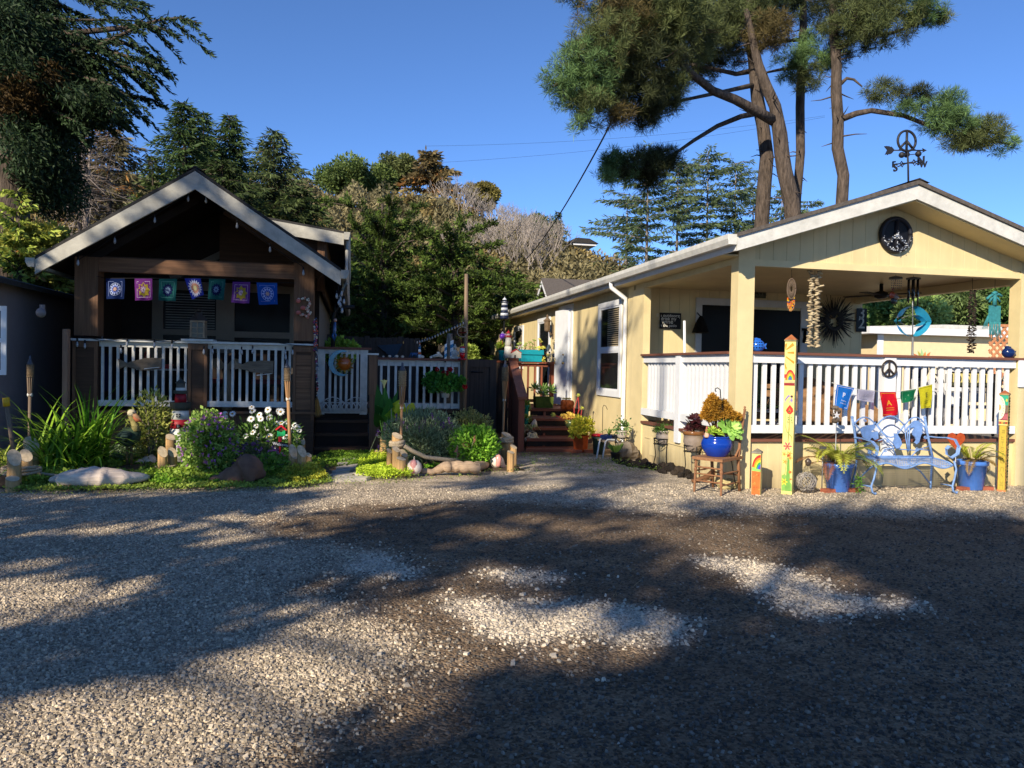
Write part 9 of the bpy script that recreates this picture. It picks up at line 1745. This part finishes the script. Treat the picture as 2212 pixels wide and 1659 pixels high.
t = board('house_number','dark green plaque with the number 32 at the end of the porch wall',7,352,434,452,630,YW,'#0c1410',[('3',.58,.30,.52),('2',.14,.30,.52)],'plaque','#0a100c','#a8a89a')
p = Wq(6,1490,660,YW-.05); tag(MB().C('#0c0b0a').T([p+V3(-.05,0,.1),p+V3(.05,0,.1)],.03,6).T([p+V3(0,0,.1),p+V3(.01,0,-.05),p+V3(-.03,-.03,-.15)],.03,6).T([p+V3(.02,0,-.05),p+V3(.08,-.03,-.12)],.02,6).B('bird_hook',Mt,None,tuple(p)),'black iron bird shaped hook by the porch door frame','hook')
def spinner():
    Y = 10.15; P = lambda x,y,d=0: Wq(7,x,y,Y+d); c = P(815,550); t = hang('wind_spinner','shiny turquoise blue curved blade wind spinner on a rod over the porch rail',V3(P(818,830).x,Y,1.0),'wind spinner'); SP = mat('turquoise_metal',(.02,.22,.40),.25,.5,3,metal=.25,col2=(.04,.40,.60)); rx = (P(955,550)-P(675,550)).length/2; rz = (P(815,420)-P(815,670)).length/2
    for k,(sx,tz_,ph,w0) in enumerate([(1,1,0,.16),(-1,1,.3,.16),(1,-1,.2,.13),(-1,-1,0,.13),(1,.42,.6,.10),(-1,.42,.8,.10),(1,-.35,.7,.08),(-1,-.3,.5,.08)]):
        m = MB(); n = 12; L = []
        for i in range(n+1):
            a = 1.45-1.45*i/n; x = sx*rx*cos(a)*(1 if abs(tz_) == 1 else .72); z = tz_*rz*sin(a)-(.0 if abs(tz_) == 1 else 0); y = .03*sin(a*2+ph); w_ = w0*sin(math.pi*(i+.3)/(n+.6)); k_ = 1-2.6*w_; L += [c+V3(x,y-.04,z),c+V3(x*k_,y+.04,z*k_)]
        m.add(L,[(2*i,2*i+1,2*i+3,2*i+2) for i in range(n)],True); m.B('blade',SP,t)
    MB().T([V3(P(818,830).x,Y,.66),P(817,680)],.016,7).T([P(817,690),P(815,420),P(815,385)],.008,6).B('rod',MET,t)
spinner()
def chime(label,z,x,y0,y1,yt,Y,colr,n=5,L0=.28):
    P = lambda a,b: Wq(z,a,b,Y); c = P(x,y0); t = hang('wind_chime',label,c,'wind chime'); MB().C(colr[0]).L([(.002,.04),(.10,.02),(.10,0),(.002,-.001)],c,14).T([c+V3(0,0,.03),P(x,yt)],.004,4).B('top',Mt,t)
    for k in range(n): a = k/n*6.283; e = c+V3(.07*cos(a),.07*sin(a),0); MB().C(colr[1]).T([e,e+V3(0,0,-L0*(.8+.08*k))],.012,6).B('tube',Gz,t)
chime('dark metal wind chime over the turquoise spinner',7,822,208,310,120,10.3,('#6a6a6c','#1c1a1a'),6,.34)
def coins():
    Y = 10.6; P = lambda a,b: Wq(7,a,b,Y); c = P(678,205); t = hang('bead_chime','small chime of glass beads and orange discs hanging in the porch',c,'wind chime'); MB().C('#8a8a8c').L([(.002,.05),(.09,.03),(.10,0),(.002,-.002)],c,14).T([c+V3(0,0,.04),P(678,110)],.004,4).B('top',Mt,t); m = MB()
    for k in range(6):
        for j in range(4): m.C('#8a8a90').O(c+V3(-.08+.032*k,-.02,-.03-.035*j),.009,5,4)
    m.B('beads',Gz,t); m = MB()
    for (x,y,cl) in [(650,335,'#a8482a'),(675,350,'#8a6a5a'),(662,380,'#2a2420'),(655,290,'#7a3a2a')]: m.C(cl).O(P(x,y),.055 if y > 300 else .02,12,8,1,.25,1)
    m.T([c,P(655,290),P(660,370)],.003,4); m.B('discs',Gz,t)
coins()
def macrame():
    Y = 10.0; P = lambda a,b: Wq(7,a,b,Y); c = P(1483,370); t = hang('macrame_hanging','turquoise knotted hanging with long fringe at the right of the porch',c); TQ = mat('turquoise_cord',(.03,.20,.23),.8,.3,20); m = MB(); g = Rd_(3)
    for (x0,y0,x1,y1,r_) in [(1478,330,1420,370,.02),(1490,330,1545,345,.02),(1480,350,1440,395,.015),(1490,350,1530,390,.015),(1485,330,1485,420,.03),(1470,330,1500,320,.03)]: m.T([P(x0,y0),P((x0+x1)/2,(y0+y1)/2-8),P(x1,y1)],r_,6)
    a,b = P(1445,420),P(1532,560); m.add([(a.x,Y,b.z),(b.x,Y,b.z),(b.x,Y,a.z),(a.x,Y,a.z),(a.x,Y+.02,b.z),(b.x,Y+.02,b.z),(b.x,Y+.02,a.z),(a.x,Y+.02,a.z)],[(0,1,2,3),(7,6,5,4),(0,3,7,4),(1,5,6,2),(3,2,6,7),(0,4,5,1)]); m.B('body',TQ,t); m = MB()
    for k in range(16): x = 1446+86*k/15; y1 = 640+50*g.random()*(1 if k % 3 else 0)+20; m.T([P(x,555),P(x+g.gauss(0,4),600),P(x+g.gauss(0,6),y1)],.007,4)
    for k in range(5): m.T([P(1440,480),P(1405+6*k,560),P(1385+10*k,610)],.005,4)
    m.B('fringe',TQ,t); MB().T([P(1485,325),P(1492,140)],.004,4).B('cord',CABLE,t)
macrame()
def lattice():
    Y = 13.2; a = Wq(7,1440,845,Y); b = Wq(7,1700,600,Y); t = th('orange_lattice','orange stained wooden lattice panel at the right side of the porch','lattice',(a.x,Y,.68)); OL_ = wood('orange_lattice_wood',(.52,.22,.10),'z'); z0 = .7; H = b.z-z0; W2 = b.x-a.x; m = MB(); st = .15
    for s,yy_ in ((1,Y),(-1,Y+.013)):
        k = -int(H/st)-1
        while k*st < W2+H:
            x0 = a.x+k*st
            if s > 0: p,q_ = (x0,z0),(x0+H,z0+H)
            else: p,q_ = (x0,z0+H),(x0+H,z0)
            def clip(p,q_):
                t0,t1 = 0,1; dx = q_[0]-p[0]
                for lim,sg in ((a.x,1),(b.x,-1)):
                    d0,d1 = sg*(p[0]-lim),sg*(q_[0]-lim)
                    if d0 < 0 and d1 < 0: return None
                    if d0 < 0: t0 = max(t0,d0/(d0-d1))
                    if d1 < 0: t1 = min(t1,d0/(d0-d1))
                if t1 <= t0: return None
                L_ = lambda t: V3(p[0]+(q_[0]-p[0])*t,yy_,p[1]+(q_[1]-p[1])*t); return L_(t0),L_(t1)
            c_ = clip(p,q_)
            if c_: m.beam(c_[0],c_[1],.045,.010,(0,1,0)) if False else m.beam(c_[0],c_[1],.010,.045,(1,0,-1 if s > 0 else 1))
            k += 1
    m.B('slats',OL_,t); MB().box(a.x-.03,b.x+.03,Y-.02,Y+.03,b.z,b.z+.05).B('top_rail',OL_,t)
lattice()
# porch furniture seen between the balusters
def covered():
    Y = 11.6; a = Wq(9,150,580,Y); b = Wq(9,960,580,Y); zt_ = Wq(9,600,215,Y).z; t = th('covered_sofa','sofa under a brown fabric cover on the porch','sofa',((a.x+b.x)/2,Y,FL)); m = MB().C('#8a6a4c'); nu,nv = 26,16
    def S(u,v):
        x = a.x+(b.x-a.x)*u; e = sin(math.pi*min(1,max(0,u)))**.25; top = .66+(zt_-.66)*(.80+.2*e)*(1-.06*sin(u*9)); yb = Y+.75
        if v < .45: return V3(x+.02*sin(v*20+u*8),Y-.05+.03*sin(u*17),.66+(top*.72-.66+.1)*v/.45)
        if v < .7: f_ = (v-.45)/.25; return V3(x,Y+.55*f_,.66+(top*.72-.66+.1)+.02*sin(u*12)+f_*.04)
        f_ = (v-.7)/.3; return V3(x,Y+.55+.2*f_,.66+(top*.72-.66+.14)+(top-(.66+(top*.72-.66+.14)))*f_)
    m.add([S(i/nu,j/nv) for j in range(nv+1) for i in range(nu+1)],[(j*(nu+1)+i,j*(nu+1)+i+1,(j+1)*(nu+1)+i+1,(j+1)*(nu+1)+i) for j in range(nv) for i in range(nu)],True); m.B('cover',Mt,t)
covered()
def pchair(label,cx,Y,colr,zc=.42,group=None,rocker=False):
    t = th('porch_chair',label,'chair',(cx,Y,FL),group); m_ = mat('chair_paint_'+('w' if rocker else 'g'),colr,.5,.1); MB().box(cx-.28,cx+.28,Y-.28,Y+.25,FL+zc-.03,FL+zc).B('seat',m_,t)
    rep('back_slat',MB().box(cx-.26,cx-.19,Y+.25,Y+.28,FL+zc+.05,FL+1.05),m_,t,[(.105*i,0,0) for i in range(5)]); MB().box(cx-.3,cx+.3,Y+.281,Y+.31,FL+.95,FL+1.02).B('back_rail',m_,t)
    for sx in (-.27,.27):
        for y_ in (-.25,.25): MB().box(cx+sx-.022,cx+sx+.022,Y+y_-.022,Y+y_+.022,FL-.02,FL+(zc+.22 if y_ < 0 else zc-.031)).B('leg',m_,t)
        MB().box(cx+sx-.04,cx+sx+.04,Y-.3,Y+.249,FL+zc+.221,FL+zc+.245).B('armrest',m_,t)
    return t
gcx = Wq(6,1065,1300,11.2).x; pchair('green porch chair just behind the corner post balusters',gcx,11.1,(.07,.10,.02))
tx = Wq(6,1215,1350,11.3).x; t = th('white_side_table','low white side table behind the front balusters','table',(tx,11.2,FL)); MB().box(tx-.3,tx+.3,11.0,11.5,FL+.30,FL+.33).box(tx-.28,tx+.28,11.02,11.48,FL+.12,FL+.14).B('top',WH,t)
for sx in (-.26,.26):
    for yy_ in (11.05,11.45): MB().box(tx+sx-.02,tx+sx+.02,yy_-.02,yy_+.02,FL-.02,FL+.299).B('leg',WH,t)
wx1 = Wq(9,1600,420,11.6).x; wx2 = Wq(9,1850,420,11.6).x; pchair('left of two white porch chairs under the sand sun sea sign',wx1,11.3,(.16,.165,.18),rocker=True,group='white porch chairs'); pchair('right of two white porch chairs under the sand sun sea sign',wx2,11.4,(.16,.165,.18),rocker=True,group='white porch chairs')  # white chairs, with the porch shade put into their grey paint
ng = Wq(9,1430,440,11.0); tag(MB().C('#a8a8ac').rock((ng.x,11.0,FL+.42),.26,.2,.42,3,12,8,.12).B('covered_grill',Mt,None,(ng.x,11.0,FL)),'pale grey covered lump between the flags and the white chairs','cover')
board('sea_sign','cream sign with dark lettering SAND SUN SEA behind the right balusters',9,1560,1935,148,260,10.55,'#c8bc78',[('SAND SUN SEA',.24,.20,.5)],edge='#1c1a12',text_c='#1c1c1a')
p = Wq(9,1740,205,10.57); tag(MB().box(p.x-.5,p.x-.47,10.56,10.59,FL-.02,p.z+.1).box(p.x+.47,p.x+.5,10.56,10.59,FL-.02,p.z+.1).B('sign_legs',DKW,None,(p.x,10.57,FL)),'thin dark uprights carrying the sand sun sea sign','stand')
p = Wq(7,890,830,10.3); m = MB(); g = Rd_(4)
for (x,y,cl) in [(835,810,'#c86a34'),(870,790,'#b8b04a'),(900,770,'#a8c890'),(930,800,'#d88a4a'),(970,800,'#d07a4a'),(850,825,'#c8a03a'),(940,780,'#a8c8a0')]: broad(m.C(cl),p+V3(0,0,-.1),Wq(7,x,y,10.25),.035)
tag(m.B('glass_flower',Gz,None,tuple(p)),'orange and green glass leaf flower peeping over the porch rail','ornament')
p = Wq(7,890,900,10.3); tag(MB().C('#2a3a5a').L([(.06,0),(.1,.1),(.08,.24),(.05,.28)],(p.x,10.3,1.55),12).T([(p.x,10.3,.66),(p.x,10.3,1.55)],.03,6).B('vase',Gz,None,(p.x,10.3,.66)),'dark vase on a stem holding the glass leaf flower','vase')
p = Wq(7,565,115,11.8); t = th('ceiling_fan','dark ceiling fan under the porch ceiling','fan',(p.x,11.8,3.1)); MB().L([(.03,.0),(.03,-.12),(.11,-.15),(.11,-.22),(.05,-.25)],(p.x,11.8,3.118),12).B('motor',BLK,t)
for k in range(4): MB().obox((p.x+.38*cos(k*1.57+.5),11.8+.38*sin(k*1.57+.5),2.93),(.5,.13,.012),Matrix.Rotation(k*1.57+.5,3,'Z')).B('blade',DKW,t)
# ------------------------------------------------------------------ trees behind the photographer whose shade falls over the yard
LIT = [gp(p) for p in ([(-200,1120),(0,1125),(240,1118),(340,1138),(200,1152),(0,1166),(-200,1180)],[(-200,1275),(0,1268),(100,1254),(250,1278),(330,1302),(150,1330),(0,1342),(-200,1350)],
       [(-120,1700),(0,1590),(200,1500),(420,1425),(600,1375),(800,1362),(960,1385),(1010,1420),(1000,1480),(860,1530),(700,1580),(520,1680),(300,1800)],
       [(900,1290),(1010,1284),(1250,1298),(1400,1325),(1380,1370),(1250,1410),(1100,1450),(960,1440),(900,1350)],
       [(1490,1195),(1700,1200),(1900,1260),(1960,1300),(1850,1330),(1700,1310),(1600,1260)],[(1180,1120),(1500,1125),(1750,1135),(1600,1175),(1300,1165)],
       [(1350,1070),(1500,1085),(2300,1100),(2300,1000),(1500,1000)],[(600,1095),(900,1075),(1000,1085),(700,1120)])]
def shade_ok(gx,gy,g):
    n = fbm(gx*1.3,gy*1.3,55); wx = gx+.35*(fbm(gx*1.7,gy*1.7,61)-.5); wy = gy+.35*(fbm(gx*1.7,gy*1.7,62)-.5)
    lit = np.zeros(gx.shape,bool)
    for P in LIT:
        for ox,oy in ((0,0),(.42,0),(-.42,0),(0,.42),(0,-.42)): lit |= inpoly(wx+ox,wy+oy,P)
    yellow = (gy > 9.0) & (gx > 4.7+.3*(n-.5)); lit |= yellow & ~((gy > 17.5) & (gx < 10.5) & (fbm(gx*1.1,gy*.8,83) > .60))
    garden = (gy > 9.45) & (gy < 14.4) & (gx < 3.4); lit |= garden & (n < .70)
    lit |= (fbm(gx*.9+7,gy*1.6,87) > np.where(gx < 1.5,.58,.64)) & (gy < 9)
    lit |= (gy > 21.4) & (gx < 4.9)
    dapple = (gy >= 14.2) & (gx <= 4.9); lit |= dapple & (fbm(gx*2.6,gy*2.6,71) > .60)
    return ~lit
TREES = [(-6.5,-9),(-10.5,-5.5),(-13.5,-1),(-16.5,3.5),(-11,-11),(-15.5,-6),(-2,-9.5),(-19,0),(-13,7.5),(1.5,-12),(-5,-14),(-9,1.2)]
g = np.random.default_rng(5); n = 60000
gx = -8+22*g.random(n); gy = 1+28*g.random(n); h = 4.5+10.5*g.random(n)
ok = shade_ok(gx,gy,g); cx = gx-h*SD.x/-SD.z; cy = gy-h*SD.y/-SD.z
T = np.array(TREES); d = np.hypot(cx[:,None]-T[None,:,0],cy[:,None]-T[None,:,1]); k = d.argmin(1); dm = d.min(1)
rad = 3.4*np.clip(1.25-h/18,.35,1)
vx = cx*cos(YAW)-cy*sin(YAW); vd = cx*sin(YAW)+cy*cos(YAW)
ok &= (dm < rad) & ~((vd > -1) & (np.abs(vx) < .75*np.maximum(vd,0)+1.4)) & (gy > 1)
idx = np.where(ok)[0][:5600]
for ti,(bx,by) in enumerate(TREES):
    I = idx[k[idx] == ti]
    if not len(I): continue
    t = th('shade_tree','conifer standing behind the photographer whose shade falls across the yard','tree',(bx,by,0),'shade trees behind the photographer')
    m = MB().T([(bx,by,-.1),(bx+.1,by,4),(bx-.1,by+.1,9),(bx,by,15.5)],[.28,.22,.14,.03],7)
    for c in I[::14]: m.T([(bx,by,h[c]-.5),((bx+cx[c])/2,(by+cy[c])/2,h[c]-.1),(cx[c],cy[c],h[c])],[.07,.05,.02],4)
    m.B('trunk',BARK,t)
    C = np.stack([cx[I],cy[I],h[I]],1); M = 9
    P = np.repeat(C,M,0)+g.normal(0,.16,(len(I)*M,3)); D = g.normal(size=P.shape); D[:,2] *= .6
    quads('crown',leafq(P,D,.28+.2*g.random(len(P)),.13+.08*g.random(len(P)),g),mixc('#1c2a14','#3c4a22',g.random(len(P))),Nd,t)
